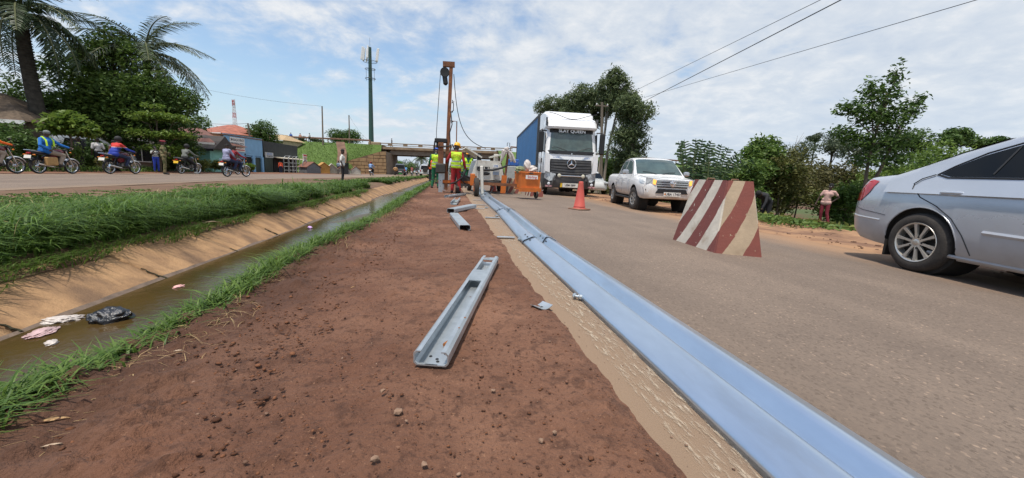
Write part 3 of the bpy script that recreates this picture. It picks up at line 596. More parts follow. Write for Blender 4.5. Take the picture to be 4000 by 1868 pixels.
# brick side wall facing the near side: individual bricks
bw = MB(); bw.box((-1.35, -.06, 1.65), (2.75, .12, 3.3)); bwo = bw.build('brick_wall', M_mort, sh)
bmesh_ = []
for mm in (M_brick, M_brick2):
    q = MB(); q.box((0, 0, 0), (.235, .06, .105), bev=.012); o = q.build('brick', mm, None); bmesh_.append(o.data); bpy.data.objects.remove(o)
for r_i in range(26):
    for c_i in range(11):
        x = -.14-c_i*.25-(.125 if r_i % 2 else 0)
        if x < -2.68: continue
        o = obj('brick', random.choice(bmesh_[:1]*3+bmesh_[1:]), bwo, None); o.location = (x, -.13+random.uniform(-.012, .012), .06+r_i*.125); o.rotation_euler = (0, random.uniform(-.02, .02), 0)
b = MB(); b.box((-1.4, 3, 3.34), (3.1, 6.3, .08)); b.build('roof', M_rustrail, sh)
# signboards on the shops
RSIGN = (PI/2, 0, PI/2)
sg = thing('signboard', 'white events signboard fixed to the pale blue fascia', 'sign', (-19.16, 38.65, 2.35), -.07)
b = MB(); b.box((0, 1.15, 0), (.06, 2.2, 1.25), bev=.01); b.build('board', M_sign, sg)
text('MWAASA EVENTS', .36, M_ink, sg, (.034, 1.15, .40), RSIGN, sx=.70, bold=.01); text('FUNCTIONS MGT SERVICES', .17, M_ink, sg, (.034, 1.15, .12), RSIGN, sx=.95, bold=.02); 
text('decor   hire   sound', .16, M_inkb, sg, (.034, 1.15, -.24), RSIGN, sx=.9)
b = MB(); b.box((.036, 1.15, -.46), (.006, 2.0, .09)); b.build('stripe', M_inkr, sg)
lg = thing('painted_logo', 'dark blue lettered logo with looped outline painted on the blue fascia', 'logo', (-18.98, 42.2, 2.5), -.07)
M_inkd = mat('logo_ink', (0.03, 0.05, 0.09), .6, var=0)
text('post', .5, M_inkd, lg, (.01, 0, 0), RSIGN, shear=.25, bold=.01)
b = MB(); b.tube([(.01, .05+.30*math.cos(a), .42+.16*math.sin(a)) for a in np.linspace(-.6, 3.3, 12)], .02, 4); b.tube([(.01, .33, .1), (.01, .42, .5), (.01, .35, .55), (.01, .1, .5)], .02, 4); b.tube([(.01, .20+.25*math.cos(a), -.22+.14*math.sin(a)) for a in np.linspace(-3.2, .2, 10)], .02, 4); b.build('outline', M_inkd, lg)
text('TEL B-UNIT', .2, M_inkr, lg, (.01, .1, -.52), RSIGN, bold=.01)
g2 = thing('shop_building', 'dark green clad shop with charcoal upper screen and cream awning', 'shop', (-18.9, 44.25, -.25), -.03)
b = MB(); b.box((-1.6, 4.3, 1.6), (3.0, 8.5, 3.2)); b.build('wall', M_dk, g2)
b = MB()
for i in range(34): b.box((.06, .15+i*.25, 2.55), (.05, .23, 1.5))
b.build('upper_screen', M_char, g2)
b = MB(); b.box((.04, 1.0, .85), (.10, 1.8, 1.75)); b.build('door_shutter', M_dkgreen, g2)
b = MB(); b.box((.45, 5.3, 1.72), (1.1, 6.4, .09), rotm(0, .12, 0)); b.build('awning', mat('cream_awning', (0.62, 0.55, 0.42), .8), g2)
for yv in (2.2, 4.6, 6.6, 8.4):
    b = MB(); b.cyl((.9, yv, 0), (.9, yv, 1.66), .035, n=6); b.build('awning_post', M_dark, g2)
b = MB(); b.box((.02, 5.3, .9), (.06, 6.2, 1.6)); b.build('open_front', M_dk, g2)
s2 = thing('signboard', 'small grey signboard over the dark green shutter', 'sign', (-18.76, 44.4, 1.66), -.03)
b = MB(); b.box((0, .9, 0), (.06, 1.75, .55)); b.build('board', mat('grey_sign', (0.5, 0.52, 0.5), .6), s2); text('AUCCCO', .27, M_inkb, s2, (.034, .95, .11), RSIGN, bold=.02); text('TO MOTOR', .24, M_ink, s2, (.034, .95, -.13), RSIGN, bold=.02)
s3 = thing('signboard', 'leaning white signboard with round food pictures beside the kennels', 'sign', (-17.9, 53.3, .2), .1)
b = MB(); b.box((0, 0, 1.3), (.05, 1.9, 1.25)); b.build('board', M_sign, s3); 
for q in (-.6, .6): b = MB(); b.cyl((-.05, q, -.5), (-.05, q, .9), .04, n=6); b.build('leg', M_dark, s3)
b = MB(); b.box((.03, 0, 1.78), (.01, 1.8, .2)); b.build('header', M_inkr, s3)
for i, c_ in enumerate(((.45, .12, .05), (.2, .16, .05), (.55, .3, .08), (.12, .2, .1), (.3, .1, .12), (.15, .22, .16))):
    b = MB(); b.lathe([(.2, 0), (.2, .012)], 12, (.024, -.6+.6*(i % 3), 1.42-.42*(i//3)), 'x'); b.build('picture', mat('food%d' % i, c_, .6, scale=12, var=.4), s3)
# metal arches and round frame displayed outside
M_wire = mat('pale_tube', (0.35, 0.37, 0.38), .5, metal=.4)
def arch_frame(loc, w_, h_, d_, rz_, label):
    t_ = thing('metal_arch', label, 'arch', loc, rz_)
    for j, yy_ in enumerate((0, d_)):
        b = MB(); pts = [(-w_/2, yy_, 0), (-w_/2, yy_, h_-w_/2)]+[(-w_/2*math.cos(a), yy_, h_-w_/2+w_/2*math.sin(a)) for a in np.linspace(0, PI, 9)]+[(w_/2, yy_, 0)]; b.tube(pts, .028, 5); b.build('hoop', M_wire, t_)
    b = MB()
    for q in (.4, .8, 1.2, h_-.3): b.cyl((-w_/2, 0, q), (-w_/2, d_, q), .018, n=4); b.cyl((w_/2, 0, q), (w_/2, d_, q), .018, n=4)
    b.cyl((0, 0, h_), (0, d_, h_), .018, n=4); b.build('ties', M_wire, t_); return t_
arch_frame((-17.1, 46.6, -.25), .95, 1.95, .5, 1.35, 'wide metal garden arch standing before the dark shop front')
arch_frame((-16.9, 48.0, -.25), .7, 1.95, .4, 1.35, 'narrow metal garden arch beside the round wreath frame')
t_ = thing('round_frame', 'round metal wreath frame on a stand next to the grey kennel', 'frame', (-16.6, 49.3, -.25), 1.3)
b = MB(); b.tube([(.42*math.cos(a), 0, 1.05+.62*math.sin(a)) for a in np.linspace(0, 2*PI, 21)], .03, 5); b.tube([(.33*math.cos(a), 0, 1.05+.52*math.sin(a)) for a in np.linspace(0, 2*PI, 21)], .025, 5); b.build('ring', M_wire, t_); b = MB(); b.cyl((-.3, 0, 0), (-.2, 0, .5), .03, n=5); b.cyl((.3, 0, 0), (.2, 0, .5), .03, n=5); b.build('stand', M_wire, t_)
# kennels
def kennel(loc, rz_, w_, d_, h_, e_, cw, crf, label, door=None, legs=True):
    t_ = thing('kennel', label, 'kennel', loc, rz_, 'wooden kennels beside the far carriageway')
    z0 = .18
    b = MB(); b.prism([(-w_/2, z0), (w_/2, z0), (w_/2, e_), (0, h_), (-w_/2, e_)], 0, d_, 'y'); b.build('box', cw, t_)
    for s_ in (-1, 1):
        b = MB(); a = math.atan2(h_-e_, w_/2); ln = math.hypot(h_-e_, w_/2)+.14; b.box((s_*(w_/4+.03), d_/2, (h_+e_)/2+.03), (ln, d_+.2, .05), rotm(0, s_*a, 0)); b.build('roof', crf, t_)
    for i in range(5):
        b = MB(); zc = z0+(e_-z0)*(i+.5)/5; b.box((0, -.012, zc), (w_-.02, .02, (e_-z0)/5-.025)); b.build('plank', cw, t_)
    if door is not None: b = MB(); b.box((0, -.035, (z0+e_)/2), (w_*.42, .03, (e_-z0)*.92)); b.build('door', door, t_)
    for sx_ in (-1, 1):
        for yy_ in (.06, d_-.06): b = MB(); b.box((sx_*(w_/2-.05), yy_, z0/2), (.07, .07, z0)); b.build('leg', cw, t_)
    return t_
M_kgrey = mat('kennel_grey', (0.16, 0.175, 0.19), .8); M_kbr = mat('kennel_brown_roof', (0.20, 0.085, 0.055), .8); M_kyel = mat('kennel_ochre', (0.50, 0.27, 0.07), .8); M_kwh = mat('kennel_white', (0.62, 0.58, 0.5), .8); M_kblk = mat('kennel_black', (0.02, 0.024, 0.026), .7)
kennel((-15.5, 48.9, -.3), .85, 1.7, 1.7, 1.42, .85, M_kgrey, M_kbr, 'grey plank kennel with brown pitched roof')
kennel((-15.2, 51.8, -.3), .5, 1.3, 1.4, 1.45, .95, M_kyel, M_kyel, 'ochre painted kennel half behind the grey one')
kennel((-14.8, 53.6, -.3), .35, 1.3, 1.3, 1.35, .75, mat('kennel_drab', (0.33, 0.32, 0.27), .85), M_kwh, 'drab kennel with pale roof next to the ochre one')
kennel((-13.6, 54.6, -.32), .3, 1.6, 1.4, 1.3, .7, M_kwh, M_kbr, 'white kennel with black central door', M_kblk)
kennel((-13.2, 53.6, -.32), .25, .8, .8, 1.56, 1.5, M_kblk, M_kblk, 'tall black flat topped kennel in front of the white one')
kennel((-12.5, 56.5, -.34), .3, 1.2, 1.2, 1.2, .7, M_kwh, M_kbr, 'small white kennel behind the man in the white shirt')
# ---- houses behind
M_tile = mat('red_tile_roof', (0.34, 0.115, 0.07), .85, var=.2, scale=1.5, bump=.5, bscale=9); M_wallp = mat('plaster_cream', (0.5, 0.42, 0.3), .9); M_tilebr = mat('brown_tile_roof', (0.17, 0.075, 0.055), .85, var=.25, scale=2, bump=.5, bscale=9)
def hip_house(loc, rz_, lx, ly, wall_h, roof_h, mw, mr, label, ridge=.4, gable=False, windows=2):
    t_ = thing('house', label, 'house', loc, rz_)
    b = MB(); b.box((0, 0, wall_h/2), (lx, ly, wall_h)); b.build('wall', mw, t_)
    o_ = .45; a, c = lx/2+o_, ly/2+o_; rx = lx/2*ridge if not gable else lx/2+o_
    b = MB(); b.add([(-a, -c, wall_h), (a, -c, wall_h), (a, c, wall_h), (-a, c, wall_h), (-rx, 0, wall_h+roof_h), (rx, 0, wall_h+roof_h)], [(0, 1, 5, 4), (2, 3, 4, 5), (1, 2, 5), (3, 0, 4), (3, 2, 1, 0)]); b.build('roof', mr, t_)
    b = MB(); b.box((0, -c-.02, wall_h-.06), (lx+2*o_, .05, .18)); b.build('fascia', M_sign if not gable else M_dark, t_)
    for i in range(windows):
        xw = -lx/2+lx*(i+.5)/windows
        b = MB(); b.box((xw, -ly/2-.02, wall_h*.55), (1.1, .06, 1.1)); o = b.build('window', M_dk, t_); b = MB(); b.box((xw, -ly/2-.06, wall_h*.55), (.06, .05, 1.1)); b.box((xw, -ly/2-.06, wall_h*.55+.58), (1.25, .05, .07)); b.box((xw, -ly/2-.06, wall_h*.55-.58), (1.25, .05, .07)); b.build('frame', M_sign, o)
    return t_
hip_house((-35.2, 72, -.2), -.5, 7.5, 6, 5.6, 1.35, M_wallp, M_tile, 'two storey house with broad red hipped tile roof', .25)
hip_house((-33.4, 66, -.2), -.5, 5.0, 4, 5.0, .85, M_wallp, M_tile, 'lower wing with red tile roof and white gable in front of the hipped roof', .3)
hip_house((-30.5, 78, .5), -.3, 5.5, 5, 4.4, 1.1, M_wallp, mat('buff_roof', (0.45, 0.32, 0.18), .85), 'house with buff coloured roof peeping over the charcoal shop screen', .6)
hip_house((-23.5, 86, 3.2), -.1, 0.1+11, 3, 1.9, .5, M_wallp, mat('buff_roof', (0.45, 0.32, 0.18), .85), 'long low buff wall with shallow roof beyond the embankment guard rail', .8) if False else None
M_teal = mat('teal_plaster', (0.22, 0.50, 0.43), .85, var=.12, scale=2)
hip_house((-20.6, 36.2, -.2), 0.1, 3.6, 3.5, 1.9, 1.15, M_teal, mat('dark_sheet_roof', (0.05, 0.04, 0.035), .8), 'small teal plastered house with dark gable roof by the brick wall', gable=True, windows=0)
t_ = hip_house((-27.6, 26.0, -.2), .12, 11.5, 5, 2.55, 1.6, mat('rubble_wall', (0.13, 0.105, 0.075), .95, var=.3, scale=2.5, bump=.8, bscale=6), mat('thatch_brown', (0.115, 0.082, 0.055), .95, var=.3, scale=5, bump=.8, bscale=25), 'dark rubble walled building with brown roof behind the tall palm', .6, windows=4)
hip_house((-27.0, 37.5, -.3), .05, 16, 5, 2.5, 1.3, mat('dim_wall', (0.16, 0.12, 0.09), .9), M_tilebr, 'long low house with maroon tile roof hidden behind the roadside trees', .75, windows=5)
# ================================================================== vegetation
def leafset(P, size, m, name, parent, aspect=.42, up=0.25, fold=.12, droop=0.0):
    """one leaf-shaped quad pair per point; size array"""
    n = len(P); d = RNG.normal(0, 1, (n, 3)); d[:, 2] = d[:, 2]*.55-droop; d /= np.linalg.norm(d, axis=1)[:, None]
    nr = RNG.normal(0, 1, (n, 3))*.8; nr[:, 2] += up*4; s = np.cross(d, nr); s /= np.linalg.norm(s, axis=1)[:, None]+1e-9; nn = np.cross(s, d)
    L_ = size[:, None]; w_ = L_*aspect*.5
    V = np.stack([P-d*L_*.5, P-d*L_*.05+s*w_+nn*L_*fold, P+d*L_*.5, P-d*L_*.05-s*w_+nn*L_*fold], 1).reshape(-1, 3)
    o = np.arange(n)[:, None]*4; F = np.concatenate([o+np.array([0, 1, 2]), o+np.array([0, 2, 3])], 0)
    return npmesh(name, V, F, m, parent)
def clump_pts(C, Rr, n, shell=.55, flat=1.0):
    """points in a set of ellipsoid clumps, denser near the skins, split again in little tufts"""
    C = np.asarray(C, float); Rr = np.asarray(Rr, float); wts = (Rr.prod(1))**(2/3); wts /= wts.sum(); idx = RNG.choice(len(C), n, p=wts)
    d = RNG.normal(0, 1, (n, 3)); d /= np.linalg.norm(d, axis=1)[:, None]; r = shell+(1-shell)*RNG.random(n)**.6; r *= 1+.18*RNG.normal(0, 1, n)
    q = C[idx]+d*r[:, None]*Rr[idx]
    g = .30*np.median(Rr); cell = np.floor(q/g); h = np.sin(cell @ np.array([12.9898, 78.233, 37.719]))*43758.5453; h -= np.floor(h)
    return q[h > .30]
M_bark = mat('grey_bark', (0.14, 0.105, 0.075), .95, var=.25, scale=6, stretch=(1, 1, .2), bump=.6, bscale=20); M_barkd = mat('dark_bark', (0.06, 0.045, 0.035), .95, var=.25, scale=5, bump=.6, bscale=18); M_barkp = mat('pale_bark', (0.36, 0.31, 0.25), .85, var=.2, scale=3, stretch=(1, 1, .2))
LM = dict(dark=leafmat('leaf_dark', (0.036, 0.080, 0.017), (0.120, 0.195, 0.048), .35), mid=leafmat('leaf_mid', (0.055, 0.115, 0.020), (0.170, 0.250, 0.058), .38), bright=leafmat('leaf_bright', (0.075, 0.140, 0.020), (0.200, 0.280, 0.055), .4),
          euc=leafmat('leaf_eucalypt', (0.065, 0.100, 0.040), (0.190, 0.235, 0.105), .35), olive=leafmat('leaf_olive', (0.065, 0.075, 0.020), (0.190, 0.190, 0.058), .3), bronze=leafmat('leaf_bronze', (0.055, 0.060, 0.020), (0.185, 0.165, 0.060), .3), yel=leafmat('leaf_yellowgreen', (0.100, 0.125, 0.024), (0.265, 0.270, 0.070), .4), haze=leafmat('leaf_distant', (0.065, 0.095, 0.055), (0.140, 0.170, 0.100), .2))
def tree(name, label, cat, base, clumps, n, size, lm, trunk_r=.12, bark=None, stems=None, group=None, shell=.5, aspect=.42, up=.25, droop=0.0, limbs=True):
    """clumps: (dx,dy,dz, rx,ry,rz) from base"""
    t_ = thing(name, label, cat, base, 0, group); C = np.array([c[:3] for c in clumps], float); Rr = np.array([c[3:] for c in clumps], float)
    b = MB(); bark = bark or M_bark
    zlow = (C[:, 2]-Rr[:, 2]).min(); cen = np.average(C, axis=0, weights=Rr.prod(1))
    stems = stems or [[(0, 0, -.15), (cen[0]*.3, cen[1]*.3, max(.3, zlow*.8)), (cen[0]*.8, cen[1]*.8, cen[2])]]
    for st in stems:
        k = len(st); b.tube(st, [trunk_r*(1-.6*i/(k-1)) for i in range(k)], 8)
    if limbs:
        for c, r_ in zip(C, Rr):
            st = stems[int(np.argmin([np.hypot(s[-1][0]-c[0], s[-1][1]-c[1]) for s in stems]))]; a = Vector(st[-2]).lerp(Vector(st[-1]), random.uniform(.05, .8)); e_ = Vector(c); mid_ = a.lerp(e_, .5)+Vector((random.uniform(-.1, .1), random.uniform(-.1, .1), -.08))*float(r_.mean())
            b.tube([a, mid_, e_], [trunk_r*.38, trunk_r*.26, trunk_r*.1], 6)
            for q in range(3):
                d = Vector((random.gauss(0, 1), random.gauss(0, 1), random.gauss(.3, .8))).normalized(); b.tube([mid_.lerp(e_, .6), e_+Vector((d.x*r_[0], d.y*r_[1], d.z*r_[2]))*.8], [trunk_r*.14, trunk_r*.04], 4)
    b.build('trunk', bark, t_)
    P = clump_pts(C, Rr, int(n*1.4), shell); leafset(P, size*(.6+.8*RNG.random(len(P))), lm, 'crown', t_, aspect, up, droop=droop)
    return t_
def blob(n, rx, ry, rz, z0, r0, r1, seed):
    """n random clumps filling an ellipsoid centred at height z0"""
    g = np.random.default_rng(seed); out = []
    for i in range(n):
        d = g.normal(0, 1, 3); d /= np.linalg.norm(d); r = g.random()**.45; rr = r0+(r1-r0)*g.random()
        out.append((d[0]*rx*r, d[1]*ry*r, z0+d[2]*rz*r, rr*(1+.2*g.random()), rr*(1+.2*g.random()), rr*.8))
    return out
# ---------------- palms
def frond_mesh(L_, droop, nleaf, leaf, m, wid=.05, rise=.55):
    pts = []
    for i in range(15):
        t_ = i/14; pts.append(Vector((0, L_*(t_-.12*t_*t_*droop), L_*(rise*t_-(rise+.42*droop)*t_*t_))))
    V = []; F = []
    for s_ in (-1, 1):
        for i in range(nleaf):
            t_ = .10+.9*i/nleaf; k = min(13, int(t_*14)); p = pts[k].lerp(pts[k+1], t_*14-k); tg = (pts[k+1]-pts[k]).normalized()
            ll = leaf*math.sin(PI*(.12+.85*t_))**.6*random.uniform(.85, 1.1); dv = (Vector((s_, 0, 0))*.9+tg*random.uniform(.35, .7)+Vector((0, 0, random.uniform(-.25, .25)))).normalized()
            m1 = p+dv*ll*.5+Vector((0, 0, -.05*ll)); e_ = p+dv*ll*.92+Vector((0, 0, -.42*ll*random.uniform(.7, 1.3))); wv = tg*wid*.5
            o = len(V); V += [p-wv*.5, p+wv*.5, m1+wv, m1-wv, e_+wv*.2, e_-wv*.2]; F += [(o, o+1, o+2, o+3), (o+3, o+2, o+4, o+5)]
    b = MB(); b.add(V, F); b.tube(pts, [.05*(1-.8*i/14)+.008 for i in range(15)], 5, 1); o = b.build('frond', m, None, None, fix=False); me = o.data; bpy.data.objects.remove(o); return me
def palm(label, base, top, r, nf, L_, leaf, m, bark, seed, droop=1.0, wid=.05, elev=(-.35, 1.15), nleaf=46, sweep=None):
    g = random.Random(seed); t_ = thing('palm_tree', label, 'palm', base); d = Vector(top)-Vector(base)
    b = MB(); path = [d*(i/9)+Vector((.06*math.sin(i*.7), 0, 0)) for i in range(10)]; b.tube(path, [r*(1.15-.35*i/9)*(1+.05*(i % 2)) for i in range(10)], 12); tr = b.build('trunk', bark, t_)
    b = MB()
    for i in range(60):
        p = d*(i/60); b.lathe([(r*(1.14-.35*i/60), -.02), (r*(1.19-.35*i/60), 0), (r*(1.14-.35*i/60), .03)], 10, tuple(p), 'z', cap=False)
    b.build('leaf_scars', bark, tr); ms = [frond_mesh(L_*q, dr*droop, nleaf, leaf, m, wid) for q, dr in ((1, .9), (.9, 1.25), (1.05, .6))]
    for i in range(nf):
        a = i*2.39996+g.uniform(-.2, .2); el = elev[0]+(elev[1]-elev[0])*((i+.5)/nf)
        if sweep: a = sweep[0]+(a % (2*PI))/(2*PI)*sweep[1]
        o = obj('frond', ms[i % 3], t_, None); o.location = d; o.rotation_euler = Euler((el, 0, a)); o.scale = (1,)*3
    return t_
M_frond = [leafmat('palm_leaf', (0.020, 0.040, 0.014), (0.055, 0.085, 0.030), .15), mat('palm_rachis', (0.10, 0.11, 0.04), .6)]
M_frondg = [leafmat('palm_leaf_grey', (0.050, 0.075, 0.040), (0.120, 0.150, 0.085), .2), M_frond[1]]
M_palmbark = mat('palm_bark', (0.055, 0.048, 0.038), .95, var=.3, scale=4, bump=.8, bscale=12)
pt = at(75, 45, 26); palm('tall thick trunked palm beside the dark rubble walled building', (-22.3, 26, -.2), (pt.x, 26, pt.z-.2), 0.31, 26, 3.6, .8, M_frond, M_palmbark, 3, 1.1, .07, (-.75, .9))
pt = at(570, 232, 31); palm('arching palm crown rising behind the broad leafy tree', (pt.x+.3, 31, -.2), (pt.x, 31, pt.z), .24, 24, 4.1, .9, M_frondg, M_palmbark, 9, 1.35, .06, (-.5, 1.15))
# ---------------- left roadside trees
def C_(*rows): return [r for r in rows]
B = lambda X, Y: (X, Y, float(ground_z(X, Y))+.05)
bs = (-21.0, 29.5, -.15)
tree('broadleaf_tree', 'large dense dark green tree between the two palms', 'tree', bs, blob(26, 3.2, 2.0, 3.3, 4.9, .8, 1.35, 11)+[(.3, 0, 7.6, .9, .9, .8), (-.6, 0, 6.7, 1.2, 1.1, .9), (-2.6, 0, 3.3, 1.2, 1.2, 1), (2.3, 0, 4.0, 1.4, 1.3, 1.1), (.2, 0, 8.0, 1.0, .9, .9), (-1.0, 0, 7.3, 1.2, 1.1, 1.0), (1.2, 0, 7.0, 1.2, 1.1, 1.0), (2.0, 0, 5.9, 1.2, 1.1, 1.0), (-2.1, 0, 6.1, 1.2, 1.1, 1.0)]+blob(14, 3.0, 1.6, 2.6, 4.0, 1.0, 1.5, 12), 32000, .25, LM['mid'], .22, M_barkd, up=.15)
tree('broadleaf_tree', 'dark rounded tree overhanging the soldier, right of the large dense tree', 'tree', (-19.0, 29.6, -.1), blob(20, 1.9, 1.6, 1.9, 3.9, .8, 1.15, 15), 14000, .22, LM['dark'], .16, M_barkd)
tree('tiered_tree', 'tiered roadside tree with flat layers of bright leaves', 'tree', (-17.35, 27.0, -.05), C_((.2, 0, 3.35, 1.55, 1.1, .24), (-.6, .2, 3.15, .9, .8, .2), (1.0, .1, 3.2, .9, .8, .2), (.1, 0, 2.25, 1.7, 1.2, .26), (1.1, 0, 2.3, .9, .8, .22), (-.8, 0, 2.35, .8, .8, .2), (.4, 0, 1.45, 1.3, 1.0, .25), (.8, .1, 1.1, .9, .8, .3), (0, 0, 3.9, .7, .6, .16)), 5200, .19, LM['bright'], .09, M_bark, up=.7, shell=.1)
tree('broadleaf_tree', 'dark understorey tree filling the shade under the tiered layers', 'tree', (-18.2, 30.0, -.1), blob(10, 1.3, 1.0, 1.1, 1.4, .6, .8, 25), 5200, .18, LM['dark'], .1, M_barkd)
tree('broadleaf_tree', 'small glossy tree with large bright leaves over the blue shirted rider', 'tree', (-17.9, 22.2, -.05), C_((0, 0, 2.25, .95, .8, .42), (-.6, 0, 2.0, .55, .5, .3), (.6, 0, 1.95, .6, .5, .3), (.1, 0, 2.6, .5, .5, .25)), 1500, .30, LM['bright'], .06, M_bark, up=.45, shell=.3, droop=.25)
tree('broadleaf_tree', 'dusky feathery tree around the foot of the tall palm', 'tree', (-24.6, 28.5, -.2), blob(14, 2.6, 1.5, 2.2, 3.6, .8, 1.2, 33), 6000, .2, LM['mid'], .18, M_barkd)
tree('broadleaf_tree', 'dark drooping tree hanging over the rubble walled building', 'tree', (-26.5, 24.5, -.2), blob(16, 2.6, 1.8, 2.6, 5.2, .7, 1.2, 35), 7000, .2, LM['dark'], .2, M_barkd)
tree('broadleaf_tree', 'dark round crowned tree behind the teal house', 'tree', (-27.3, 46, -.3), blob(12, 2.4, 2.0, 1.6, 4.2, .8, 1.2, 41), 6000, .25, LM['dark'], .2, M_barkd)
tree('broadleaf_tree', 'dark round tree beside the red roofed house', 'tree', (-29.2, 70, -.3), blob(12, 2.0, 2.0, 1.5, 5.6, .8, 1.3, 43), 4500, .32, LM['dark'], .2, M_barkd)
tree('broadleaf_tree', 'leafy shoulder of shrubbery left of the dark round tree', 'tree', (-32.8, 74, -.3), blob(7, 2.0, 1.5, 1.0, 4.9, .8, 1.1, 45), 2400, .32, LM['mid'], .2, M_barkd)
tree('broadleaf_tree', 'broad round crowned dark tree on top of the embankment', 'tree', (-24.0, 97, 4.5), blob(16, 3.6, 2.0, 1.4, 2.9, 1.0, 1.5, 47), 7000, .36, LM['dark'], .3, M_barkd)
pb = [(-36.5, 92), (-34.6, 93), (-33.2, 91), (-31.4, 92), (-29.6, 93)]
# hedge and shrubs on the left verge
rs = random.Random(12)
HEDGE = [(-18.4, 19.0, 1.5, .9, 'mid', 'dark green shrub behind the partly seen orange rider'), (-18.2, 20.6, 1.7, .9, 'dark', 'dark fern like shrub behind the blue shirted rider'), (-18.7, 22.4, 1.5, 1.0, 'mid', 'bushy shrub hiding the flank of the white parked car'), (-17.8, 24.2, .9, .8, 'olive', 'low grassy olive shrub between the two nearest motorcycles'), (-19.6, 25.4, 1.6, .9, 'dark', 'dark shrub beside the pair of standing men'), (-18.6, 29.8, 1.0, .8, 'olive', 'yellowish hedge plant behind the striped shirt man'), (-17.6, 31.2, 1.0, .8, 'yel', 'yellow green hedge plant behind the soldier'), (-17.2, 33.4, 1.0, .8, 'yel', 'yellow green hedge plant by the grey shirted rider'), (-20.2, 32.6, 1.3, .8, 'dark', 'dark bush against the teal house'), (-20.6, 22.4, 2.2, 1.2, 'dark', 'tall dark bush under the maroon roof'), (-22.0, 20.2, 1.7, 1.2, 'mid', 'shaggy bush below the rubble wall window'), (-16.6, 36.0, .7, .6, 'bright', 'bright broad leaved plant at the brick wall corner')]
for i, (X, Y, h_, r_, k_, lab) in enumerate(HEDGE):
    tree('shrub', lab, 'shrub', (X, Y, -.05), blob(7, r_*.8, r_*.7, h_*.34, h_*.55, r_*.35, r_*.55, 60+i), 2300, .15 if k_ != 'bright' else .24, LM[k_], .04, M_barkd, shell=.3)
n = 5000; X = RNG.uniform(-24, -17.3, n); Y = RNG.uniform(16, 33, n); k = fbm(X*.8, Y*.8, 2, 5) > -.02
blades('roadside_weeds', np.stack([X, Y, 0*X-.02], -1)[k], .2+.5*RNG.random(k.sum()), .02+.03*RNG.random(k.sum()), .3+.9*RNG.random(k.sum()), M_grass, nseg=3)
for i, (X, Y, h_, lab) in enumerate(((-30.6, 90, 2.6, 'spiky plant clump on the embankment by the walking person'), (-27.8, 91, 2.2, 'thin spiky plant clump behind the embankment rail'), (-33.4, 92, 2.4, 'ragged spiky plant clump farther along the embankment'))):
    tree('shrub', lab, 'shrub', (X, Y, 5.1), blob(5, 1.1, .8, h_*.35, h_*.5, .3, .6, 140+i), 900, .5, LM['haze'], .05, M_barkd, shell=.2, aspect=.2)
# ---------------- beyond the bridge
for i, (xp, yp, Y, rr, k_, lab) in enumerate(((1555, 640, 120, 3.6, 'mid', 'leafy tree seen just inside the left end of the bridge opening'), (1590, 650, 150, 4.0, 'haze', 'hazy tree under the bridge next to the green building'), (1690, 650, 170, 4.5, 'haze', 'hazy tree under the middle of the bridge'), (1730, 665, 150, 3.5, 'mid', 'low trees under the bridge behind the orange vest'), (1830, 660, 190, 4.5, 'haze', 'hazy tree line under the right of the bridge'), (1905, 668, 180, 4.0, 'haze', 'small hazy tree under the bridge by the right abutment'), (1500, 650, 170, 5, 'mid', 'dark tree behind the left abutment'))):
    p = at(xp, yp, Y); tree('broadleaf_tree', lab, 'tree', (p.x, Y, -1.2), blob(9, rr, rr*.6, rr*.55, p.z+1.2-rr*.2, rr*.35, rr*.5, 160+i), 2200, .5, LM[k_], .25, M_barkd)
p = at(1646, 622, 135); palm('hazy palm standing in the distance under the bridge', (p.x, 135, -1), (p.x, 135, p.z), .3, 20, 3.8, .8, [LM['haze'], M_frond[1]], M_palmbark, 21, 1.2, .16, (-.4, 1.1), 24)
# ---------------- right side: eucalyptus
def euc(label, base, clumps, n, stems, r=.16):
    return tree('eucalyptus_tree', label, 'eucalyptus', base, clumps, n, .26, LM['euc'], r, M_barkp, stems, shell=.45, aspect=.3, droop=.5)
e1 = at(2290, 420, 34); euc('eucalyptus with clumped crown rising behind the truck cab', (e1.x, 34, -.9), C_((-.2, 0, 9.0, 1.2, 1.1, .8), (.9, 0, 8.6, 1.0, 1, .8), (-1.2, 0, 8.2, 1.1, 1, .8), (.3, 0, 7.9, 1.4, 1.2, .8), (1.5, 0, 7.6, 1.0, .9, .7), (-.8, 0, 7.1, 1.2, 1, .7), (.7, 0, 6.7, 1.0, .9, .6), (-1.7, 0, 7.2, .8, .8, .6)), 10500, [[(-.3, 0, 0), (-.15, 0, 4), (-.3, 0, 8.2)], [(.5, .3, 0), (.9, .3, 4), (1.0, 0, 7.5)]])
e2 = at(2395, 420, 32); euc('tallest eucalyptus with pale straight stems behind the pickup', (e2.x, 32, -.9), C_((-.1, 0, 10.0, .8, .8, .8), (-.6, 0, 9.2, 1.0, .9, .8), (.5, 0, 9.4, .9, .8, .8), (1.0, 0, 8.4, 1.2, 1, .9), (-.1, 0, 8.1, 1.2, 1, .9), (1.5, 0, 7.4, 1.1, 1, .9), ), 11000, [[(-.9, 0, 0), (-.6, 0, 5), (-.3, 0, 9.8)], [(-.2, .4, 0), (0, .4, 4), (.6, 0, 8.8)]])
e3 = at(2455, 600, 30); euc('columnar eucalyptus leafy almost to the ground beside the pickup', (e3.x, 30, -.9), blob(16, 1.15, 1.0, 3.0, 5.6, .75, 1.05, 71)+blob(12, .95, .8, 2.4, 3.0, .7, .95, 72), 17000, [[(0, 0, 0), (0, 0, 4), (0, 0, 8)]])
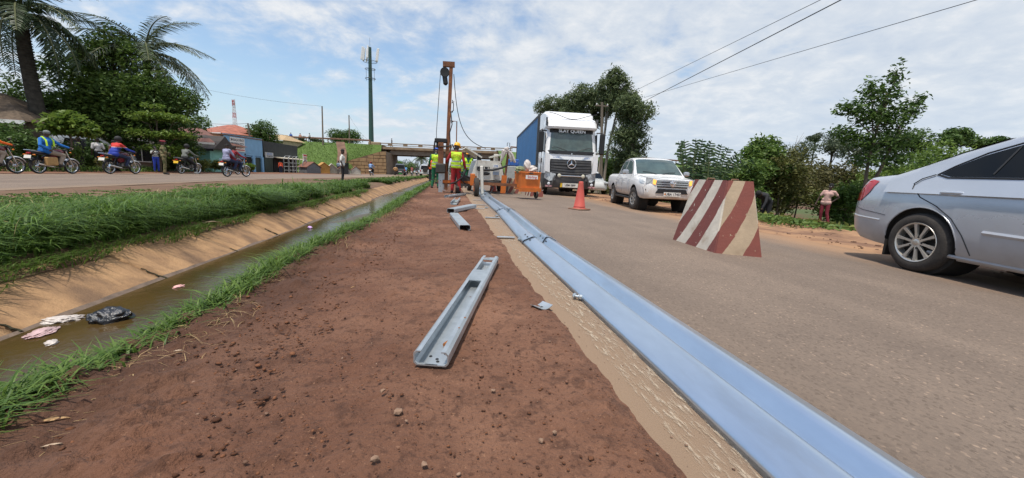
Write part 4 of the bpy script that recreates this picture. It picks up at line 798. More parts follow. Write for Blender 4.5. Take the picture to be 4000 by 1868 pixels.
e4 = at(2165, 400, 42); euc('paler eucalyptus crown above the blue container', (e4.x, 42, -.9), C_((0, 0, 9.4, 1.5, 1.2, .8), (-1.2, 0, 8.9, 1.0, 1, .7), (1.3, 0, 9.1, 1.3, 1, .8), (0, 0, 8.3, 1.6, 1, .8), (1.6, 0, 8.0, 1.3, 1, .8), (2.6, 0, 8.6, 1.1, 1, .8), (.6, 0, 7.4, 1.4, 1, .7), (2.4, 0, 7.5, 1.0, 1, .7)), 9000, [[(0, 0, 0), (0, 0, 8.5)], [(1.6, 0, 0), (1.7, 0, 8)]])
# split-leaf (banana-like) fans
M_fan = [leafmat('fan_leaf', (0.035, 0.075, 0.030), (0.095, 0.150, 0.065), .3), mat('fan_stalk', (0.09, 0.12, 0.04), .6)]
def fan_leaf(L_, seed):
    g = random.Random(seed); b = MB(); st = [Vector((0, 0, 0)), Vector((0, 0, L_*.45)), Vector((0, .02, L_))]; b.tube([(0, 0, 0), (0, 0, L_*.5), (0, .04, L_*1.42)], [.035, .025, .008], 5, 1)
    for s_ in (-1, 1):
        for i in range(17):
            t_ = i/17; z = L_*(.5+.9*t_); ll = L_*.155*math.sin(PI*(.22+.70*t_))**.6*g.uniform(.7, 1.15); w_ = L_*.9/17*g.choice((.4, .55, .7)); dz = ll*g.uniform(.0, .6)
            y_ = g.uniform(-.10, .10); b.add([(0, .02, z), (0, .02, z+w_), (s_*ll*.7, y_, z+w_+dz*.7), (s_*ll, y_*1.6-.05, z+w_*.3+dz*.55), (s_*ll*.75, y_, z+dz*.6)], [(0, 1, 2, 3, 4)])
    o = b.build('leaf', M_fan, None, None, fix=False); me = o.data; bpy.data.objects.remove(o); return me
fl = [fan_leaf(1.55, s_) for s_ in (1, 2, 3)]
for (xp, yp, Y, lab, angs, sc_) in ((2715, 700, 14.5, 'taller split-leaf fan plant close behind the white pickup', (-.34, -.20, -.06, .07, .18), 1.30), (2770, 700, 14.0, 'spreading split-leaf fan plant beside the striped block, leaning right', (-.08, .12, .28, .45, .68), 1.2)):
    p = at(xp, yp, Y); t_ = thing('fan_plant', lab, 'plant', (p.x, Y, -.9)); b = MB(); b.tube([(0, 0, -.2), (0, 0, .8)], [.10, .07], 8); b.build('stem', M_fan[1], t_)
    for i, a in enumerate(angs): o = obj('leaf', fl[i % 3], t_, None); o.location = (0, i*.06, .6); o.rotation_euler = (random.uniform(-.15, .15), a, random.uniform(-.25, .25)-.35); o.scale = (sc_,)*3
# tree with open crown
rt = (16.9, 13.3, -1.0)
tree('broadleaf_tree', 'young open crowned tree with slender forked trunk behind the planted bed', 'tree', rt, C_((.4, 0, 6.3, .35, .3, .6), (-.6, 0, 5.6, .55, .4, .55), (.2, 0, 5.4, .6, .5, .6), (-1.5, 0, 4.9, .6, .5, .35), (-.6, 0, 4.7, .7, .6, .5), (.5, 0, 4.6, .8, .6, .55), (1.3, 0, 5.0, .5, .4, .5), (1.75, 0, 5.4, .3, .3, .45), (-1.7, 0, 4.0, .5, .4, .3), (-.9, 0, 3.8, .7, .5, .4), (.2, 0, 3.7, .9, .6, .5), (1.1, 0, 3.8, .7, .5, .5), (-.2, 0, 3.0, .6, .5, .35), (.9, 0, 3.0, .6, .5, .4), (1.5, 0, 3.1, .4, .4, .3)), 5200, .17, LM['dark'], .085, M_bark, [[(0, 0, -.1), (-.05, 0, 1.5), (-.15, 0, 3.0), (.1, 0, 5.6)], [(0, 0, 1.6), (.5, 0, 2.6), (1.1, 0, 4.6)]], shell=.15)
# shrubs of the planted bed and behind it
SHR = [(2905, 700, 14, 2.7, 1.0, 'mid', .16, 'leafy shrub with drooping clusters at the left of the planted bed'), (2985, 600, 16, 4.4, 1.4, 'mid', .24, 'large leaved small tree rising over the planted bed'), (3065, 640, 15, 3.8, 1.3, 'olive', .15, 'olive green shrub in the middle of the planted bed'), (3130, 660, 16.5, 3.3, 1.35, 'bronze', .14, 'dark bronze shrub behind the man in pink'), (3235, 640, 17.5, 3.7, 1.4, 'bronze', .16, 'taller bronze green bush behind the man in pink'), (3320, 720, 14.5, 2.1, 1.0, 'mid', .14, 'rounded green bush right of the man in pink'), (3340, 660, 19, 2.9, 1.3, 'yel', .16, 'yellow green feathery bush beyond the young tree'), (3480, 640, 15, 3.0, 1.4, 'bright', .16, 'bright leafed bush beside the silver car boot'), (3570, 610, 17, 3.9, 1.6, 'mid', .18, 'broad green bush above the silver car boot'), (3680, 590, 18, 4.6, 2.0, 'bright', .2, 'bright branching shrub above the silver car rear window'), (3790, 580, 20, 4.2, 2.0, 'mid', .2, 'green bush behind the silver car roof slope'), (3420, 620, 22, 4.0, 1.8, 'yel', .2, 'tall yellow green thicket behind the young tree'), (2760, 690, 22, 2.9, 1.6, 'mid', .2, 'thicket behind the fan plants'), (2960, 680, 22, 3.0, 1.8, 'mid', .2, 'dense thicket behind the large leaved small tree'), (2830, 730, 17, 2.4, 1.1, 'mid', .16, 'bush low behind the fan plants'), (2650, 690, 17, 2.6, 1.0, 'bright', .15, 'bright shrub peeking out behind the pickup cab'), (2540, 740, 19, 1.7, 1.0, 'mid', .16, 'low hedge bush between eucalyptus and pickup'), (2440, 760, 22, 1.5, 1.0, 'olive', .16, 'low scrub at the foot of the eucalyptus'), (2345, 690, 36, 4.6, 2.2, 'mid', .24, 'leafy bush filling the gap right of the truck cab'), (2150, 690, 44, 4.5, 2.2, 'mid', .26, 'bush beyond the container tail')]
for i, (xp, yp, Y, h_, r_, k_, sz, lab) in enumerate(SHR):
    p = at(xp, yp, Y); tree('shrub', lab, 'shrub', (p.x, Y, -1.0), blob(12, r_*.95, r_*.85, h_*.38, h_*.55, r_*.36, r_*.56, 200+i), 6500 if h_ > 2 else 3500, sz, LM[k_], .05, M_bark, shell=.25)
# bare twiggy branches above the bed
t_ = thing('bare_shrub', 'leafless twiggy branches sticking up above the planted bed', 'shrub', tuple(at(3070, 690, 16.5))[:2]+(-.9,)); b = MB(); rs = random.Random(3)
for i in range(16):
    a = rs.uniform(-1.1, 1.1); l_ = rs.uniform(2.6, 4.4); e_ = Vector((math.sin(a)*l_*.55, rs.uniform(-.4, .4), math.cos(a)*l_)); b.tube([(0, 0, 0), e_*.5+Vector((0, 0, .2)), e_], [.03, .018, .006], 4)
    for q in range(3): s_ = e_*rs.uniform(.5, .9); b.tube([s_, s_+Vector((rs.uniform(-.5, .5), 0, rs.uniform(.2, .7)))], [.01, .004], 4)
b.build('branches', M_bark, t_)
# low bedding plants in a row along the bed edge
n = 5200; s_ = RNG.random(n); X = 8.4+3.6*s_+RNG.normal(0, .35, n); Y = 7.9-.6*s_+RNG.normal(0, .45, n)+RNG.random(n)*2; Z = np.interp(X, [8.4, 9.0, 11, 14], [-.15, -.22, -.6, -1.0])
P = np.stack([X, Y, Z+.20*RNG.random(n)], -1); struct(leafset(P, .09+.10*RNG.random(n), LM['mid'], 'bedding_plants', None), 'stuff')
n = 1800; X = RNG.uniform(9, 13, n); Y = RNG.uniform(7.5, 12, n); Z = np.interp(X, [8.4, 9.0, 11, 14], [-.15, -.22, -.6, -1.0]); P = np.stack([X, Y, Z+.28*RNG.random(n)], -1); struct(leafset(P, .14+.12*RNG.random(n), LM['yel'], 'bedding_plants', None), 'stuff')
# distant wooded skyline on the right
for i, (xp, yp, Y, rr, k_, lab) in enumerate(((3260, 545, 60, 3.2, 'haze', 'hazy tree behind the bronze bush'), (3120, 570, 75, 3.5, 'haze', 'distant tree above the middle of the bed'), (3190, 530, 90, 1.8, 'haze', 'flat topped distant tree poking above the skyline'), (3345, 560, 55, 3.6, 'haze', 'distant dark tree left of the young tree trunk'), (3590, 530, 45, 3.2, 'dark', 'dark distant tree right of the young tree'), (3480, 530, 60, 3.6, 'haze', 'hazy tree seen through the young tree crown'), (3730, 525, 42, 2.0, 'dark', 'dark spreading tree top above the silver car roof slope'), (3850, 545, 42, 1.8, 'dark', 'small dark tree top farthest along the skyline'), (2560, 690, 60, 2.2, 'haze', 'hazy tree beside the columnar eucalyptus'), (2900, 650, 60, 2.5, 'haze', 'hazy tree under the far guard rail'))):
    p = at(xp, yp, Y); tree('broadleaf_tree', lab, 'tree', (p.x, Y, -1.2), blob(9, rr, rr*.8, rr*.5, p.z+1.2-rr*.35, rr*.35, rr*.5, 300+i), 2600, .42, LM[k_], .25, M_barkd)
# ================================================================== guard-rail parts lying along the verge
M_rail = mat('new_galvanised_rail', (0.60, 0.685, 0.78), .31, metal=.9, var=.05, scale=9, col2=(0.50, 0.58, 0.67), bump=.03, bscale=25, stretch=(1, .3, 1), detail=10, col3=(0.46, 0.50, 0.54), s3=5, t3=(.58, .80))
WP = [(0, 0.0), (0, .024), (.006, .036), (.026, .048), (.078, .0705), (.098, .079), (.116, .0855), (.132, .0875), (.146, .084), (.156, .0745), (.182, .028), (.194, .014), (.206, .009), (.216, .009), (.228, .014), (.240, .028), (.266, .0745), (.276, .084), (.290, .0875), (.306, .0855), (.324, .079), (.344, .0705), (.396, .048), (.416, .036), (.422, .024), (.422, 0)]
def rail_ring(y, x0, lift, th=.004):
    up_ = [Vector((x0+x, y, z+lift)) for x, z in WP]; lo = [Vector((x0+x, y, z+lift-th)) for x, z in WP]; return up_+lo[::-1]
def rail(ya, xa, yb, xb, la, lb, label):
    t_ = thing('rail_beam', label, 'rail beam', (xa, ya, 0.0), 0, 'new steel rail beams laid end to end')
    b = MB(); n_ = 14; tt_ = [0, .03, .06, .09]+[.12+.88*i/n_ for i in range(n_+1)]; b.loft([rail_ring((yb-ya)*q, (xb-xa)*q-(.004 if q < .08 else 0), la*(1 if q < .05 else max(0, 1-(q-.05)/.05)) if q < .1 else lb*q) for q in tt_]); b.build('beam', M_rail, t_, 50)
    for e_, (y0, dirn) in enumerate(((.06, 1), (yb-ya-.06, -1))):
        for (xs_, zs, tl) in ((.064, .0665, .5), (.358, .0665, -.5), (.169, .052, -1.05), (.253, .052, 1.05)):
            for k_ in range(2):
                y_ = y0+dirn*k_*.16; b = MB(); b.box((0, 0, 0), (.018, .032, .003), rotm(0, -tl, 0)); o = b.build('bolt_slot', M_dark, t_); o.location = (xs_+(xb-xa)*y_/(yb-ya)+(-.002 if tl > 0 else .002), y_, zs+(la if y_ < .3 else lb)+.004)
    return t_
rail(.30, .878, 4.45, .872, .006, .003, 'long new rail beam passing closest to the lone bolt and curved washer plate')
rail(4.30, .868, 8.02, 1.005, .016, .004, 'second rail beam, lapped over the end of the first near the flat plates')
rail(7.86, .998, 11.95, 1.03, .016, .004, 'third rail beam, reaching the orange machine wheel')
rail(11.80, 1.02, 15.9, 1.22, .011, .004, 'fourth rail beam, under the machine drawbar')
rail(15.75, 1.21, 19.8, 1.35, .011, .004, 'farthest rail beam beyond the machine wheel')
# C-channel posts
def cpost(label, near, far, width=.15, ht=.075, up=True, plates=(), roll=0.0, z=.034, lip=.030, holes=True):
    a, c = Vector((*near, z)), Vector((*far, z)); L_ = (c-a).length; rz_ = math.atan2(c.y-a.y, c.x-a.x)-PI/2
    t_ = thing('guardrail_post', label, 'post', a, rz_, 'loose galvanised posts on the soil'); w2 = width/2; th = .005; rr = .012
    def prof(o): # outer minus offset
        k = w2-o; q = [(-w2+lip, ht-o), (-k+rr, ht-o), (-k, ht-o-rr), (-k, o+rr), (-k+rr, o), (k-rr, o), (k, o+rr), (k, ht-o-rr), (k-rr, ht-o), (w2-lip, ht-o)]; return q
    ring = prof(0)+prof(th)[::-1]; s_ = 1 if up else -1
    R_ = [[Vector((x, y, (zz0 if up else ht-zz0))) for x, zz0 in ring] for y in (0, L_*.33, L_*.66, L_)]
    b = MB(); b.loft(R_); b.build('channel', M_galv, t_, 40)
    for (y0, y1, dz) in plates:
        b = MB(); b.box((0, (y0+y1)/2, ht+dz-.004 if up else dz), (width-.012, y1-y0, .006)); b.build('cover_plate', M_galv, t_)
    if holes:
        for i, (x, y) in enumerate(((-.02, .07), (.012, .05), (.035, .10), (.02, .03))):
            if up: b = MB(); b.lathe([(.007, 0), (.007, .0015)], 8, (x, y, th+.0005)); b.build('bolt_hole', M_dark, t_)
        for y in (.06, .12): b = MB(); b.lathe([(.008, 0), (.008, .002)], 8, (-w2+th-.0005, y, ht*.5), 'x'); b.build('bolt_hole', M_dark, t_)
        b = MB(); b.lathe([(.013, 0), (.013, .003)], 8, (w2-.001, L_-.09, ht*.5), 'x'); b.build('bolt_hole', M_dark, t_)
    return t_
p = cpost('open channel post with cover plate and rust specks, alone on the bare soil', (-.055, 1.45), (.375, 3.24), .142, .062, True, ((1.06, 1.34, 0.0), (1.70, 1.78, 0.0)))
M_rustp = mat('rust_fleck', (0.30, 0.11, 0.03), .9)
b = MB(); b.tube([(.012, .17, .012), (.022, .20, .012)], .009, 6); b.build('rust_fleck', M_rustp, p)
for (x, y, z_, s_) in ((.062, .38, .063, .010), (.060, .25, .063, .007), (.0, .004, .004, .05), (-.02, 1.74, .0655, .05)): b = MB(); b.box((x, y, z_), (s_, .006, .002)); b.build('rust_fleck', M_rustp, p)
cpost('closed side up box post with rusty end, beside the flat plate', (.235, 5.10), (.115, 6.62), .15, .075, False, (), 0)
cpost('box post lying across the verge with one end on a plate', (.06, 7.30), (.56, 8.50), .15, .08, False)
cpost('short open spacer channel between two lying posts', (.144, 9.15), (.27, 10.7), .16, .07, True, ((.55, .75, 0),), 0)
cpost('open post nearest the feet of the worker in red', (-.03, 11.6), (.55, 13.1), .15, .07, True, ((.6, .8, 0),), 0)
# small loose fittings
def plate(label, loc, rz_, w_, l_, bend, hole=True, group='loose steel plates'):
    t_ = thing('washer_plate', label, 'steel plate', loc, rz_, group); b = MB(); n_ = 9
    R_ = [[Vector((-w_/2+w_*j/(n_-1), y, bend*(2*j/(n_-1)-1)**2+o_)) for j in range(n_)] for y, o_ in ((-l_/2, 0), (l_/2, 0))]
    top = [[p_+Vector((0, 0, .004)) for p_ in r_] for r_ in R_]; b.loft([R_[0]+top[0][::-1], R_[1]+top[1][::-1]]); b.build('plate', M_galv, t_, 50)
    if hole: b = MB(); b.box((0, 0, .0045), (.022, .014, .002)); b.build('slot', M_dark, t_)
    return t_
plate('curved square washer plate with a slot, half on the soil edge', (.565, 2.14, .020), .55, .105, .085, .016)
plate('flat pale plate beside the lapped rail joint', (.73, 4.70, .014), 1.45, .075, .22, .006, False)
plate('flat plate beside the bolt below the second rail beam', (.80, 6.80, .012), 1.5, .08, .26, .01, False)
plate('thin plate tucked under the end of the box post', (.665, 8.58, .014), 1.5, .06, .30, .0, False)
plate('small plate on the worn edge line by the third beam', (.83, 9.55, .012), 1.4, .07, .26, .005, False)
plate('small plate on the edge line farthest from the lone bolt', (.86, 11.2, .012), 1.3, .07, .26, .005, False)
def bolt(label, loc, rz_):
    t_ = thing('bolt', label, 'bolt', loc, rz_, 'loose galvanised bolts'); b = MB(); b.lathe([(.002, -.030), (.016, -.028), (.021, -.018), (.021, -.014), (.010, -.013), (.010, .03)], 14, (0, 0, .021), 'y'); b.build('shank', M_galv, t_)
    b = MB(); b.lathe([(.017, .018), (.017, .036)], 6, (0, 0, .021), 'y'); b.build('nut', M_galv, t_); b = MB(); b.lathe([(.020, .012), (.020, .016)], 14, (0, 0, .021), 'y'); b.build('washer', M_galv, t_); return t_
bolt('lone bolt with nut lying close beside the first rail beam', (.855, 2.33, .003), -2.3)
bolt('bolt with nut standing by the lapped joint of the first two beams', (.875, 4.52, .003), -2.7)
bolt('bolt lying beside the second rail beam', (.915, 7.1, .003), 2.2); bolt('bolt lying beside the third rail beam', (.88, 8.75, .003), 2.0)
# stones, leaves, litter
def lump(name, label, cat, loc, r, m, seed, amp=.25, sub=2, group=None, fr=2.2):
    bm2 = bmesh.new(); bmesh.ops.create_icosphere(bm2, subdivisions=sub, radius=1); g = np.random.default_rng(seed); V = np.array([v.co[:] for v in bm2.verts]); a = g.uniform(0, 9, 3)
    f_ = 1+amp*2*(fbm(V[:, 0]*fr+a[0], V[:, 1]*fr+V[:, 2]*1.7*fr+a[1], 3, seed)); V = V*f_[:, None]*np.array(r)
    for v, q in zip(bm2.verts, V): v.co = q
    me = bpy.data.meshes.new(name); bm2.to_mesh(me); bm2.free(); me.materials.append(m); o = obj(name, me, None, (None if sub < 2 else 35) if sub < 3 else 60); o.location = loc; o.rotation_euler = (0, 0, g.uniform(0, 6)); return tag(o, label, cat, group)
M_st = mat('pale_stone', (0.235, 0.145, 0.095), .9, var=.25, scale=30); M_st2 = mat('red_stone', (0.17, 0.078, 0.045), .9, var=.25, scale=30)
for i, (x, y, r_, m_, lab) in enumerate(((-.147, 1.17, .017, M_st, 'largest round pale stone below the open end of the lone channel post'), (-.183, .965, .014, M_st, 'pale stone with a chip beside it on the bare soil'), (-.215, 1.30, .010, M_st, 'small angular pale stone left of the round stone'), (.14, 1.37, .013, M_st2, 'flat reddish stone right of the lone channel post'), (.174, 1.265, .009, M_st, 'small rounded stone in the soil past the flat reddish one'), (-.115, 1.12, .006, M_st, 'tiny pale chip beside the largest round stone'), (.285, .99, .009, M_st, 'whitish stone chip near the ragged soil edge'), (-.05, .93, .011, M_st, 'oblong tan stone on the open soil'), (.335, 1.02, .008, M_st, 'pale chip right of the whitish one near the soil edge'), (.46, 1.30, .008, M_st2, 'reddish chip close to the dusty asphalt edge'))):
    lump('stone', lab, 'stone', (x, y, .026+r_*.2), (r_*1.0, r_*.8, r_*.6), m_, 20+i, .6, 1, None, 1.1)
M_leafd = mat('dead_leaf', (0.36, 0.22, 0.10), .8, var=.2, scale=30); M_leafp = mat('pale_litter', (0.42, 0.32, 0.23), .8, var=.15, scale=30)
def dleaf(label, loc, rz_, l_, w_, m_, curl=.02):
    b = MB(); n_ = 8; R_ = []
    for i in range(n_+1):
        t_ = i/n_; wv = w_*math.sin(PI*min(1, t_*.96+.03))**.8*.5; z_ = curl*(1-(2*t_-1)**2)*.6+.003
        R_.append([Vector((l_*(t_-.5), -wv, z_+curl*.5)), Vector((l_*(t_-.5), -wv*.4, z_+.002*math.sin(i*2))), Vector((l_*(t_-.5), 0, z_-.002)), Vector((l_*(t_-.5), wv*.5, z_+.003*math.cos(i*3))), Vector((l_*(t_-.5), wv, z_+curl*.4))])
    b.loft(R_, False, 0, False); o = b.build('dry_leaf', m_, None, 60); o.location = loc; o.rotation_euler = (0, 0, rz_); return tag(o, label, 'leaf', 'dead leaves and scraps on the soil')
dleaf('large curled tan dead leaf on the dark soil', (-1.12, 1.21, .03), .25, .075, .022, M_leafd, .008); dleaf('pale flat scrap left of the curled tan leaf', (-1.17, 1.12, .03), .4, .030, .010, M_leafp, .002); dleaf('long pale scrap below the curled tan leaf', (-1.03, 1.10, .03), .3, .042, .009, M_leafp, .003)
dleaf('small cream scrap alone on open soil', (-.88, 1.19, .03), .1, .022, .014, M_leafp, .002); dleaf('tan leaf fragment lying in the raked straw', (-1.20, 1.9, .03), .2, .07, .03, M_leafd, .01); dleaf('cream scrap by the dry straw edge', (-1.07, 1.66, .03), .2, .03, .010, M_leafp, .002)
dleaf('dry corn husk on the slab lip under the bank grass', (-3.33, 6.1, -.09), .6, .22, .06, M_leafp, .03); dleaf('orange bark strip on the soil beside the straw', (-.60, 2.55, .025), 1.2, .05, .008, M_leafd, .002)
M_bagb = mat('black_plastic', (0.012, 0.013, 0.016), .22, var=.2, scale=9, bump=.6, bscale=30, spec=.8); M_bagw = mat('clear_white_plastic', (0.56, 0.50, 0.46), .3, var=.15, scale=10, bump=.6, bscale=25); M_bagp = mat('pinkish_plastic', (0.58, 0.40, 0.40), .3, var=.25, scale=16, bump=.6, bscale=25); M_pnk = mat('pink_paper', (0.72, 0.40, 0.37), .7)
lump('plastic_bag', 'crumpled black plastic bag floating in the brown water', 'bag', (-2.47, 3.17, -.385), (.115, .085, .075), M_bagb, 3, .42, 4, None, 2.6)
lump('plastic_bag', 'crumpled whitish plastic bag at the water edge on the slab', 'bag', (-2.78, 3.18, -.402), (.11, .065, .028), M_bagw, 4, .5, 4, None, 3.0)
lump('plastic_bag', 'flattened pinkish clear plastic bag by the water edge', 'bag', (-2.70, 2.94, -.40), (.10, .06, .02), M_bagp, 5, .5, 4, None, 3.2)
lump('paper_scrap', 'small white tissue scrap in the brown water', 'litter', (-2.50, 2.77, -.40), (.045, .03, .016), M_bagw, 6, .5, 3, None, 3)
lump('paper_scrap', 'small pink paper scrap floating beyond the black bag', 'litter', (-2.52, 4.01, -.40), (.05, .03, .015), M_pnk, 7, .5, 3, None, 3); lump('paper_scrap', 'tiny lilac scrap at the slab foot far along the drain', 'litter', (-2.62, 7.9, -.39), (.06, .04, .03), mat('lilac', (0.55, 0.35, 0.65), .7), 8, .4, 2)
M_weed = leafmat('joint_weed_blade', (0.03, 0.03, 0.012), (0.08, 0.07, 0.03), 0)
# ---- striped concrete blocks
def stripe_mat(name, red, white):
    m = mat(name, white, .8, var=.1, scale=5, col2=tuple(c*.72 for c in white), bump=.25, bscale=30, col3=(0.30, 0.20, 0.12), s3=2.6, t3=(.56, .80)); t = m.node_tree; b = t.nodes['Principled BSDF']; src = b.inputs['Base Color'].links[0].from_socket
    uv = t.nodes.new('ShaderNodeUVMap'); uv.uv_map = 'UVMap'; sx = t.nodes.new('ShaderNodeSeparateXYZ'); t.links.new(uv.outputs[0], sx.inputs[0])
    nz = t.nodes.new('ShaderNodeTexNoise'); nz.inputs['Scale'].default_value = 7; nz.inputs['Detail'].default_value = 8; tcn = [n for n in t.nodes if n.type == 'TEX_COORD'][0]; t.links.new(tcn.outputs['Object'], nz.inputs['Vector'])
    def M2(op, a, c):
        n = t.nodes.new('ShaderNodeMath'); n.operation = op
        for i, q in enumerate((a, c)):
            if hasattr(q, 'links'): t.links.new(q, n.inputs[i])
            else: n.inputs[i].default_value = q
        return n.outputs[0]
    f = M2('FRACT', M2('ADD', sx.outputs[0], M2('MULTIPLY', M2('SUBTRACT', nz.outputs[0], .5), .07)), 0); isr = M2('LESS_THAN', f, .52)
    nz2 = t.nodes.new('ShaderNodeTexNoise'); nz2.inputs['Scale'].default_value = 11; nz2.inputs['Detail'].default_value = 10; nz2.inputs['Roughness'].default_value = .7; t.links.new(tcn.outputs['Object'], nz2.inputs['Vector'])
    chip = M2('LESS_THAN', nz2.outputs[0], .635); fac = M2('MULTIPLY', isr, chip)
    mr = t.nodes.new('ShaderNodeMix'); mr.data_type = 'RGBA'; mr.inputs[6].default_value = (*red, 1); mr.inputs[7].default_value = (red[0]*.7, red[1]*.8, red[2]*.9, 1); t.links.new(nz.outputs[0], mr.inputs[0])
    x = t.nodes.new('ShaderNodeMix'); x.data_type = 'RGBA'; t.links.new(fac, x.inputs[0]); t.links.new(src, x.inputs[6]); t.links.new(mr.outputs[2], x.inputs[7])
    # bare worn lower edge of the right face comes from the v coordinate (paint wear towards one side)
    t.links.new(x.outputs[2], b.inputs['Base Color']); return m
M_stripe = stripe_mat('striped_block_paint', (0.195, 0.053, 0.042), (0.62, 0.56, 0.47)); M_stripe2 = stripe_mat('striped_block_worn_face', (0.225, 0.060, 0.042), (0.44, 0.33, 0.22))
def block(label, base, top, z0, z1, per, slope, phase, wear=None):
    """base/top: four (x,y) corners counter-clockwise from the left near-face corner"""
    t_ = thing('concrete_barrier', label, 'barrier', (base[1][0], base[1][1], z0)); o3 = Vector((base[1][0], base[1][1], z0)); bm2 = bmesh.new(); uvl = bm2.loops.layers.uv.new('UVMap')
    B_ = [Vector((x, y, z0))-o3 for x, y in base]; T_ = [Vector((x, y, z1))-o3 for x, y in top]; n_ = 8; acc = 0
    for f_ in range(4):
        a, c, d, e_ = B_[f_], B_[(f_+1) % 4], T_[(f_+1) % 4], T_[f_]; w_ = (c-a).length
        for i in range(n_):
            for j in range(n_):
                q = []
                for (u_, v_) in ((i, j), (i+1, j), (i+1, j+1), (i, j+1)):
                    u1, v1 = u_/n_, v_/n_; p_ = a.lerp(c, u1).lerp(e_.lerp(d, u1), v1)
                    q.append((bm2.verts.new(p_), ((u1*w_+acc+(.5-u1)*0)-slope*v1*(z1-z0))/per+phase, v1))
                fc = bm2.faces.new([s_[0] for s_ in q]); fc.material_index = 1 if f_ == 1 else 0
                for lp, s_ in zip(fc.loops, q): lp[uvl].uv = (s_[1], s_[2])
        acc += w_
    fc = bm2.faces.new([bm2.verts.new(p_) for p_ in T_])
    for lp in fc.loops: lp[uvl].uv = (.7, 1)
    bmesh.ops.remove_doubles(bm2, verts=bm2.verts, dist=.0005); bmesh.ops.recalc_face_normals(bm2, faces=bm2.faces)
    bv = [e for e in bm2.edges if len(e.link_faces) == 2 and e.calc_face_angle(0) > .5]; bmesh.ops.bevel(bm2, geom=bv, offset=.012, segments=2, affect='EDGES')
    me = bpy.data.meshes.new('block'); bm2.to_mesh(me); bm2.free(); me.materials.append(M_stripe); me.materials.append(M_stripe2); obj('block', me, t_, 45)
    c0 = sum(T_, Vector())/4
    for s_ in (-.18, .18): b = MB(); b.tube([c0+Vector((s_-.06, 0, -.01)), c0+Vector((s_-.05, 0, .018)), c0+Vector((s_+.05, 0, .018)), c0+Vector((s_+.06, 0, -.01))], .008, 5); b.build('lifting_loop', M_rustrail, t_)
    return t_
block('large red and white striped tapered concrete block between the pickup and the silver car', [(3.35, 5.24), (3.30, 4.22), (3.82, 4.04), (3.88, 5.08)], [(3.48, 5.06), (3.50, 4.42), (3.78, 4.30), (3.80, 4.95)], -.075, .845, .50, .60, .32)
block('smaller striped tapered concrete block behind the orange bin', [(3.30, 16.4), (3.36, 15.5), (3.92, 15.4), (3.9, 16.3)], [(3.34, 16.2), (3.40, 15.65), (3.70, 15.6), (3.7, 16.1)], -.075, .72, .42, .6, .2)
# ---- cone
cn = thing('traffic_cone', 'faded red traffic cone on a brown base standing alone on the asphalt', 'cone', (3.52, 9.95, rz(3.5)+.002), .5)
M_cone = mat('faded_cone_plastic', (0.55, 0.09, 0.065), .6, var=.12, scale=6, col2=(0.42, 0.075, 0.055)); b = MB(); b.lathe([(.175, .03), (.17, .045), (.155, .06), (.062, .70), (.06, .74), (.045, .755), (.04, .75), (.05, .70), (.05, .6)], 24); b.build('cone', M_cone, cn, 50)
b = MB(); b.box((0, 0, .018), (.44, .44, .036), bev=.014); b.build('base', mat('cone_base', (0.20, 0.10, 0.06), .85), cn)
b = MB(); b.lathe([(.158, .075), (.1605, .085), (.156, .095)], 24, cap=False); b.build('rib', M_cone, cn)
# ================================================================== people
SKIN = mat('skin_dark', (0.060, 0.033, 0.022), .5, var=.1, scale=20); M_hair = mat('black_hair', (0.010, 0.009, 0.009), .85, bump=.5, bscale=160); M_shoe = mat('black_boot', (0.018, 0.016, 0.016), .5)
M_eye = mat('eye_white', (0.7, 0.68, 0.64), .3, var=0); M_lip = mat('lip', (0.09, 0.038, 0.035), .5, var=0)
def cloth(name, c, c2=None, s=7, r=.85): return mat(name, c, r, var=.14, scale=s, col2=c2, bump=.35, bscale=18)
def capsule(a, b, ra, rb, n=10):
    a, b = Vector(a), Vector(b); d = b-a
    if d.length < 1e-5: d = Vector((0, 0, 1e-4))
    t = d.normalized(); u = t.orthogonal().normalized(); v = t.cross(u); rings = []
    for c, r, s in ((a, ra, -1), (b, rb, 1)):
        for th in ((-1.45, -1.0, -.5, 0) if s < 0 else (0, .5, 1.0, 1.45)):
            rings.append([c+t*(r*math.sin(th))+(u*math.cos(2*PI*k/n)+v*math.sin(2*PI*k/n))*(r*math.cos(th)) for k in range(n)])
    return rings
STAND = dict(pelvis=(0, 0, .95), waist=(0, 0, 1.07), chest=(0, .005, 1.30), neck=(0, -.005, 1.46), head=(0, .01, 1.615))
for s_, q in (('L', -1), ('R', 1)):
    STAND.update({'hip'+s_: (q*.088, 0, .91), 'knee'+s_: (q*.10, .02, .50), 'ank'+s_: (q*.105, -.025, .085), 'toe'+s_: (q*.125, .13, .035), 'sh'+s_: (q*.178, 0, 1.395), 'el'+s_: (q*.235, -.03, 1.12), 'wr'+s_: (q*.245, .045, .88)})
RIDE = dict(pelvis=(0, -.28, .90), waist=(0, -.27, 1.02), chest=(0, -.17, 1.24), neck=(0, -.11, 1.40), head=(0, -.06, 1.55))
for s_, q in (('L', -1), ('R', 1)):
    RIDE.update({'hip'+s_: (q*.10, -.24, .86), 'knee'+s_: (q*.21, .16, .74), 'ank'+s_: (q*.20, -.02, .37), 'toe'+s_: (q*.21, .13, .32), 'sh'+s_: (q*.185, -.14, 1.34), 'el'+s_: (q*.30, .05, 1.12), 'wr'+s_: (q*.33, .31, 1.045)})
